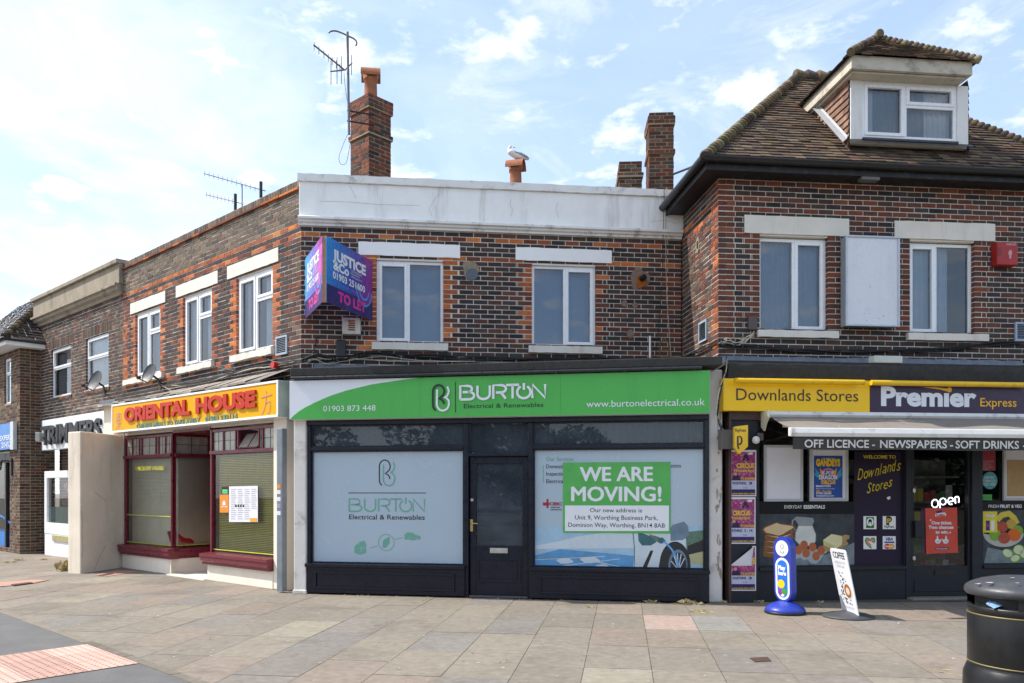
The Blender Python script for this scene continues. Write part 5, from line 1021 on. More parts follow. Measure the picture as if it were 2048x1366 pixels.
def board(fr, s0, s1, m, rows):
    b = MB(); b.box(fr, s0, s1, -.006, .0, tz0, tz1, 0); b.rect(fr, s0, s1, tz0, tz0 + .26, .0015, 1); W_ = s1 - s0; g = lambda x: s0 + W_ * x; h = lambda y: tz0 + (tz1 - tz0) * y; o = .003
    b.text(fr, 'JUSTICE', g(.12), g(.84), h(.70), h(.85), o, 2, bold=.05); b.text(fr, '&Co', g(.13), g(.46), h(.55), h(.68), o, 2, bold=.045)
    for i, t in enumerate(('COMMERCIAL', 'PROPERTY', 'SPECIALISTS')): b.text(fr, t, g(.50), g((.75, .71, .75)[i]), h(.645 - i * .045), h(.672 - i * .045), o, 2)
    b.text(fr, '01903 251600', g(.12), g(.82), h(.41), h(.51), o, 2, bold=.03); b.text(fr, 'justiceandco.co.uk', g(.13), g(.66), h(.33), h(.37), o, 3)
    b.text(fr, 'TO LET', g(.23), g(.84), h(.09), h(.23), o, 4, bold=.05)
    for r_, m_ in ((.23, 3), (.185, 5), (.14, 3)): b.ribbon(fr, [(g(.80) - r_ * 1.0, h(.50))] + [(g(.80) + r_ * math.cos(rad(a)), h(.44) + r_ * math.sin(rad(a))) for a in range(180, 361, 12)] + ([(g(.80) + r_, h(.74))] if r_ > .15 and r_ < .2 else []), .03, o - .0008, m_)
    b.rect(fr, g(.80), s1, h(.90), h(1), o - .001, 5)
    pn = b.build('panel', [m, mat('indigo_print', S('2d2068', .95), .35), SWHITE, mat('cyan_print', S('3f9fe6', .95), .35), mat('magenta_print', S('e0309a', .95), .35), mat('violet_print', S('a02f96', .95), .35)], tl, recalc=False)
    return pn
TR_ = Frame(ap[0] + .022, ap[1], R1[0] - ap[0] - .022, R1[1] - ap[1]); TLf = Frame(L1[0], L1[1], ap[0] - .04 - L1[0], ap[1] - L1[1])
lr = math.hypot(R1[0] - ap[0] - .022, R1[1] - ap[1]); ll = math.hypot(ap[0] - .04 - L1[0], ap[1] - L1[1])
rx = (TR_.x - tl.location[0]) * TR_.dx + (TR_.y - tl.location[1]) * TR_.dy; lx = (TLf.x - tl.location[0]) * TLf.dx + (TLf.y - tl.location[1]) * TLf.dy
board(TR_, 0, lr, grad('board_gradient_right', S('1690dc', .95), S('3f3fa6', .95), S('9a2c92', .95), TR_, rx - .2, rx + lr - .1), 0); board(TLf, 0, ll, grad('board_gradient_sunlit', S('3fb4f0', .95), S('8a63c8', .95), S('e85fb4', .95), TLf, lx - .2, lx + ll - .05), 0)  # left panel repeats the gradient lighter, with sunlight painted into its colours
WOOD = mat('weathered_timber', S('b59a76', .8), .8, var=.25, scale=14)
for fr, a in ((TR_, 0.004), (TLf, ll - .044)): b = MB(); b.box(fr, a, a + .04, -.046, -.0065, tz0, tz1); b.build('batten', WOOD, tl)
for fr, l_ in ((TR_, lr), (TLf, ll)):
    for z_ in (tz0 + .04, tz1 - .06): b = MB(); b.box(fr, .05, l_ - .05, -.04, -.0065, z_, z_ + .03); b.build('brace', WOOD, tl)
# we are moving banner
o = -.034; mv = grp('notice', 'green and white moving notice stuck over the right hand frosted shop window', 'notice', BS.w(BS.s(1233), -.03, 1.13)); f_ = BS
b = MB(); b.box(BS, BS.s(1126, o), BS.s(1341, o), -.0405, o, BS.z(1233, 1066, o), BS.z(1233, 924.5, o)); b.build('panel', mat('green_notice', S('58b556', .92), .4), mv)
b = MB(); b.px(BS, [(1130, 1062), (1337.8, 1062), (1337.8, 1011), (1130, 1011)], o + .002, 0)
for t, a, c, vb, vc, k in (('WE ARE', 1160.6, 1305, 961.6, 934.5, .022), ('MOVING!', 1143.4, 1322, 1002, 974, .014)): [b.tx(BS, t, a + du, c + du, vb + dv, vc + dv, o + .002 + n_ * .0004, 0) for n_, (du, dv) in enumerate(((0, 0), (-1.3, 0), (1.3, 0), (-.6, .8), (.6, -.8), (-.6, -.8), (.6, .8)))]
for t, a, c, vb, hh in (('Our new address is', 1180, 1284, 1024.5, 8), ('Unit 9, Worthing Business Park,', 1150, 1315.5, 1039.5, 8.5), ('Dominion Way, Worthing, BN14 8AB', 1136.5, 1330, 1054.5, 8.5)): b.tx(BS, t, a, c, vb, vb - hh, o + .004, 1, bold=.002)
b.build('lettering', [SWHITE, mat('film_dark_ink')], mv, recalc=False)
# ================================================================== awning
aw = grp('awning', 'grey retractable awning with printed valance over the convenience store window', 'awning', DS.w(3, .6, 2.2)); a0, a1 = DS.s(1528, .12), 5.9
WM = mat('dirty_white_metal', S('e6e4df', .9), .45, var=.06, dirt=.6, dirtcol=S('4f4a40'), dscale=5)
b = MB(); b.section(DS, [(.06, 2.49), (.20, 2.49), (.22, 2.52), (.20, 2.565), (.06, 2.565)], a0, a1); b.build('cassette', WM, aw)
b = MB(); b.prism(DS.back(a0 - .006, .06), [(-.22, 2.58), (.0, 2.56), (.0, 2.36), (-.10, 2.30), (-.16, 2.40), (-.24, 2.47)], -.012, .006); b.build('end_cap', mat('aged_cream_plastic', S('dcd6b8', .85), .5), aw, bevel=.01)
fo2, fz = 1.14, 2.21; bs_ = DS.s(1580, fo2)
b = MB(); n = 24; v = []
for i in range(n + 1):
    s_ = a0 + .06 + (a1 - a0 - .06) * i / n
    for j in range(9): t = j / 8; v.append(DS.w(max(s_, bs_ * t + (a0 + .06) * (1 - t)), .17 + (fo2 - .17) * t, 2.50 + (fz + .06 - 2.50) * t - .05 * math.sin(math.pi * t) * (1 + .35 * math.sin(s_ * 5))))
b.add(v, [(i * 9 + j, (i + 1) * 9 + j, (i + 1) * 9 + j + 1, i * 9 + j + 1) for i in range(n) for j in range(8)], 0, None, True); b.build('canopy_fabric', mat('taupe_awning_fabric', S('8d857c', .8), .9, var=.1, scale=6, dirt=.3, dirtcol=S('5a5046')), aw, recalc=False)
b = MB(); b.section(DS, [(fo2 - .05, fz - .035), (fo2 + .03, fz - .045), (fo2 + .045, fz + .0), (fo2 + .02, fz + .06), (fo2 - .05, fz + .07)], bs_, a1); b.build('front_bar', WM, aw, bevel=.006)
vo = fo2 + .012; b = MB(); n = 60; v = []; vz1, vz0 = fz - .04, DS.z(1700, 899.5, vo)
for i in range(n + 1): s_ = bs_ + .03 + (a1 - bs_ - .03) * i / n; v += [DS.w(s_, vo, vz1), DS.w(s_, vo + .004 * math.sin(s_ * 9), vz0 + .004 * math.sin(s_ * 4))]
b.add(v, [(2 * i, 2 * i + 2, 2 * i + 3, 2 * i + 1) for i in range(n)]); b.build('valance', mat('charcoal_valance', S('45433f', .85), .9, var=.12, scale=5, dirt=.4, dirtcol=S('6a6658'), dscale=4), aw, recalc=False)
b = MB(); vt = DS.s(1609, vo + .01)
for t, u0, u1 in (('OFF LICENCE', 1609, 1738), ('-', 1744, 1750), ('NEWSPAPERS', 1760, 1894), ('-', 1900, 1906), ('SOFT DRINKS', 1911, 2038), ('-', 2046, 2052)): b.tx(DS, t, u0, u1, 896, 881, vo + .012, 0, bold=.02, ref=1830)
b.build('lettering', mat('worn_white_print', S('dcdad4', .9), .7, dirt=.4, dirtcol=S('6a6860'), dscale=9), aw, recalc=False)
for s_ in (a0 + .45, a1 - 1.2): b = MB(); b.tube([DS.w(s_ - .2, .15, 2.38), DS.w(s_ + .35, .6, 2.32), DS.w(s_ - .0, fo2 - .04, fz)], .026, 0, 8); b.build('folding_arm', WM, aw)
# ================================================================== things on the store front
pp_ = grp('projecting_sign', 'yellow shield shaped bill payment sign on a grey bracket beside the white pilaster', 'sign', DS.w(DS.s(1480), .3, 1.98))
b = MB(); fz0, fz1 = DS.z(1455, 898, .12), DS.z(1455, 860, .12); b.box(DS, DS.s(1441, .12), DS.s(1472, .12), .06, .16, fz0, fz1); b.box(DS, DS.s(1441, .12) - .01, DS.s(1441, .12) + .02, .055, .17, fz0 - .01, fz1 + .01); b.build('bracket_box', mat('grey_box', S('6f6d6a', .8), .5), pp_, bevel=.004)
PF2 = Frame(*DS.w(DS.s(1469, .34), .34, 0)[:2], DS.dx * .985 - .17 * DS.nx * -1, DS.dy * .985 + .17 * DS.ny); us, zs_ = PF2.s, PF2.z; PYEL = mat('sign_yellow', S('f3c52c', .95), .35)
b = MB(); b.prism(PF2, [(us(1469), zs_(1469, 895)), (us(1478.5), zs_(1478, 908.5)), (us(1496), zs_(1496, 893)), (us(1496), zs_(1496, 850)), (us(1469), zs_(1469, 853))], -.10, 0); b.build('plaque', PYEL, pp_, bevel=.012)
b = MB(); b.tx(PF2, 'PayPoint', 1470.5, 1492, 863.5, 857.5, .004, 0, bold=.01); b.ribbon(PF2, [(us(u), zs_(u, v)) for u, v in ((1477.5, 898), (1475.5, 892), (1475.5, 873), (1480, 873), (1483, 876), (1483.5, 883), (1481, 888), (1477.5, 889))], .02, .004, 0); b.build('lettering', mat('film_dark_ink'), pp_, recalc=False)
cc_ = grp('security_camera', 'white dome security camera on a grey bracket beside the yellow payment sign', 'camera', DS.w(DS.s(1514), .1, 2.05)); cs_, cz_ = DS.s(1512, .12), DS.z(1512, 880, .12)
b = MB(); c_ = DS.w(cs_, .12, cz_); b.lathe((c_[0], c_[1], c_[2]), [(.052 * math.sin(rad(a)), -.052 * math.cos(rad(a))) for a in range(0, 181, 15)], 20); b.build('ball', WHITE, cc_)
b = MB(); b.box(DS, cs_ + .05, cs_ + .13, .02, .07, cz_ + .0, cz_ + .10); b.tube([DS.w(cs_ + .03, .1, cz_ + .01), DS.w(cs_ + .08, .06, cz_ + .05)], .022, 0, 8); b.build('bracket', mat('grey_box'), cc_, bevel=.008)
# circus posters pasted on the pillar
def festive(name, seed):
    if name in _m: return _m[name]
    m = mat(name, (.4, .1, .3), .4); t = m.node_tree; p = t.nodes['Principled BSDF']; tcn = N(t, 'ShaderNodeTexCoord'); nf = noise_n(t, tcn.outputs['Object'], 24, 4, .75, .8, (seed, seed * 2, 0)); rp = N(t, 'ShaderNodeValToRGB'); L(t, nf, rp.inputs[0])
    e = rp.color_ramp.elements; e[0].position = .3; e[0].color = (*S('2c1848', .9), 1); e[1].position = .72; e[1].color = (*S('d8c0de', .9), 1)
    for ps, c in ((.42, '7c2a78'), (.50, 'b82e5c'), (.56, '7a3aa0'), (.60, 'e8a860'), (.64, 'd6588e'), (.67, '5a7ad8')): k = e.new(ps); k.color = (*S(c, .9), 1)
    L(t, rp.outputs[0], p.inputs['Base Color']); return m
PAPER = mat('white_paper', S('e9e8ec', .9), .6, var=.04, scale=5); GOLD = mat('gold_print', S('e8bd3a', .95), .4, var=.2, scale=30); PALEB = mat('pale_blue_print', S('c3c6dc', .9), .5, var=.1); DKP = mat('dark_purple_print', S('2a1a3e'), .5)
def circus(u0, u1, v0, v1, lab, torn=False, shift=0.0):
    po = .036; b = MB(); W_ = u1 - u0; h_ = v1 - v0; U = lambda x: u0 + W_ * x; V = lambda y: v0 + h_ * y
    def K(q, m, dz=0): b.face(DS, [(DS.s(U(x), po), DS.z(U(x), V(y), po)) for x, y in q], po + dz, m)
    y0 = .0 if not torn else .38
    sh = [(0, y0), (1, 0 if not torn else .02), (1, 1), (0, 1)] if not torn else [(0, .42), (.82, .42), (.86, .0), (1, 0), (1, 1), (0, 1)]
    b.prism(DS, [(DS.s(U(x), po), DS.z(U(x), V(y), po)) for x, y in sh], .031, po, 0)
    K(((.05, max(y0 + .04, .03)), (.96, max(y0 + .04, .03)), (.96, .66), (.05, .66)) if not torn else ((.05, .44), (.96, .44), (.96, .66), (.05, .66)), 1, .001); K(((.05, .665), (.96, .665), (.96, .975), (.05, .975)), 2, .0012)
    if torn: K(((.87, .03), (.96, .03), (.96, .44), (.84, .44)), 1, .001)
    K(((.05, .85), (.96, .85), (.96, .915), (.05, .915)), 3, .0016); K(((.05, .915), (.96, .915), (.96, .975), (.05, .975)), 4, .0016)
    T = lambda t, x0, x1, yb, yc, m, **k: b.tx(DS, t, U(x0), U(x1), V(yb), V(yc), po + .003, m, **k)
    if not torn: T('CIRCUS', .24 - shift, .93 - shift, .385, .29, 5, bold=.05); T('Wonderland', .14 - shift, .95 - shift, .475, .41, 5, bold=.02, shear=.25)
    else: T('S', .84, .98, .40, .27, 5, bold=.05)
    K(((.1, .56), (.22, .50), (.34, .56), (.40, .66), (.06, .66)), 4, .0018); b.disc(DS, DS.s(U(.2 - shift * .3), po), DS.z(U(.2), V(.52), po), .022, po + .0024, 6, 12)
    if not torn:
        for x, y, r_ in ((.6, .14, .03), (.52, .2, .02), (.68, .2, .02)): b.disc(DS, DS.s(U(x), po), DS.z(U(x), V(y), po), r_, po + .002, 4, 10)
        K(((.70, .05), (.86, .05), (.86, .10), (.70, .10)), 0, .0022)
    T("IT'S SHOWTIME", .42, .96, .645, .595, 5, bold=.04); T('WORTHING' if not shift else 'RTHING', .08, .62 - shift, .745, .69, 4, bold=.03); T('3 - 14' if shift else '3', .7 - shift, .84 if not shift else .88, .745, .69, 4, bold=.03)
    T('7.30', .5, .66, .83, .80, 4); T('BOOK NOW! 07521 612340', .08, .94, .96, .93, 5, bold=.04)
    if torn:
        fo_ = [DS.w(DS.s(U(x), po), po + dz, DS.z(U(x), V(y), po)) for x, y, dz in ((.03, .42, .006), (.70, .08, .05), (.9, .0, .012), (.86, .2, .01), (.80, .43, .005))]; b.poly(fo_, 0)
    o_ = b.build('circus_poster', [PAPER, festive('circus_print', u0 * .1), PALEB, mat('indigo_print'), DKP, GOLD, mat('skin_print', S('c79a80', .9), .5)], recalc=False); tag(o_, lab, 'poster', 'circus posters on the pillar')
circus(1460.5, 1512.5, 900, 992.5, 'topmost of three purple circus posters pasted on the charcoal pillar'); circus(1460, 1511, 994.5, 1087.5, 'middle of three purple circus posters pasted on the charcoal pillar', shift=.14); circus(1460.5, 1512, 1092, 1181.5, 'lowest circus poster with its corner torn and folded over', True)
def case(u0, u1, v0, v1, lab):
    g_ = grp('poster_case', lab, 'notice board', DS.w(DS.s((u0 + u1) / 2), -.03, DS.z(u0, v1))); b = MB(); s0, s1 = spx(u0), spx(u1); z0, z1 = zpx((u0 + u1) / 2, v1), zpx((u0 + u1) / 2, v0); k = .035
    for a, c, d, e in ((s0, s0 + k, z0, z1), (s1 - k, s1, z0, z1), (s0 + k, s1 - k, z0, z0 + k), (s0 + k, s1 - k, z1 - k, z1)): b.box(DS, a, c, -.07, -.035, d, e)
    b.build('frame', mat('silver_frame', S('c4c5c6', .85), .4, .2), g_, bevel=.004); b = MB(); b.box(DS, s0 + k, s1 - k, -.07, -.05, z0 + k, z1 - k); b.build('backing', PAPER, g_); return g_, s0, s1, z0, z1
case(1527.5, 1605.5, 890, 1003, 'empty white poster case in the store window next to the charcoal pillar')
gc, s0, s1, z0, z1 = case(1619, 1696, 896, 1002.5, 'white poster case holding the blue dragon circus poster')
b = MB(); o = -.046; tu = lambda t, u0, u1, vb, vc, m, **k: b.tx(DS, t, u0, u1, vb, vc, o + .004, m, **k)
b.box(DS, spx(1628, o), spx(1685, o), -.0495, o, zpx(1656, 995.5, o), zpx(1656, 911.5, o)); b.disc(DS, spx(1656.5, o), zpx(1656, 953, o), .115, o + .001, 1, 24); b.disc(DS, spx(1656.5, o), zpx(1656, 953, o), .095, o + .0016, 2, 24)
for sx in (-1, 1): b.face(DS, [(spx(1656.5 + sx * x, o), zpx(1656, y, o)) for x, y in ((17, 948), (27, 934), (25, 945), (29, 948), (23, 955), (17, 956))], o + .002, 3); b.face(DS, [(spx(1656.5 + sx * x, o), zpx(1656, y, o)) for x, y in ((8, 947), (17, 936), (16, 946), (11, 952))], o + .0022, 4)
tu('GANDEYS', 1632, 1680.5, 931.5, 919, 5, bold=.07); tu('K-POP', 1645, 1668, 949, 942.5, 6, bold=.03); tu('DRAGON', 1638, 1674.5, 958.5, 950.5, 6, bold=.04); tu('CIRCUS', 1642, 1671, 968, 961, 5, bold=.04); tu('BRIGHTON', 1632, 1661, 974, 970.5, 6, bold=.04); tu('28th - 31st May', 1632, 1663, 984, 980.5, 5, bold=.02); tu('07978 228483', 1632, 1662.5, 988.5, 985, 6, bold=.03); tu('gandeyscircus.com', 1632, 1668, 993, 989.5, 6, bold=.02); tu('BRIGHTON RACE HILL', 1632, 1670, 978.5, 976.3, 6); tu('www.gandeyscircus.com', 1645, 1672, 917.5, 915, 6)
b.build('poster', [mat('royal_blue_print', S('154a9e', .95), .4), mat('pink_glow_print', S('e48a9a', .9), .4, var=.2), mat('violet_glow_print', S('6a4f9c', .9), .4, var=.4, scale=20), mat('teal_wing_print', S('3ba0c0', .9), .4), mat('orange_print', S('f0a030')), mat('yellow2_print'), SWHITE], gc, recalc=False)
gc, s0, s1, z0, z1 = case(2006, 2066, 880, 1001, 'cork backed poster case with a torn sheet at the right edge of the store'); b = MB(); b.box(DS, s0 + .06, s1 - .06, -.0495, -.046, z0 + .06, z1 - .28); b.build('cork_sheet', mat('brown_card', S('c2a070', .85), .8, var=.12), gc)
def flat(name, f, q, o, m, lab, cat, extra=None, th=.004):
    g_ = MB(); g_.prism(f, [(f.s(u, o), f.z(u, v, o)) for u, v in q], o - th, o, 0)
    if extra: extra(g_)
    ob = g_.build(name, m, recalc=False); return tag(ob, lab, cat)
def lot(g):
    oo_ = -.071; t = lambda s_, a, c, vb, vc, m=1, **k: g.tx(DS, s_, a, c, vb, vc, oo_ + .003, m, **k)
    g.px(DS, [(1870, 1031), (1872, 1026), (1890, 1025), (1893, 1029), (1890, 1033), (1872, 1034)], oo_ + .0015, 1); t('Lotto', 1872.5, 1890, 1033, 1027, 0, bold=.06); g.px(DS, [(1873, 1022), (1884, 1020), (1884, 1025), (1873, 1027)], oo_ + .0018, 2)
    t('One ticket.', 1863, 1904, 1048.5, 1042.5, bold=.04); t('Two chances', 1857, 1907, 1057.5, 1051.5, bold=.04); t('to win.', 1871, 1897, 1067, 1061, bold=.04)
    for cx, sg_ in ((1876, 1), (1891, -1)):
        g.px(DS, [(cx - 6 * sg_, 1080), (cx - 3 * sg_, 1078), (cx - 2 * sg_, 1072), (cx, 1071), (cx + .5 * sg_, 1077), (cx + 3 * sg_, 1080), (cx + 7 * sg_, 1077), (cx + 6 * sg_, 1082), (cx + 3 * sg_, 1087), (cx - 3 * sg_, 1087), (cx - 6 * sg_, 1084)], oo_ + .002, 1); g.ribbon(DS, [(DS.s(u, oo_), DS.z(u, v, oo_)) for u, v in ((cx - 3 * sg_, 1082), (cx, 1084), (cx + 2 * sg_, 1081))], .006, oo_ + .003, 2)
    g.px(DS, [(1871, 1095), (1897, 1094.5), (1897, 1099), (1871, 1099.5)], oo_ + .0015, 2); t('Play in store today', 1873, 1895, 1098.2, 1096, bold=.03)
    for u, v in ((1861, 1040), (1900, 1065)): g.px(DS, [(u - 2.5, v), (u, v - .8), (u, v - 3.5), (u + .8, v - .8), (u + 3, v), (u + .8, v + .8), (u, v + 3.5), (u - .6, v + .8)], oo_ + .0015, 1)
flat('lottery_poster', DS, [(1850.5, 1016.5), (1914, 1015), (1916, 1105), (1852.5, 1108)], -.071, [mat('poster_red', S('dd4a34', .92), .4), SWHITE, mat('indigo_print')], 'orange red lottery poster stuck on the glass of the store door', 'poster', lot)
# neon sign
ne = grp('neon_sign', 'lit white neon open sign hanging inside the store door', 'sign', DS.w(spx(1890), -.13, zpx(1890, 1012))); NEON = mat('neon_white', (.93, .95, 1), .3, emit=2.2); no = -.13
def nz(pts): b.tube([DS.w(DS.s(u, no), no, DS.z(u, v, no)) for u, v in pts], .0062, 0, 6)
b = MB(); cir = lambda cx, cy, rx_, ry_, a0, a1: [(cx + rx_ * math.cos(rad(a)), cy - ry_ * math.sin(rad(a))) for a in range(a0, a1 + (1 if a1 > a0 else -1), 20 if a1 > a0 else -20)]
nz(cir(1870, 1007, 6.5, 8, 90, 450)); nz([(1880, 1016), (1880, 1000)] + cir(1886, 1003, 6, 6.5, 150, -150)); nz([(1896, 1004), (1907, 1002)] + cir(1901.5, 1002, 5.5, 7, 0, 300)); nz([(1911, 1007), (1910, 994)] + cir(1914, 997, 3.6, 4, 160, 0) + [(1917.5, 1005)])
b.build('neon_tube', NEON, ne); b = MB(); b.box(DS, DS.s(1868, no), DS.s(1914, no), no - .03, no - .02, zpx(1890, 1005), zpx(1890, 1002)); b.build('backing_bar', BLACK, ne)
flat('window_sticker', DS, [(1964.5 + 15.5 + 15 * math.cos(rad(a)), 961 + 17.5 * math.sin(rad(a))) for a in range(0, 360, 18)], -.071, [mat('teal_sticker', S('3f9fa4', .9), .4), SWHITE], 'round teal tobacco sticker on the store window', 'sticker', lambda g: [g.tx(DS, t, a, c, vb, vb - 5, -.068, 1) for t, a, c, vb in (('HEATED', 1969, 1989, 957.5), ('TOBACCO', 1966, 1992, 964.5), ('SOLD HERE', 1967, 1991, 971))])
flat('window_sticker', DS, [(1964, 902), (1991, 902), (1991, 941.5), (1964, 941.5)], -.071, [mat('crimson_sticker', S('a02536', .9), .4), mat('pale_red_ink', S('d99aa0', .9), .4)], 'dark red parcel sticker above the round teal sticker', 'sticker', lambda g: [g.tx(DS, t, 1966, c, vb, vb - 4, -.068, 1) for t, c, vb in (('COLLECT,', 1988, 925), ('SEND &', 1982, 930.5), ('RETURN', 1985, 936), ('HERE', 1978, 940.5))])
flat('window_sticker', DS, [(1964.5, 989), (1984, 989), (1984, 1000.5), (1964.5, 1000.5)], -.071, [mat('green_sticker', S('4cae4a', .9), .4), BLACK], 'small green hygiene rating sticker under the teal one', 'sticker', lambda g: g.tx(DS, '0 1 2 3 4 5', 1966, 1982, 997, 993.5, -.068, 1))
flat('window_sticker', DS, [(1966, 1023), (1994.5, 1023), (1994.5, 1065), (1966, 1065)], -.059, [mat('lemon_sticker', S('efd91f', .9), .4), SWHITE, mat('blue_print'), mat('red_print')], 'yellow energy drink sticker over the fruit picture', 'sticker', lambda g: (g.tx(DS, 'WIINGS', 1970, 1989, 1034, 1029, -.056, 1, bold=.05), g.px(DS, [(1972, 1041), (1979.5, 1041), (1979.5, 1061), (1972, 1061)], -.057, 2), g.px(DS, [(1982, 1041), (1989, 1041), (1989, 1061), (1982, 1061)], -.057, 1), g.px(DS, [(1973.5, 1048), (1978, 1048), (1978, 1053), (1973.5, 1053)], -.056, 3)))
# takeaway notices
flat('menu_sheet', OS, [(458, 973), (515.5, 971.5), (515.5, 1044), (458, 1044)], -.03, [PAPER, mat('faint_grey_print', S('b9b9c2', .9), .6), mat('orange_print'), mat('film_dark_ink')], 'white printed menu sheet taped inside the takeaway window', 'poster', lambda g: [g.px(OS, [(462 + c * 13.5, 978 + r * 4.2), (473 + c * 13.5 - (r * 7 + c * 3) % 4, 978 + r * 4.2), (473 + c * 13.5 - (r * 7 + c * 3) % 4, 979.6 + r * 4.2), (462 + c * 13.5, 979.6 + r * 4.2)], -.028, 1) for c in range(4) for r in range(15) if not (c == 3 and r > 9)] + [g.px(OS, [(500, 1036), (514, 1036), (514, 1043), (500, 1043)], -.027, 2)] + [g.px(OS, [(470 + k * 5, 1010), (473 + k * 5, 1009), (473.5 + k * 5, 1014), (470 + k * 5, 1014)], -.027, 3) for k in range(4)])
flat('window_sticker', OS, [(439.5, 990), (457, 989.5), (457, 1025), (439.5, 1025)], -.03, [mat('orange_sticker', S('f08c1c', .95), .4), SWHITE], 'orange delivery sticker on the takeaway window left of the menu', 'sticker', lambda g: (g.px(OS, [(445, 1006), (448, 1000), (451, 1006), (451, 1010), (445, 1010)], -.027, 1), g.tx(OS, 'JUST EAT', 442, 455, 1015, 1011.8, -.027, 1, bold=.03)))
flat('window_sticker', OS, [(443, 973.5), (456, 973), (456, 988), (443, 988)], -.03, [BLACK, mat('mint_sticker', S('6fdc8a', .9), .4), mat('film_dark_ink')], 'black and green food hygiene sticker above the orange sticker', 'sticker', lambda g: (g.px(OS, [(444.5, 979), (455, 979), (455, 987), (444.5, 987)], -.028, 1), g.tx(OS, '0 1 2 3 4 5', 445, 454, 985, 982, -.026, 2)))
# ================================================================== small fittings on the walls
b = MB(); s0, s1 = BU.s(684.5, .12), BU.s(721, .12); z0, z1 = BU.z(700, 669, .12), BU.z(700, 636, .12); b.box(BU, s0, s1, 0, .15, z0, z1); ab = b.build('alarm_box', mat('rusty_white_enamel', S('dedad2', .85), .45, dirt=.55, dirtcol=S('7a4a2a'), dscale=7), bevel=.012); tag(ab, 'rust streaked white alarm box under the to let board', 'alarm box')
b = MB()
for i in range(5): b.box(BU, s0 + .09 + (i % 2) * .01, s1 - .08, .15, .156, z1 - .06 - i * .034, z1 - .04 - i * .034)
b.build('rusty_louvre', mat('rust', S('9a5426', .8), .9, var=.4, scale=40), ab)
b = MB(); b.box(BU, BU.s(672.5, .07), BU.s(691.5, .07), 0, .09, BU.z(682, 714, .07), BU.z(682, 679.5, .07)); tag(b.build('junction_box', mat('black_box', (.02, .023, .03), .5), bevel=.018), 'black plastic box on the brickwork below the rusty alarm box', 'box')
b = MB(); s0, s1, z0, z1 = DU.s(1692, .2), DU.s(1800.5, .2), DU.z(1746, 652.5, .2), DU.z(1746, 471, .2); b.box(DU, s0 + .012, s1 - .012, .03, .17, z0 + .012, z1 - .012); db_ = b.build('blank_lightbox', mat('box_side', S('aeb4ba', .85), .4, .2)); tag(db_, 'blank pale grey lightbox sign on the brick wall between the two upper windows', 'sign box')
b = MB(); k = .028
for a, c, d, e in ((s0, s1, z0, z0 + k), (s0, s1, z1 - k, z1), (s0, s0 + k, z0 + k, z1 - k), (s1 - k, s1, z0 + k, z1 - k)): b.box(DU, a, c, .17, .20, d, e)
b.build('frame', mat('anodised_frame', S('c8ced6', .85), .35, .3), db_, bevel=.006); b = MB(); b.rect(DU, s0 + k, s1 - k, z0 + k, z1 - k, .18); b.build('face', mat('opal_face', S('e4e6ec', .9), .3, var=.03, dirt=.22, dirtcol=S('a9a9a8'), dscale=4, streak=True), db_)
for k in range(9): b = MB(); sx, sz = DU.s(R.uniform(1722, 1770), .18), DU.z(1746, R.choice([R.uniform(540, 580), R.uniform(610, 645)]), .18); b.face(DU, blob(DU, sx, sz, R.uniform(.004, .014), R.uniform(.003, .006), 0, 8), .182); b.build('scuff', mat('grey_scuff', (.12, .12, .12), .8), db_)
b = MB(); b.box(DU, DU.s(1992.5, .12), DU.s(2034, .12), 0, .14, DU.z(2015, 531, .12), DU.z(2015, 485, .12)); rb = b.build('alarm_box', mat('red_plastic', S('a82420', .9), .4), bevel=.014); tag(rb, 'red burglar alarm box high on the store wall at the right edge', 'alarm box')
b = MB(); oo_ = .142
for i in range(5): z_ = DU.z(2000, 497 + i * 3.4, oo_); b.rect(DU, DU.s(1994.5, oo_), DU.s(2003, oo_), z_, z_ + .008, oo_, 0)
b.tx(DU, 'CHUBB ALARM', 2012, 2032, 490.5, 486.5, oo_, 1, bold=.04); b.face(DU, [(DU.s(u, oo_), DU.z(u, v, oo_)) for u, v in ((2019, 517), (2018, 510), (2016, 506), (2019, 501), (2021, 499), (2024, 502), (2024, 508), (2022, 512), (2023, 517))], oo_, 1); b.build('grille', [BLACK, mat('pale_red_ink')], rb, recalc=False)
b = MB(); b.box(DS, DS.s(1741, .06), DS.s(1797, .06), .0, .16, 3.242, 3.34); jb = b.build('junction_box', mat('pale_grey_green_box', S('c9cfc6', .85), .5), bevel=.012); tag(jb, 'pale grey junction box lying on the ledge above the store signs', 'box')
b = MB(); b.box(DU, DU.s(1494.5), DU.s(1512), 0, .05, DU.z(1503, 660, .02), DU.z(1503, 633, .02)); tag(b.build('junction_box', mat('brown_grey_box', S('5a4f4c', .9), .5), bevel=.006), 'small brown junction box at the sill of the store upper window', 'box')
b = MB(); b.box(DU, 1.95, 2.22, eo - .12, eo - .0, ez - .20, ez - .155); tag(b.build('eaves_floodlight', mat('grey_box'), bevel=.006), 'small grey flood lamp tucked under the black eaves', 'light')
b = MB(); rx_, rz_ = OU.s(557), OU.z(557, 729, .06); b.cyl(OU, rx_, rz_, .055, .02, .11); rl = b.build('alarm_bell', mat('red_gloss', S('c81e1e', .9), .3), bevel=.01); tag(rl, 'small round red alarm sounder among the cables at the takeaway corner', 'alarm')
b = MB(); b.tube([(-3.366 + .0, 11.80, .0), (-3.366, 11.80, 2.45)], .062, 0, 12); dp = MB(); pf = Frame(-3.42, 11.76, .88, -.47)
dp.box(pf, -.035, .075, -.06, .04, .02, 2.42); dpo = dp.build('cable_trunking', mat('galvanised_trunking', S('8b939a', .85), .5, .4, var=.15, dirt=.3, dirtcol=S('5d6064')), bevel=.008); tag(dpo, 'grey metal trunking running up between the takeaway and the green shop', 'trunking')
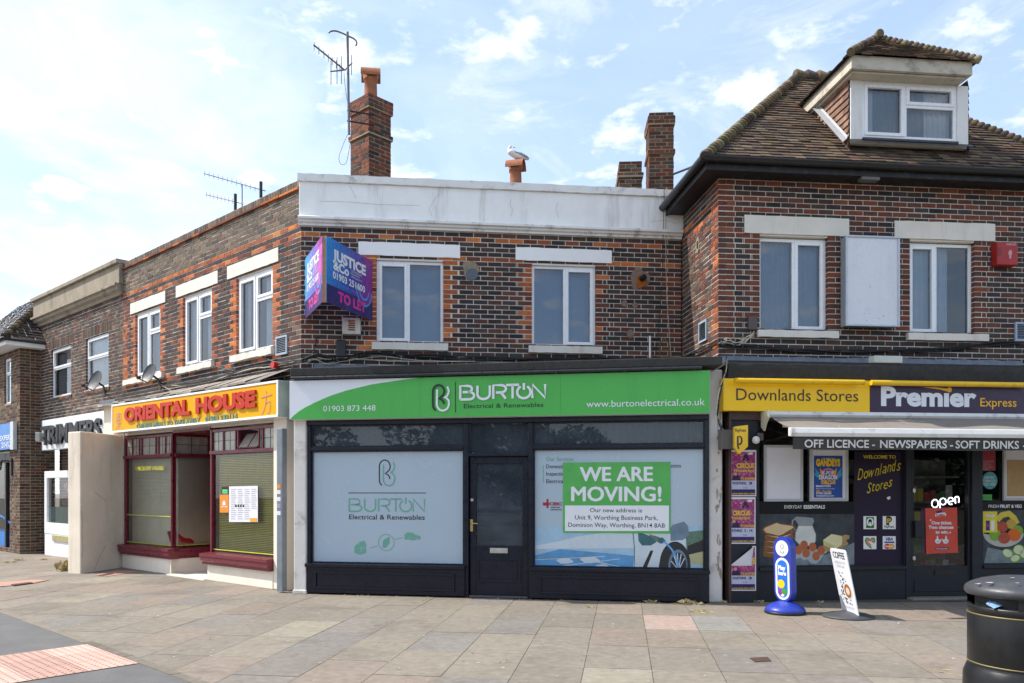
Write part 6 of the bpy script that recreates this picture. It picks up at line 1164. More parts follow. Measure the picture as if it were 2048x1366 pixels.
for i, (v, c) in enumerate(((973, 0), (984, 1), (998, 1), (1012, 2), (1026, 1))): st = MB(); st.rect(pf, -.025, .045, H - (v - HV) / F * 11.75 - .03, H - (v - HV) / F * 11.75 + .03, .043, c); st.build('sticker', [mat('orange_sticker'), PAPER, mat('lilac_label', S('a79ac0', .9), .5)], dpo, recalc=False)
b = MB(); fb_ = TF.w(TF.s(77), .0, 0); ff = Frame(*TF.w(TF.s(74, .5), .45, 0)[:2], TF.dx * .8 - TF.nx * -.6, TF.dy * .8 + TF.ny * .6); b.box(ff, -.12, .12, -.05, .05, 2.62, 2.84); fl_ = b.build('floodlight', mat('white_lamp_body', S('b9b9b4', .85), .4), bevel=.02); tag(fl_, 'white floodlight fixed beside the hairdresser sign', 'light')
b = MB(); b.tube([TF.w(TF.s(80, .5), .42, 2.7), TF.w(TF.s(82, .2), .0, 2.62)], .025, 0, 6); b.build('bracket', BLACK, fl_)
MESH = glass('perforated_dish_metal', (.35, .35, .36), 1.0)
_t = MESH.node_tree
def dish(f, u, v, off, r, lab):
    c = Vector(f.w(f.s(u, off), off, f.z(u, v, off))); ax = Vector((-.50, -.80, .33)).normalized(); a = ax.cross(Vector((0, 0, 1))).normalized(); q_ = a.cross(ax)
    g_ = grp('satellite_dish', lab, 'satellite dish', f.w(f.s(u, 0), .02, f.z(u, v, off) - .1)); b = MB(); v_ = []; n = 28
    for rr, dp_ in ((0, 0), (.5, .02), (.8, .052), (1, .085)):
        for k in range(n): t = 2 * math.pi * k / n; v_.append(c + a * (r * rr * math.cos(t)) + q_ * (r * rr * 1.08 * math.sin(t)) + ax * dp_ * r * 3)
    b.add(v_, [(j * n + k, j * n + (k + 1) % n, (j + 1) * n + (k + 1) % n, (j + 1) * n + k) for j in range(3) for k in range(n)], 0, None, True)
    b.build('reflector', mat('dark_dish_mesh', (.075, .075, .08), .5, var=.1), g_, recalc=False); b = MB(); ring = [c + a * (r * math.cos(t)) + q_ * (r * 1.08 * math.sin(t)) + ax * .085 * r * 3 for t in [2 * math.pi * k / n for k in range(n + 1)]]; b.tube(ring, .006, 0, 5); b.build('rim', mat('dark_grey_metal', (.05, .05, .052), .5, .3), g_)
    lp = c + ax * r * 1.25 - q_ * r * 1.0; b = MB(); b.tube([c - q_ * r * .95, lp], .012, 0, 6); b.tube([lp, lp + (c - lp).normalized() * .07], [.03, .022], 0, 8); b.build('feed_arm', BLACK, g_)
    w0 = Vector(f.w(f.s(u, 0) + .42, 0.0, c.z - .12)); b = MB(); b.tube([c - ax * .02, c - ax * .1 + Vector((.05, 0, -.05)), w0], .02, 0, 8); b.box(f, f.s(u, 0) + .36, f.s(u, 0) + .48, 0, .015, c.z - .22, c.z - .02); b.build('wall_mount', mat('rusty_mount', (.06, .04, .03), .8), g_)
dish(TU, 194, 764, .40, .215, 'dark satellite dish on the hairdresser wall below its upper window'); dish(OU, 302, 749, .36, .185, 'dark satellite dish on the takeaway wall below its leftmost window')
# ---- cables
def cab(pts, r, n=8, jit=.01):
    P = [Vector(p) for p in pts]; out = []
    for i in range(len(P) - 1):
        for k in range(n): t = k / n; p0, p1, p2, p3 = P[max(i - 1, 0)], P[i], P[i + 1], P[min(i + 2, len(P) - 1)]; out.append(.5 * ((2 * p1) + (p2 - p0) * t + (2 * p0 - 5 * p1 + 4 * p2 - p3) * t * t + (3 * p1 - p0 - 3 * p2 + p3) * t ** 3) + Vector((R.uniform(-jit, jit), R.uniform(-jit, jit), R.uniform(-jit, jit))) * .3)
    out.append(P[-1]); return out
CBK, CWH = mat('black_cable', (.014, .014, .015), .5), mat('off_white_cable', S('cfc4ae', .85), .6, var=.15)
def bundle(lab, runs, loc):
    g_ = grp('cable_bundle', lab, 'cables', loc)
    for f, pts, m, r in runs: b = MB(); b.tube(cab([f.w(f.s(u, .03), .03 + R.uniform(0, .025), f.z(u, v, .03)) for u, v in pts], r), r, 0, 5); b.build('cable', m, g_)
rr = R.uniform
runs = []
for i in range(6): runs.append((BU, [(606, 720 + rr(-6, 8)), (640, 714 + rr(-6, 8)), (680, 716 + rr(-5, 8)), (720, 709 + rr(-3, 5)), (780, 707 + rr(-2, 4)), (860, 711 + rr(-3, 6)), (960, 716 + rr(-4, 6)), (1080, 718 + rr(-4, 5)), (1200, 716 + rr(-3, 5)), (1300, 718 + rr(-3, 4)), (1358, 716 + rr(-3, 3))], CBK, rr(.007, .012)))
for i in range(3): runs.append((BU, [(612, 728 + rr(-8, 8)), (630, 718 + rr(-6, 10)), (655, 722 + rr(-8, 8)), (690, 720 + rr(-6, 6)), (760, 718 + rr(-6, 6)), (840, 722 + rr(-4, 4)), (950, 724 + rr(-3, 3))], CWH, .005))
runs.append((BU, [(634, 672), (631, 690), (626, 708)], CBK, .012)); bundle('tangled black cables sagging across the bricks above the green sign', runs, BU.w(2.5, .03, 3.5))
runs = []
for i in range(4): runs.append((OU, [(345, 772 + rr(-3, 3)), (400, 765 + rr(-4, 4)), (450, 752 + rr(-4, 4)), (500, 738 + rr(-4, 4)), (545, 731 + rr(-4, 4)), (590, 722 + rr(-3, 5))], CBK if i < 3 else CWH, rr(.005, .009)))
runs.append((OU, [(320, 768), (345, 782), (360, 790)], CWH, .006)); runs.append((OU, [(428, 732), (450, 738), (470, 742)], CBK, .011)); runs.append((OU, [(525, 714), (545, 722), (566, 727)], CBK, .011)); runs.append((OU, [(370, 782), (400, 775), (440, 768)], mat('rust'), .011))
bundle('loose black cables along the foot of the takeaway upper wall', runs, OU.w(3.5, .03, 3.5))
runs = []
for i in range(5): runs.append((DU, [(1440, 684 + rr(-6, 8)), (1470, 688 + rr(-6, 8)), (1520, 695 + rr(-5, 6)), (1600, 702 + rr(-4, 4)), (1700, 702 + rr(-3, 4)), (1800, 703 + rr(-4, 3)), (1900, 698 + rr(-5, 4)), (1990, 688 + rr(-4, 4)), (2060, 684)], CBK, rr(.007, .012)))
for i in range(6): runs.append((DU, [(1440 + rr(-4, 8), 690 + rr(-10, 12)), (1455, 680 + rr(-6, 8)), (1475, 684 + rr(-8, 8)), (1490, 680 + rr(-8, 6)), (1508, 668 + rr(-6, 8))], CWH, .006))
for i in range(3): runs.append((DR, [(1368, 718 + rr(-3, 4)), (1385, 708 + rr(-4, 4)), (1405, 698 + rr(-5, 5)), (1436, 684 + rr(-4, 6))], CBK, .009))
bundle('tangle of white and black cables around the store wall corner', runs, DU.w(1, .03, 3.6))
g_ = grp('cable_bundle', 'dark cables dropping down the cracked white pilaster by the yellow store sign', 'cables', DS.w(DS.s(1445), .05, 2.5))
for i in range(4):
    q = [(1470 + rr(-4, 4), 690), (1452, 712 + rr(-4, 4)), (1449 + rr(-2, 3), 740), (1440 + rr(-3, 3), 780), (1434 + rr(-3, 3), 820), (1436 + rr(-4, 4), 840), (1444 + rr(-3, 6), 860)]
    b = MB(); b.tube(cab([DS.w(DS.s(u, .2), .20 + rr(0, .02), DS.z(u, v, .2)) for u, v in q[1:]], .007), .007, 0, 5); b.build('cable', CBK if i < 3 else CWH, g_)
b = MB(); b.tube(cab([BU.w(BU.s(1330, .03), .1, 6.36), BU.w(BU.s(1331, .1), .1, 6.0), BU.w(BU.s(1331, .05), .06, 5.4), BU.w(BU.s(1334, .03), .03, 4.6), BU.w(BU.s(1340, .03), .03, 3.9), BU.w(BU.s(1345, .03), .05, 3.3)], .006, 10), .006, 0, 5); tag(b.build('wall_cable', CWH), 'thin white cable hanging from the parapet beside the return wall', 'cable')
b = MB(); b.tube(cab([BU.w(BU.s(1326, .03), .1, 6.36), BU.w(BU.s(1327, .1), .1, 5.9), BU.w(BU.s(1322, .05), .05, 4.6), BU.w(BU.s(1306, .03), .03, 3.3)], .005, 10), .005, 0, 5); tag(b.build('wall_cable', CBK), 'thin dark cable slanting down the bricks beside the white one', 'cable')
b = MB(); b.tube([BU.w(BU.s(1299), .03, 3.32), BU.w(BU.s(1299), .03, BU.z(1299, 672, .03))], .018, 0, 8); tag(b.build('waste_pipe', WHITE), 'short white plastic pipe standing on the ledge against the bricks', 'pipe')
b = MB(); b.tube([at(1345, 349, 15.8), at(1402, 327, 12.2)], .02, 0, 6); tag(b.build('overhead_cable', CBK), 'black cable stretched from the tall chimney to the black eaves', 'cable')
# ================================================================== roof aerials
AL = mat('weathered_aluminium', (.16, .16, .17), .5, .6, var=.2)
ma = grp('tv_aerial', 'tall mast aerial strapped to the brick chimney with pot', 'aerial', at(698, 269, 13.9)); A_ = lambda u, v, d=0: at(u, v, 13.9 + d)
b = MB(); b.tube([A_(698, 269), A_(695, 64)], .022, 0, 8); b.build('mast', AL, ma)
b = MB(); b.tube(cab([A_(657, 66), A_(662, 62.5), A_(672, 62), A_(686, 67), A_(696, 72), A_(707, 77), A_(713, 83), A_(713, 89), A_(711, 92)], .012, 4, 0), .014, 0, 6); b.build('curved_arm', AL, ma)
b = MB(); b.tube([A_(627, 89.5, -.3), A_(689, 140)], .014, 0, 6)
for t in (.02, .17, .33, .47, .6, .73, .85): p = Vector(A_(627, 89.5, -.3)).lerp(Vector(A_(689, 140)), t); b.tube([p + Vector((0, 0, -.09)), p + Vector((0, 0, .05))], .006, 0, 4)
b.build('yagi', AL, ma); b = MB(); b.tube([A_(661, 143, -.2), A_(690, 140), A_(704, 126, .2)], .012, 0, 6)
for u, v0, v1, d in ((662, 120, 169, -.2), (674, 114, 168, -.1), (683, 112, 168, -.05), (703, 110, 150, .15)): b.tube([A_(u, v0, d), A_(u, v1, d)], .007, 0, 4)
b.build('reflector', AL, ma)
b = MB(); f_ = cf
for z_ in (7.95, 8.13): b.tube([A_(694, 975 - (z_ - 1.55) * 1593 / 13.9), cf.w(0.0, .03, z_ - .03), cf.w(.1, .025, z_)], .014, 0, 6)
b.build('wall_bracket', BLACK, ma); b = MB(); b.tube(cab([A_(697, 266), A_(686, 290), A_(678, 315), A_(682, 328), A_(692, 326), A_(698, 300), A_(701, 283)], .004, 8, 0), .004, 0, 4); b.tube(cab([A_(688, 146), A_(690, 170), A_(695, 205)], .004, 6, 0), .004, 0, 4); b.build('lead_wire', CBK, ma)
for (u0, v0, u1, v1, mu, mv, lab, bx) in ((408, 347, 531, 382, 485, 405, 'longer thin yagi aerial above the takeaway parapet', 522), (412, 389, 487, 408, 471, 414, 'shorter thin yagi aerial low above the takeaway parapet', 471)):
    dd_ = 16.2; g_ = grp('tv_aerial', lab, 'aerial', at(mu, mv + 6, dd_)); a = Vector(at(u0, v0, dd_)); c = Vector(at(u1, v1, dd_ - .4)); b = MB(); b.tube([a, c], .009, 0, 6)
    for i in range(13 if bx > 500 else 9): p = a.lerp(c, .01 + i * (.075 if bx > 500 else .1)); b.tube([p + Vector((0, 0, -.055)), p + Vector((0, 0, .055))], .004, 0, 4)
    b.build('yagi', AL, g_); b = MB(); t = (mu - u0) / (u1 - u0); p = a.lerp(c, t); b.tube([p, (p.x, p.y, 6.1)], .011, 0, 6); b.build('mast', AL, g_)
    t = (bx - u0) / (u1 - u0); p = a.lerp(c, min(.97, t)); b = MB(); b.tube([p + Vector((0, 0, -.16)), p + Vector((0, 0, .16))], .032, 0, 4); b.build('reflector', BLACK, g_)
# ================================================================== gull
gx, gy, gz = GULL_AT; gl = MB(); gd_ = Vector((-.62, -.78, 0)).normalized()
def gull():
    me = D.meshes.new('seagull'); ax = Vector((-.9, -.3, 0)).normalized()
    P = [(ax * -.26 + Vector((0, 0, .045)), .012), (ax * -.17 + Vector((0, 0, .055)), .042), (ax * -.06 + Vector((0, 0, .075)), .075), (ax * .06 + Vector((0, 0, .095)), .078), (ax * .115 + Vector((0, 0, .15)), .046), (ax * .125 + Vector((0, 0, .20)), .032), (ax * .122 + Vector((0, 0, .235)), .036), (ax * .07 + Vector((0, .0, .232)), .026)]
    me.from_pydata([tuple(p) for p, _ in P], [(i, i + 1) for i in range(len(P) - 1)], []); o = D.objects.new('seagull', me); COL.objects.link(o); o.location = (gx, gy, gz - .005)
    s_ = o.modifiers.new('skin', 'SKIN'); o.modifiers.new('sub', 'SUBSURF').levels = 2; o.modifiers['sub'].render_levels = 2
    for (p, r), sv_ in zip(P, me.skin_vertices[0].data): sv_.radius = (r, r * .92)
    me.skin_vertices[0].data[3].use_root = True; me.materials.append(mat('white_feathers', S('f2f2f2', .92), .8, var=.03)); return o, ax
go, ax = gull(); tag(go, 'white seagull sitting on the terracotta pot cowl behind the white parapet', 'seagull')
sd_ = Vector((ax.y, -ax.x, 0))
for sgn in (-1, 1):
    b = MB(); base = Vector((gx, gy, gz)); pts = [base + ax * .05 + sd_ * sgn * .072 + Vector((0, 0, .12)), base + ax * -.08 + sd_ * sgn * .078 + Vector((0, 0, .10)), base + ax * -.2 + sd_ * sgn * .05 + Vector((0, 0, .065)), base + ax * -.26 + sd_ * sgn * .018 + Vector((0, 0, .05))]
    b.tube(pts, [.008, .016, .018, .005], 0, 8); wgo = b.build('wing', mat('grey_feathers', S('b4b9bf', .9), .8), None); wgo.parent = go; wgo.location = Vector(wgo.location) - go.location
b = MB(); hp = Vector((gx, gy, gz)) + Vector((0, 0, .228)); b.tube([hp + ax * .05, hp + ax * .005 + Vector((0, 0, -.006))], [.014, .003], 0, 8); bk = b.build('beak', mat('yellow_beak', S('d8a028', .9), .5)); bk.parent = go; bk.location = Vector(bk.location) - go.location
# ================================================================== street furniture
ps = grp('pavement_sign', 'blue rounded lottery pavement sign on a domed round base', 'pavement sign', (3.373, 9.84, 0)); BLUE = mat('royal_blue_plastic', S('2a3fa8', .9), .38, var=.05)
b = MB(); b.lathe((3.373, 9.84, 0), [(.0, .155), (.05, .152), (.10, .140), (.17, .110), (.225, .070), (.242, .045), (.240, .03)], 40); b.build('base', BLUE, ps); b = MB(); b.lathe((3.373, 9.84, 0), [(.240, .03), (.246, .026), (.246, .006), (.235, .0), (0, .0)], 40); b.build('rubber_ring', BLACK, ps)
class Lean(Frame):
    k = 0; z0 = 0; sk = 0
    def w(f, s, o, z): return Frame.w(f, s + f.sk * (z - f.z0), o + f.k * (z - f.z0), z)
cp_ = Lean(3.373, 9.84, .5, -.87); cp_.k, cp_.z0, cp_.sk = .03, .5, .0
def capsule(w_, za, zb): r_ = w_ / 2; return [(r_ * math.cos(rad(a)), zb - r_ + r_ * math.sin(rad(a))) for a in range(0, 181, 12)] + [(r_ * math.cos(rad(a)), za + r_ + r_ * math.sin(rad(a))) for a in range(180, 361, 12)]
b = MB(); b.prism(cp_, capsule(.27, .14, .945), -.045, .045); b.build('capsule', BLUE, ps, bevel=.022)
b = MB(); b.face(cp_, [(.098 * math.cos(rad(a)), .80 + .098 * math.sin(rad(a))) for a in range(0, 360, 12)], .048, 0); b.face(cp_, capsule(.215, .165, .685), .048, 0); b.face(cp_, capsule(.155, .195, .655), .050, 1)
for s_, z_, r_, m in ((-.02, .36, .055, 2), (.03, .27, .04, 3), (-.03, .26, .035, 4), (0, .235, .03, 0)): b.disc(cp_, s_, z_, r_, .0515 + z_ * .002, m, 16)
b.text(cp_, 'Play', -.062, .055, .535, .585, .0525, 0, bold=.05); b.text(cp_, 'here', -.062, .062, .47, .52, .0525, 0, bold=.05)
for l in ([(0, .84), (-.02, .83), (-.01, .80), (.02, .80), (.025, .84), (0, .86)], [(-.03, .79), (-.02, .75), (.02, .74), (.035, .77)]): b.ribbon(cp_, l, .007, .0505, 5)
b.build('face_print', [SWHITE, mat('bright_blue_print', S('1f6fd8', .95), .35), mat('yellow2_print'), mat('green_print'), mat('violet_print'), mat('film_dark_ink')], ps, recalc=False)
cb = grp('pavement_sign', 'leaning white coffee pavement board on a dark round base', 'pavement sign', (4.03, 9.55, 0)); DG = mat('dark_grey_rubber', S('4a4b4f', .85), .5, var=.1)
b = MB(); b.lathe((4.03, 9.55, 0), [(.0, .062), (.12, .058), (.24, .035), (.295, .018), (.30, .008), (.29, 0), (0, 0)], 40); b.build('base', DG, cb)
lf = Lean(4.05, 9.76, .045, -1); lf.k, lf.z0, lf.sk = .205, .05, -.0
def rr_(s0, s1, z0, z1, r_): return [(s0, z0), (s1, z0)] + [(s1 - r_ + r_ * math.cos(rad(a)), z1 - r_ + r_ * math.sin(rad(a))) for a in range(0, 91, 15)] + [(s0 + r_ + r_ * math.cos(rad(a)), z1 - r_ + r_ * math.sin(rad(a))) for a in range(90, 181, 15)]
b = MB(); b.prism(lf, rr_(0, .42, .045, .815, .05), -.005, .005); b.build('board', SWHITE, cb)
b = MB(); b.text(lf, 'COFFEE', .06, .36, .70, .775, .0075, 0, bold=.01); b.text(lf, 'MADE FOR YOU', .08, .34, .635, .665, .0075, 1); b.text(lf, 'EVERY DAY', .11, .31, .59, .62, .0075, 1); b.text(lf, 'TAKE AWAY CUPS', .08, .34, .10, .125, .0075, 1)
b.disc(lf, .27, .315, .10, .0075, 2, 24); b.disc(lf, .27, .315, .085, .0082, 3, 24); b.disc(lf, .27, .315, .045, .0088, 4, 18)
for i in range(70): a_ = R.uniform(0, 6.28); s_, z_ = .20 + R.gauss(0, .075), .30 + R.gauss(0, .10); 
for i in range(90):
    s_, z_ = .19 + R.gauss(0, .06) , .31 + R.gauss(0, .095)
    if math.hypot(s_ - .27, z_ - .315) > .105 and .03 < s_ < .39 and z_ > .14: b.disc(lf, s_, z_, .011, .0074 + i * .00001, 5, 8, rz=.008)
b.build('board_print', [mat('film_dark_ink'), mat('faint_grey_print'), SWHITE, mat('coffee_rim_print', S('b06a34', .9), .4), mat('milk_foam_print', S('e8d8bc', .9), .4), mat('coffee_bean_print', S('3a2520', .9), .5)], cb, recalc=False)
# litter bin
bx, by, br = 2.862, 4.45, .283; bn = grp('litter_bin', 'round black litter bin with a domed lid and thin gold bands', 'litter bin', (bx, by, 0)); BB = mat('black_bin_plastic', (.008, .008, .0085), .36, var=.3, scale=9, bump=.15, bscale=180, spec=.4, dirt=.25, dirtcol=(.035, .033, .03), dscale=9, streak=True); LID = mat('dark_grey_lid', S('45464a', .75), .42, var=.1, bump=.25, bscale=150, dirt=.15, dirtcol=(.2, .19, .18), dscale=10)  # lid is a lighter grey than the black body
b = MB(); b.lathe((bx, by, 0), [(br * 1.09, 0), (br * 1.09, .30), (br * 1.07, .40), (br * 1.06, .50), (br * 1.0, .545), (br * .975, .555), (br * .975, .565)], 56); b.build('base', BB, bn)
b = MB(); b.lathe((bx, by, 0), [(br * .975, .565), (br * .985, .575), (br * .985, .84), (br * .97, .85), (br * .9, .85)], 64); b.build('body', BB, bn)
GB = mat('gold_band', S('8f8155', .7), .5, .3, var=.3)
for z_ in (.572, .845): b = MB(); b.lathe((bx, by, 0), [(br * .98, z_ - .004), (br * .994, z_ - .002), (br * .994, z_ + .003), (br * .98, z_ + .005)], 64); b.build('gold_band', GB, bn)
b = MB(); ring = lambda z0, z1, a0, a1: (b.lathe((bx, by, 0), [(br * .985, z0), (br * .985, z1)], 48, 0, rad(a0), rad(a1)), b.lathe((bx, by, 0), [(br * .955, z0), (br * .955, z1)], 48, 0, rad(a0), rad(a1)))
b.lathe((bx, by, 0), [(br * .975, .85), (br * .99, .858), (br * .99, .885), (br * .97, .895), (br * .9, .89)], 64); ring(.885, .96, 232, 325); ring(.885, .96, 52, 145)
b.build('collar', BB, bn, recalc=False)
b = MB(); b.lathe((bx, by, 0), [(br * .9, .945), (br * 1.0, .95), (br * 1.035, .962), (br * 1.04, .978), (br * 1.02, .994), (br * .93, 1.012), (br * .75, 1.032), (br * .5, 1.048), (br * .2, 1.056), (0, 1.057)], 64); lido = b.build('lid', LID, bn)
for a_, t_, l_ in ((200, .93, .02), (250, .62, .035), (215, .5, .012), (265, .97, .014), (188, 1.0, .016), (230, .85, .011)):
    rz_ = .995 + .055 * (1 - t_) ** .6; b = MB(); c_ = Vector((bx + br * t_ * math.cos(rad(a_)), by + br * t_ * math.sin(rad(a_)), 1.0605 - .0205 * t_ * t_ - .022 * t_ ** 8)); b.poly([c_ + Vector((l_ * math.cos(k) * (1 + .4 * math.sin(3 * k)), l_ * .5 * math.sin(k), -.02 * 0)) for k in [i * .6283 for i in range(10)]]); b.build('bird_dropping', mat('bird_white', S('e6e4de', .9), .9), lido)
b = MB(); b.lathe((bx, by, 0), [(br * .85, .58), (br * .85, .96)], 40); b.lathe((bx, by, 0), [(0, .80), (br * .85, .80)], 40); b.build('liner', mat('black_liner', (.006, .006, .006), .6), bn, recalc=False)
b = MB(); b.lathe((bx, by, 0), [(br * .992, .905), (br * .994, .905), (br * .994, .945), (br * .992, .945)], 12, 0, rad(262), rad(284)); b.build('name_plate', mat('worn_brass_plate', S('8d8463', .8), .7, .2, var=.4, scale=50), bn)
b = MB(); c_ = Vector((bx + br * .88 * math.cos(rad(205)), by + br * .88 * math.sin(rad(205)), .885)); n = 9
v = [c_ + Vector((R.uniform(-.05, .05), R.uniform(-.05, .05), R.uniform(-.01, .045))) for _ in range(14)]; b.add(v, [(i, (i + 3) % 14, (i + 5) % 14) for i in range(14)]); lw = b.build('litter', mat('blue_white_wrapper', S('8fb4d8', .9), .35, var=.3, scale=30), recalc=False); tag(lw, 'crumpled blue and white wrapper in the bin opening', 'litter')
# inside the takeaway and the store
ch_ = grp('chair', 'padded round backed chair behind the takeaway window blind', 'chair', OS.w(OS.s(285), -.75, 0)); cx_, cy_, _ = OS.w(OS.s(285), -.75, 0); cfm = Frame(cx_, cy_, OS.dx, OS.dy); PINK = mat('pink_upholstery', S('b98a72', .8), .8); DW_ = mat('dark_wood', (.05, .03, .02), .5)
b = MB(); b.cyl(cfm, 0, .82, .16, -.02, .02, 0, 24, rz=.26); b.build('backrest', PINK, ch_); b = MB(); b.tube([cfm.w(.175 * math.cos(rad(a)), 0, .82 + .28 * math.sin(rad(a))) for a in range(0, 361, 15)], .015, 0, 6); b.build('back_frame', DW_, ch_)
b = MB(); b.box(cfm, -.2, .2, .0, .4, .43, .49); b.build('seat', PINK, ch_, bevel=.02)
for s_, o_ in ((-.17, .02), (.17, .02), (-.17, .37), (.17, .37)): b = MB(); b.tube([cfm.w(s_, o_, 0), cfm.w(s_ * .95, o_, .44)], .016, 0, 6); b.build('leg', DW_, ch_)
b = MB(); n = 16
for i in range(n + 1):
    t = i / n
b.add([p for i in range(n + 1) for t in [i / n] for p in (LB.w(.05 + .42 * t, -.12, .78 - .22 * t + .02 * math.sin(t * 9)), LB.w(.05 + .42 * t, -.30, .75 - .22 * t), LB.w(.05 + .42 * t, -.14, .50))], [(i * 3 + k, i * 3 + 3 + k, i * 3 + 3 + (k + 1) % 3, i * 3 + (k + 1) % 3) for i in range(n) for k in range(3)]); tag(b.build('red_cloth', mat('scarlet_cloth', S('d0281c', .9), .8), recalc=False), 'red cloth heaped behind the blind of the recessed takeaway window', 'cloth')
sf = grp('shop_shelf', 'stocked shop shelves seen dimly through the store door', 'shelf', DS.w(DS.s(1890), -1.6, 0)); b = MB(); S0, S1 = DS.s(1830), DS.s(1960)
for z_ in (.1, .5, .9, 1.3, 1.7): b.box(DS, S0, S1 + .8, -1.9, -1.55, z_, z_ + .03)
b.box(DS, S0, S1 + .8, -1.93, -1.9, 0, 2.0); b.build('rack', mat('grey_box'), sf)
b = MB()
for z_ in (.13, .53, .93, 1.33):
    s_ = S0
    while s_ < S1 + .7: w_ = R.uniform(.05, .14); b.box(DS, s_, s_ + w_ - .01, -1.85, -1.6, z_, z_ + R.uniform(.12, .3), 0, R.choice([S('c02828', .7), S('d8c020', .7), S('3060a0', .7), S('8a3a8a', .7), S('40803c', .7), S('d0cfc8', .7), S('c87028', .7)])); s_ += w_
o_ = b.build('goods', PAINTC, sf); o_['kind'] = 'stuff'
# ================================================================== ground
def gz(x, y):
    t = max(0, min(1, (-x - 7.2) / 4.5)); return -.11 * t * t * (3 - 2 * t)
SLAB = mat('paving_slab', rough=.92, var=.2, scale=11, bump=.9, bscale=330, attr=True, spec=.2)
t = SLAB.node_tree; p = t.nodes['Principled BSDF']; src = p.inputs['Base Color'].links[0].from_socket; tcn = N(t, 'ShaderNodeTexCoord')
def over(src, fac, colr):
    m = N(t, 'ShaderNodeMix', data_type='RGBA'); L(t, fac, m.inputs['Factor']); L(t, src, m.inputs['A']); m.inputs['B'].default_value = (*colr, 1); return m.outputs['Result']
grain = noise_n(t, tcn.outputs['Object'], 260, 3, .8)
src = over(src, mrange(t, grain, .55, .72, 0, .5), S('c9c0b2', .8)); src = over(src, mrange(t, grain, .45, .28, 0, .55), S('3c3833', .8))
src = over(src, M_(t, 'MULTIPLY', mrange(t, noise_n(t, tcn.outputs['Object'], 1.1, 7, .7, .4), .47, .72), .5), S('6f675c', .8)); src = over(src, M_(t, 'MULTIPLY', mrange(t, noise_n(t, tcn.outputs['Object'], 7, 8, .75, .2, (3, 9, 1)), .55, .72), .4), S('bdb3a4', .8)); src = over(src, M_(t, 'MULTIPLY', mrange(t, noise_n(t, tcn.outputs['Object'], 3.1, 8, .8, .6, (6, 2, 4)), .58, .72), .45), S('5c554c', .8))
vo_ = N(t, 'ShaderNodeTexVoronoi'); vo_.inputs['Scale'].default_value = 3.2; L(t, tcn.outputs['Object'], vo_.inputs['Vector'])
wn = N(t, 'ShaderNodeTexWhiteNoise'); L(t, vo_.outputs['Position'], wn.inputs['Vector'])
gum = M_(t, 'MULTIPLY', M_(t, 'LESS_THAN', vo_.outputs['Distance'], .06), M_(t, 'LESS_THAN', wn.outputs['Value'], .5)); src = over(src, M_(t, 'MULTIPLY', gum, .45), S('b9b2a6', .85)); L(t, src, p.inputs['Base Color'])
GR = [S('9f9587', .70), S('9a9083', .70), S('a19788', .70), S('9c9285', .70), S('a3998a', .70)]; PK = [S('a59688', .70), S('a29385', .70)]; BLG = [S('98928a', .70), S('9a9289', .70)]; CRM = [S('aba290', .74)]
TH = rad(7.9); e1 = (math.cos(TH), -math.sin(TH)); e2 = (math.sin(TH), math.cos(TH)); A0, B0, SW, SL_ = .246, 6.88, .575, .985
sp = MB()
special = {(0, 2): S('b29c90', .85), (-1, -1): CRM[0], (1, 2): S('9a9690', .8)}
RA, RB = gd(0, 1222), gd(390, 1363); rn = (-(RB[1] - RA[1]), RB[0] - RA[0])
def road_side(x, y): return (x - RA[0]) * rn[0] + (y - RA[1]) * rn[1]      # > 0 on the pavement side of the edging
for i in range(-34, 24):
    offb = R.choice([0, 0, 0, .5, .33])
    if -3 < i < 6: offb = 0
    for j in range(-6, 20):
        a0, a1 = A0 + i * SW, A0 + (i + 1) * SW; c0, c1 = B0 + (j + offb) * SL_, B0 + (j + 1 + offb) * SL_
        mx_, my_ = (a0 + a1) / 2 * e1[0] + (c0 + c1) / 2 * e2[0], (a0 + a1) / 2 * e1[1] + (c0 + c1) / 2 * e2[1]
        if my_ < 2.2 or my_ > 22: continue
        col = special.get((i, j)) or (R.choice(GR) if (k := R.random()) < .66 else R.choice(PK) if k < .86 else R.choice(BLG) if k < .975 else R.choice(CRM))
        sv_ = R.uniform(.94, 1.05); g = .0025; h = R.uniform(-.0012, .0012)
        q = [((a * e1[0] + b_ * e2[0]), (a * e1[1] + b_ * e2[1])) for a, b_ in ((a0 + g, c0 + g), (a1 - g, c0 + g), (a1 - g, c1 - g), (a0 + g, c1 - g))]
        tz = [R.uniform(-.0008, .0008) + h for _ in q]
        sp.poly([(x, y, gz(x, y) + z_) for (x, y), z_ in zip(q, tz)], 0, tuple(c * sv_ for c in col)); lo = [(x, y, gz(x, y) - .02) for x, y in q]; up_ = [(x, y, gz(x, y) + z_) for (x, y), z_ in zip(q, tz)]
        sp.add(up_ + lo, [(n_, (n_ + 1) % 4, 4 + (n_ + 1) % 4, 4 + n_) for n_ in range(4)], 0, tuple(c * .6 for c in col))
struct(sp.build('pavement', [SLAB], loc=(0, 0, 0), recalc=False))
gb = MB(); xs = [-120, -60, -30] + [-20 + i for i in range(0, 37)] + [30, 60, 120]; ys = [-120, -40, -10, 0] + [2 + i for i in range(0, 24)] + [40, 80, 200]
v = [(x, y, gz(x, y) - .008) for y in ys for x in xs]; nx_ = len(xs); gb.add(v, [(j * nx_ + i, j * nx_ + i + 1, (j + 1) * nx_ + i + 1, (j + 1) * nx_ + i) for j in range(len(ys) - 1) for i in range(nx_ - 1)])
struct(gb.build('ground', mat('sandy_joint_soil', S('6f6450', .62), .95, var=.3, scale=30, bump=.8, bscale=120), loc=(0, 0, 0)))
ASPH = mat('asphalt', (.135, .13, .125), .92, var=.18, scale=3, bump=1.0, bscale=350, dirt=.3, dirtcol=(.19, .185, .18), dscale=120)
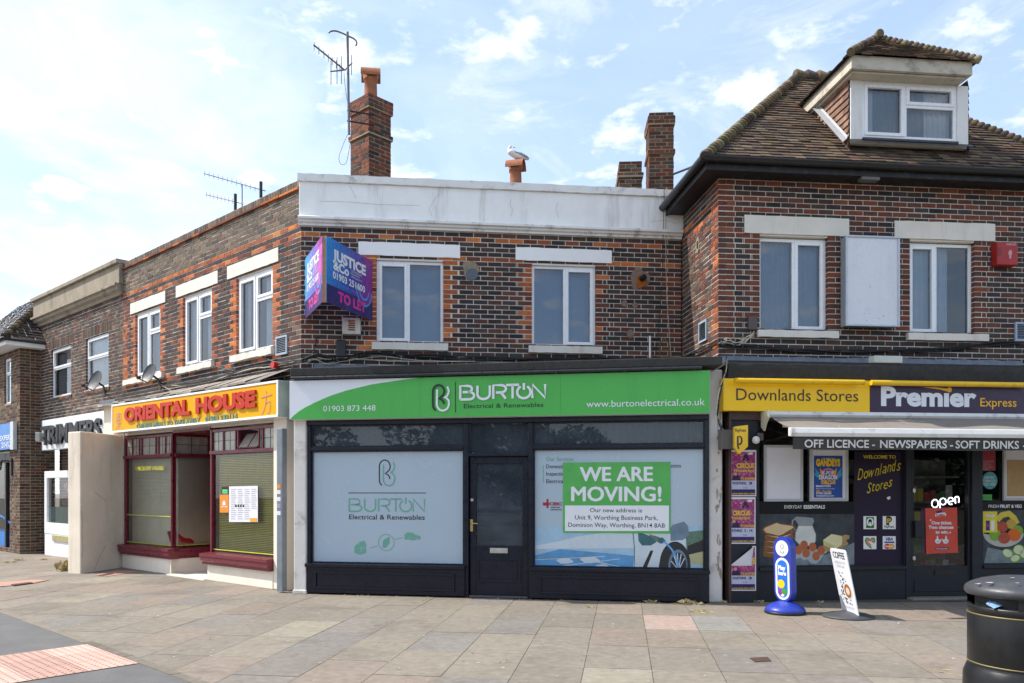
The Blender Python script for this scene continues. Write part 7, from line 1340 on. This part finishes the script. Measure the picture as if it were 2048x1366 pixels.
def sheet(name, poly, z, m, n=1):
    b = MB(); b.poly([(x, y, gz(x, y) + z) for x, y in poly], 0); return b.build(name, m, loc=(0, 0, 0))
dr_ = Vector((RB[0] - RA[0], RB[1] - RA[1])).normalized(); nr = Vector((dr_.y, -dr_.x)) * (1 if Vector((dr_.y, -dr_.x)).dot(Vector((-1, -1))) > 0 else -1)
P_ = lambda t_, w_: (RA[0] + dr_.x * t_ + nr.x * w_, RA[1] + dr_.y * t_ + nr.y * w_)
b = MB(); st = [-14 + k for k in range(0, 29)]
for a, c in zip(st, st[1:]):
    for w0_, w1_ in ((.05, 1.5), (1.5, 4), (4, 14)): b.poly([(x, y, gz(x, y) + .0055) for x, y in (P_(a, w0_), P_(c, w0_), P_(c, w1_), P_(a, w1_))])
struct(b.build('cycle_path', ASPH, loc=(0, 0, 0)))
b = MB()
for k in range(-14, 14):
    q = [P_(k + .004, -.04), P_(k + .996, -.04), P_(k + .996, .05), P_(k + .004, .05)]; dz = R.uniform(.009, .012); c = pick([S('9a9082', .75), S('8d8476', .75)]); b.add([(x, y, gz(x, y) + dz) for x, y in q] + [(x, y, gz(x, y) - .02) for x, y in q], [(0, 1, 2, 3)] + [(n_, (n_ + 1) % 4, 4 + (n_ + 1) % 4, 4 + n_) for n_ in range(4)], 0, c)
struct(b.build('edging_strip', SLAB, loc=(0, 0, 0), recalc=False))
# pink blister paving
def inv(u, v): x, y = gd(u, v); d_ = Vector((x - RA[0], y - RA[1])); return d_.dot(dr_), d_.dot(nr)
t0 = inv(193, 1288)[0]; t1 = inv(283, 1328)[0]; TP = mat('pink_blister_paving', rough=.9, var=.10, scale=5, bump=.6, bscale=260, attr=True, spec=.2); b = MB(); ns = max(1, round((t1 - t0) / .42)); ts = (t1 - t0) / ns
for i in range(ns):
    for j in range(8):
        a, c, d, e = t0 + i * ts + .002, t0 + (i + 1) * ts - .002, .055 + j * ts, .055 + (j + 1) * ts - .006; col = pick([S('dbb3a3', .84), S('d7ae9e', .84), S('deb8a8', .84)])
        b.poly([(*P_(x, y), gz(*P_(x, y)) + .012) for x, y in ((a, d), (c, d), (c, e), (a, e))], 0, col)
        for k in range(6):
            for l in range(6):
                x, y = a + (k + .5) * (c - a) / 6, d + (l + .5) * (e - d) / 6; X, Y = P_(x, y); n = 7; r0_, r1_ = .017, .010; g0 = gz(X, Y)
                v = [(X + r0_ * math.cos(m_ * 6.2832 / n), Y + r0_ * math.sin(m_ * 6.2832 / n), g0 + .0115) for m_ in range(n)] + [(X + r1_ * math.cos(m_ * 6.2832 / n), Y + r1_ * math.sin(m_ * 6.2832 / n), g0 + .018) for m_ in range(n)]
                b.add(v, [(m_, (m_ + 1) % n, n + (m_ + 1) % n, n + m_) for m_ in range(n)] + [tuple(range(n, 2 * n))], 0, tuple(q_ * .97 for q_ in col))
struct(b.build('tactile_paving', TP, loc=(0, 0, 0), recalc=False))
# patches
struct(sheet('pink_paving_strip', [gd(-40, 1176), gd(-40, 1166), gd(62, 1159), gd(100, 1160), gd(60, 1168)], .010, mat('pink_paving', S('cf9c88', .7), .9, var=.12, bump=.6, bscale=200)))
struct(sheet('pink_paving_patch', [gd(190, 1150), gd(232, 1141), gd(282, 1143), gd(210, 1154)], .006, mat('pink_paving')))
struct(sheet('dark_threshold_strip', [DS.w(1.0, .0, 0)[:2], DS.w(5.8, .0, 0)[:2], DS.w(5.8, .46, 0)[:2], DS.w(1.0, .10, 0)[:2]], .006, mat('dark_ground_patch', S('77726b', .6), .92, var=.15, bump=1, bscale=330)))  # dark wedge along the store front, wider to the right
for pts, z_, lab in (([(1499, 1317), (1535, 1315), (1543, 1323), (1510, 1325)], .007, 'small rusty inspection cover set in the slabs'), ([(196, 1151.5), (218, 1147), (228, 1148.5), (207, 1152.5)], .010, 'dark metal cover in the pink paving by the takeaway'), ([(22, 1170), (60, 1165.5), (66, 1167), (28, 1172)], .014, 'dark grating in the pink strip at the left edge')):
    q = [gd(*a) for a in pts]; b = MB(); b.extr(WORLD, [(x, -y) for x, y in q], -.02, z_); tag(b.build('drain_cover', mat('rusty_iron', S('6a4e42', .6), .8, .2, var=.3, scale=40, bump=.8)), lab, 'drain cover')
# dry weeds and litter of straw along the joints and wall feet
b = MB(); STR = [S('cdb98a', .85), S('bba87c', .85), S('dccaa0', .85), S('a8a070', .8)]
def tuft(x, y, n, r_, hgt):
    for _ in range(n):
        a = R.uniform(0, 6.28); l = R.uniform(.3, 1) * r_; w_ = R.uniform(.0015, .004); X, Y = x + R.gauss(0, r_ * .3), y + R.gauss(0, r_ * .3); g0 = gz(X, Y) + .002; dx, dy = math.cos(a), math.sin(a); h0 = R.uniform(.1, 1) * hgt
        b.add([(X - dy * w_, Y + dx * w_, g0), (X + dy * w_, Y - dx * w_, g0), (X + dx * l * .6, Y + dy * l * .6, g0 + h0), (X + dx * l, Y + dy * l, g0 + h0 * .7)], [(0, 1, 2), (1, 3, 2)], 0, pick(STR))
for _ in range(60): s_ = R.uniform(BS.s(616), BS.s(1418)); X, Y, _z = BS.w(s_, .09 + abs(R.gauss(0, .03)), 0); tuft(X, Y, 3, .03, .02)
for u, v, n, r_, h in ((1300, 1205, 60, .12, .05), (1376, 1208, 90, .16, .07), (1402, 1225, 50, .14, .03), (1180, 1215, 24, .06, .02), (846, 1202, 20, .05, .02), (1000, 1325, 12, .08, .008), (1408, 1325, 8, .05, .008), (618, 1182, 25, .05, .05), (935, 1192, 14, .04, .05), (1115, 1195, 20, .05, .03), (1515, 1205, 30, .08, .04), (1450, 1206, 30, .08, .04), (1640, 1205, 20, .08, .03), (1895, 1345, 14, .10, .01), (132, 1140, 120, .14, .22), (20, 1116, 30, .15, .04), (38, 1112, 30, .12, .05), (90, 1112, 30, .12, .04), (385, 1362, 20, .10, .012)): tuft(*gd(u, v), n, r_, h)
for i in range(-6, 8):                                                 # straw caught in the slab joints
    for _ in range(26):
        a = A0 + i * SW + R.gauss(0, .006); c = R.uniform(5.5, 11.2); X, Y = a * e1[0] + c * e2[0], a * e1[1] + c * e2[1]
        if road_side(X, Y) > 0: tuft(X, Y, 2, .022, .006)
struct(b.build('dry_weeds', mat('dry_grass', rough=.9, attr=True, spec=.1), loc=(0, 0, 0), recalc=False), 'stuff')
b = MB()
for _ in range(420):
    X, Y = R.uniform(-5, 5.5), R.uniform(5.6, 11.4); r_ = R.uniform(.004, .013); a = R.uniform(0, 6.28)
    if road_side(X, Y) < 0: continue
    b.add([(X + r_ * 1.5 * math.cos(a + k), Y + r_ * math.sin(a + k), gz(X, Y) + .004 + R.uniform(0, .004)) for k in (0, 1.4, 2.9, 4.4)], [(0, 1, 2, 3)], 0, pick([S('d8d2c4', .8), S('b49c6a', .8), S('7a5a3a', .8), S('c8c4ba', .8)]))
struct(b.build('ground_litter', mat('dry_grass'), loc=(0, 0, 0), recalc=False), 'stuff')
# ---- across the street, behind the camera: seen only in the glass
b = MB()
for ti in range(24):
    cx, cy, r_ = (R.uniform(-30, -7) if ti < 7 else R.uniform(12, 46)), R.uniform(-34, -26), R.uniform(2.4, 4.4); hz = R.uniform(2.2, 5.0)
    for _ in range(1500):
        d_ = Vector((R.gauss(0, 1), R.gauss(0, 1), R.gauss(0, 1))).normalized() * r_ * R.uniform(.5, 1) ** .5; c = Vector((cx, cy, hz)) + d_; l = R.uniform(.15, .32)
        if c.z < .2: continue
        u_ = Vector((R.gauss(0, 1), R.gauss(0, 1), R.gauss(0, 1))).normalized() * l; v_ = u_.orthogonal().normalized() * l * .7; b.add([c - u_, c + v_, c + u_, c - v_], [(0, 1, 2, 3)], 0, pick([(.035, .06, .02), (.05, .08, .025), (.028, .045, .018)]))
struct(b.build('far_trees', mat('leaves', rough=.7, attr=True), loc=(0, 0, 0), recalc=False), 'stuff')
struct(sheet('road', [(-60, -8), (60, -8), (60, -20), (-60, -20)], .004, ASPH))
# ---- repeats of one kind share a group
GROUPS = {'fascia_sign': 'shop fascia signs', 'window_sticker': 'stickers on the shop windows', 'poster_case': 'poster cases in the store window', 'tv_aerial': 'aerials on the roofs', 'satellite_dish': 'satellite dishes on the upper walls', 'cable_bundle': 'cable bundles on the walls', 'drain_cover': 'covers set in the paving', 'pavement_sign': 'signs standing on the pavement', 'sign_light': 'trough lights over the store signs', 'junction_box': 'small boxes on the walls', 'alarm_box': 'alarm boxes on the upper walls', 'wall_cable': 'cables hanging down the wall'}
for o in D.objects:
    if o.parent is None and 'label' in o and 'group' not in o and o.name.split('.')[0] in GROUPS: o['group'] = GROUPS[o.name.split('.')[0]]
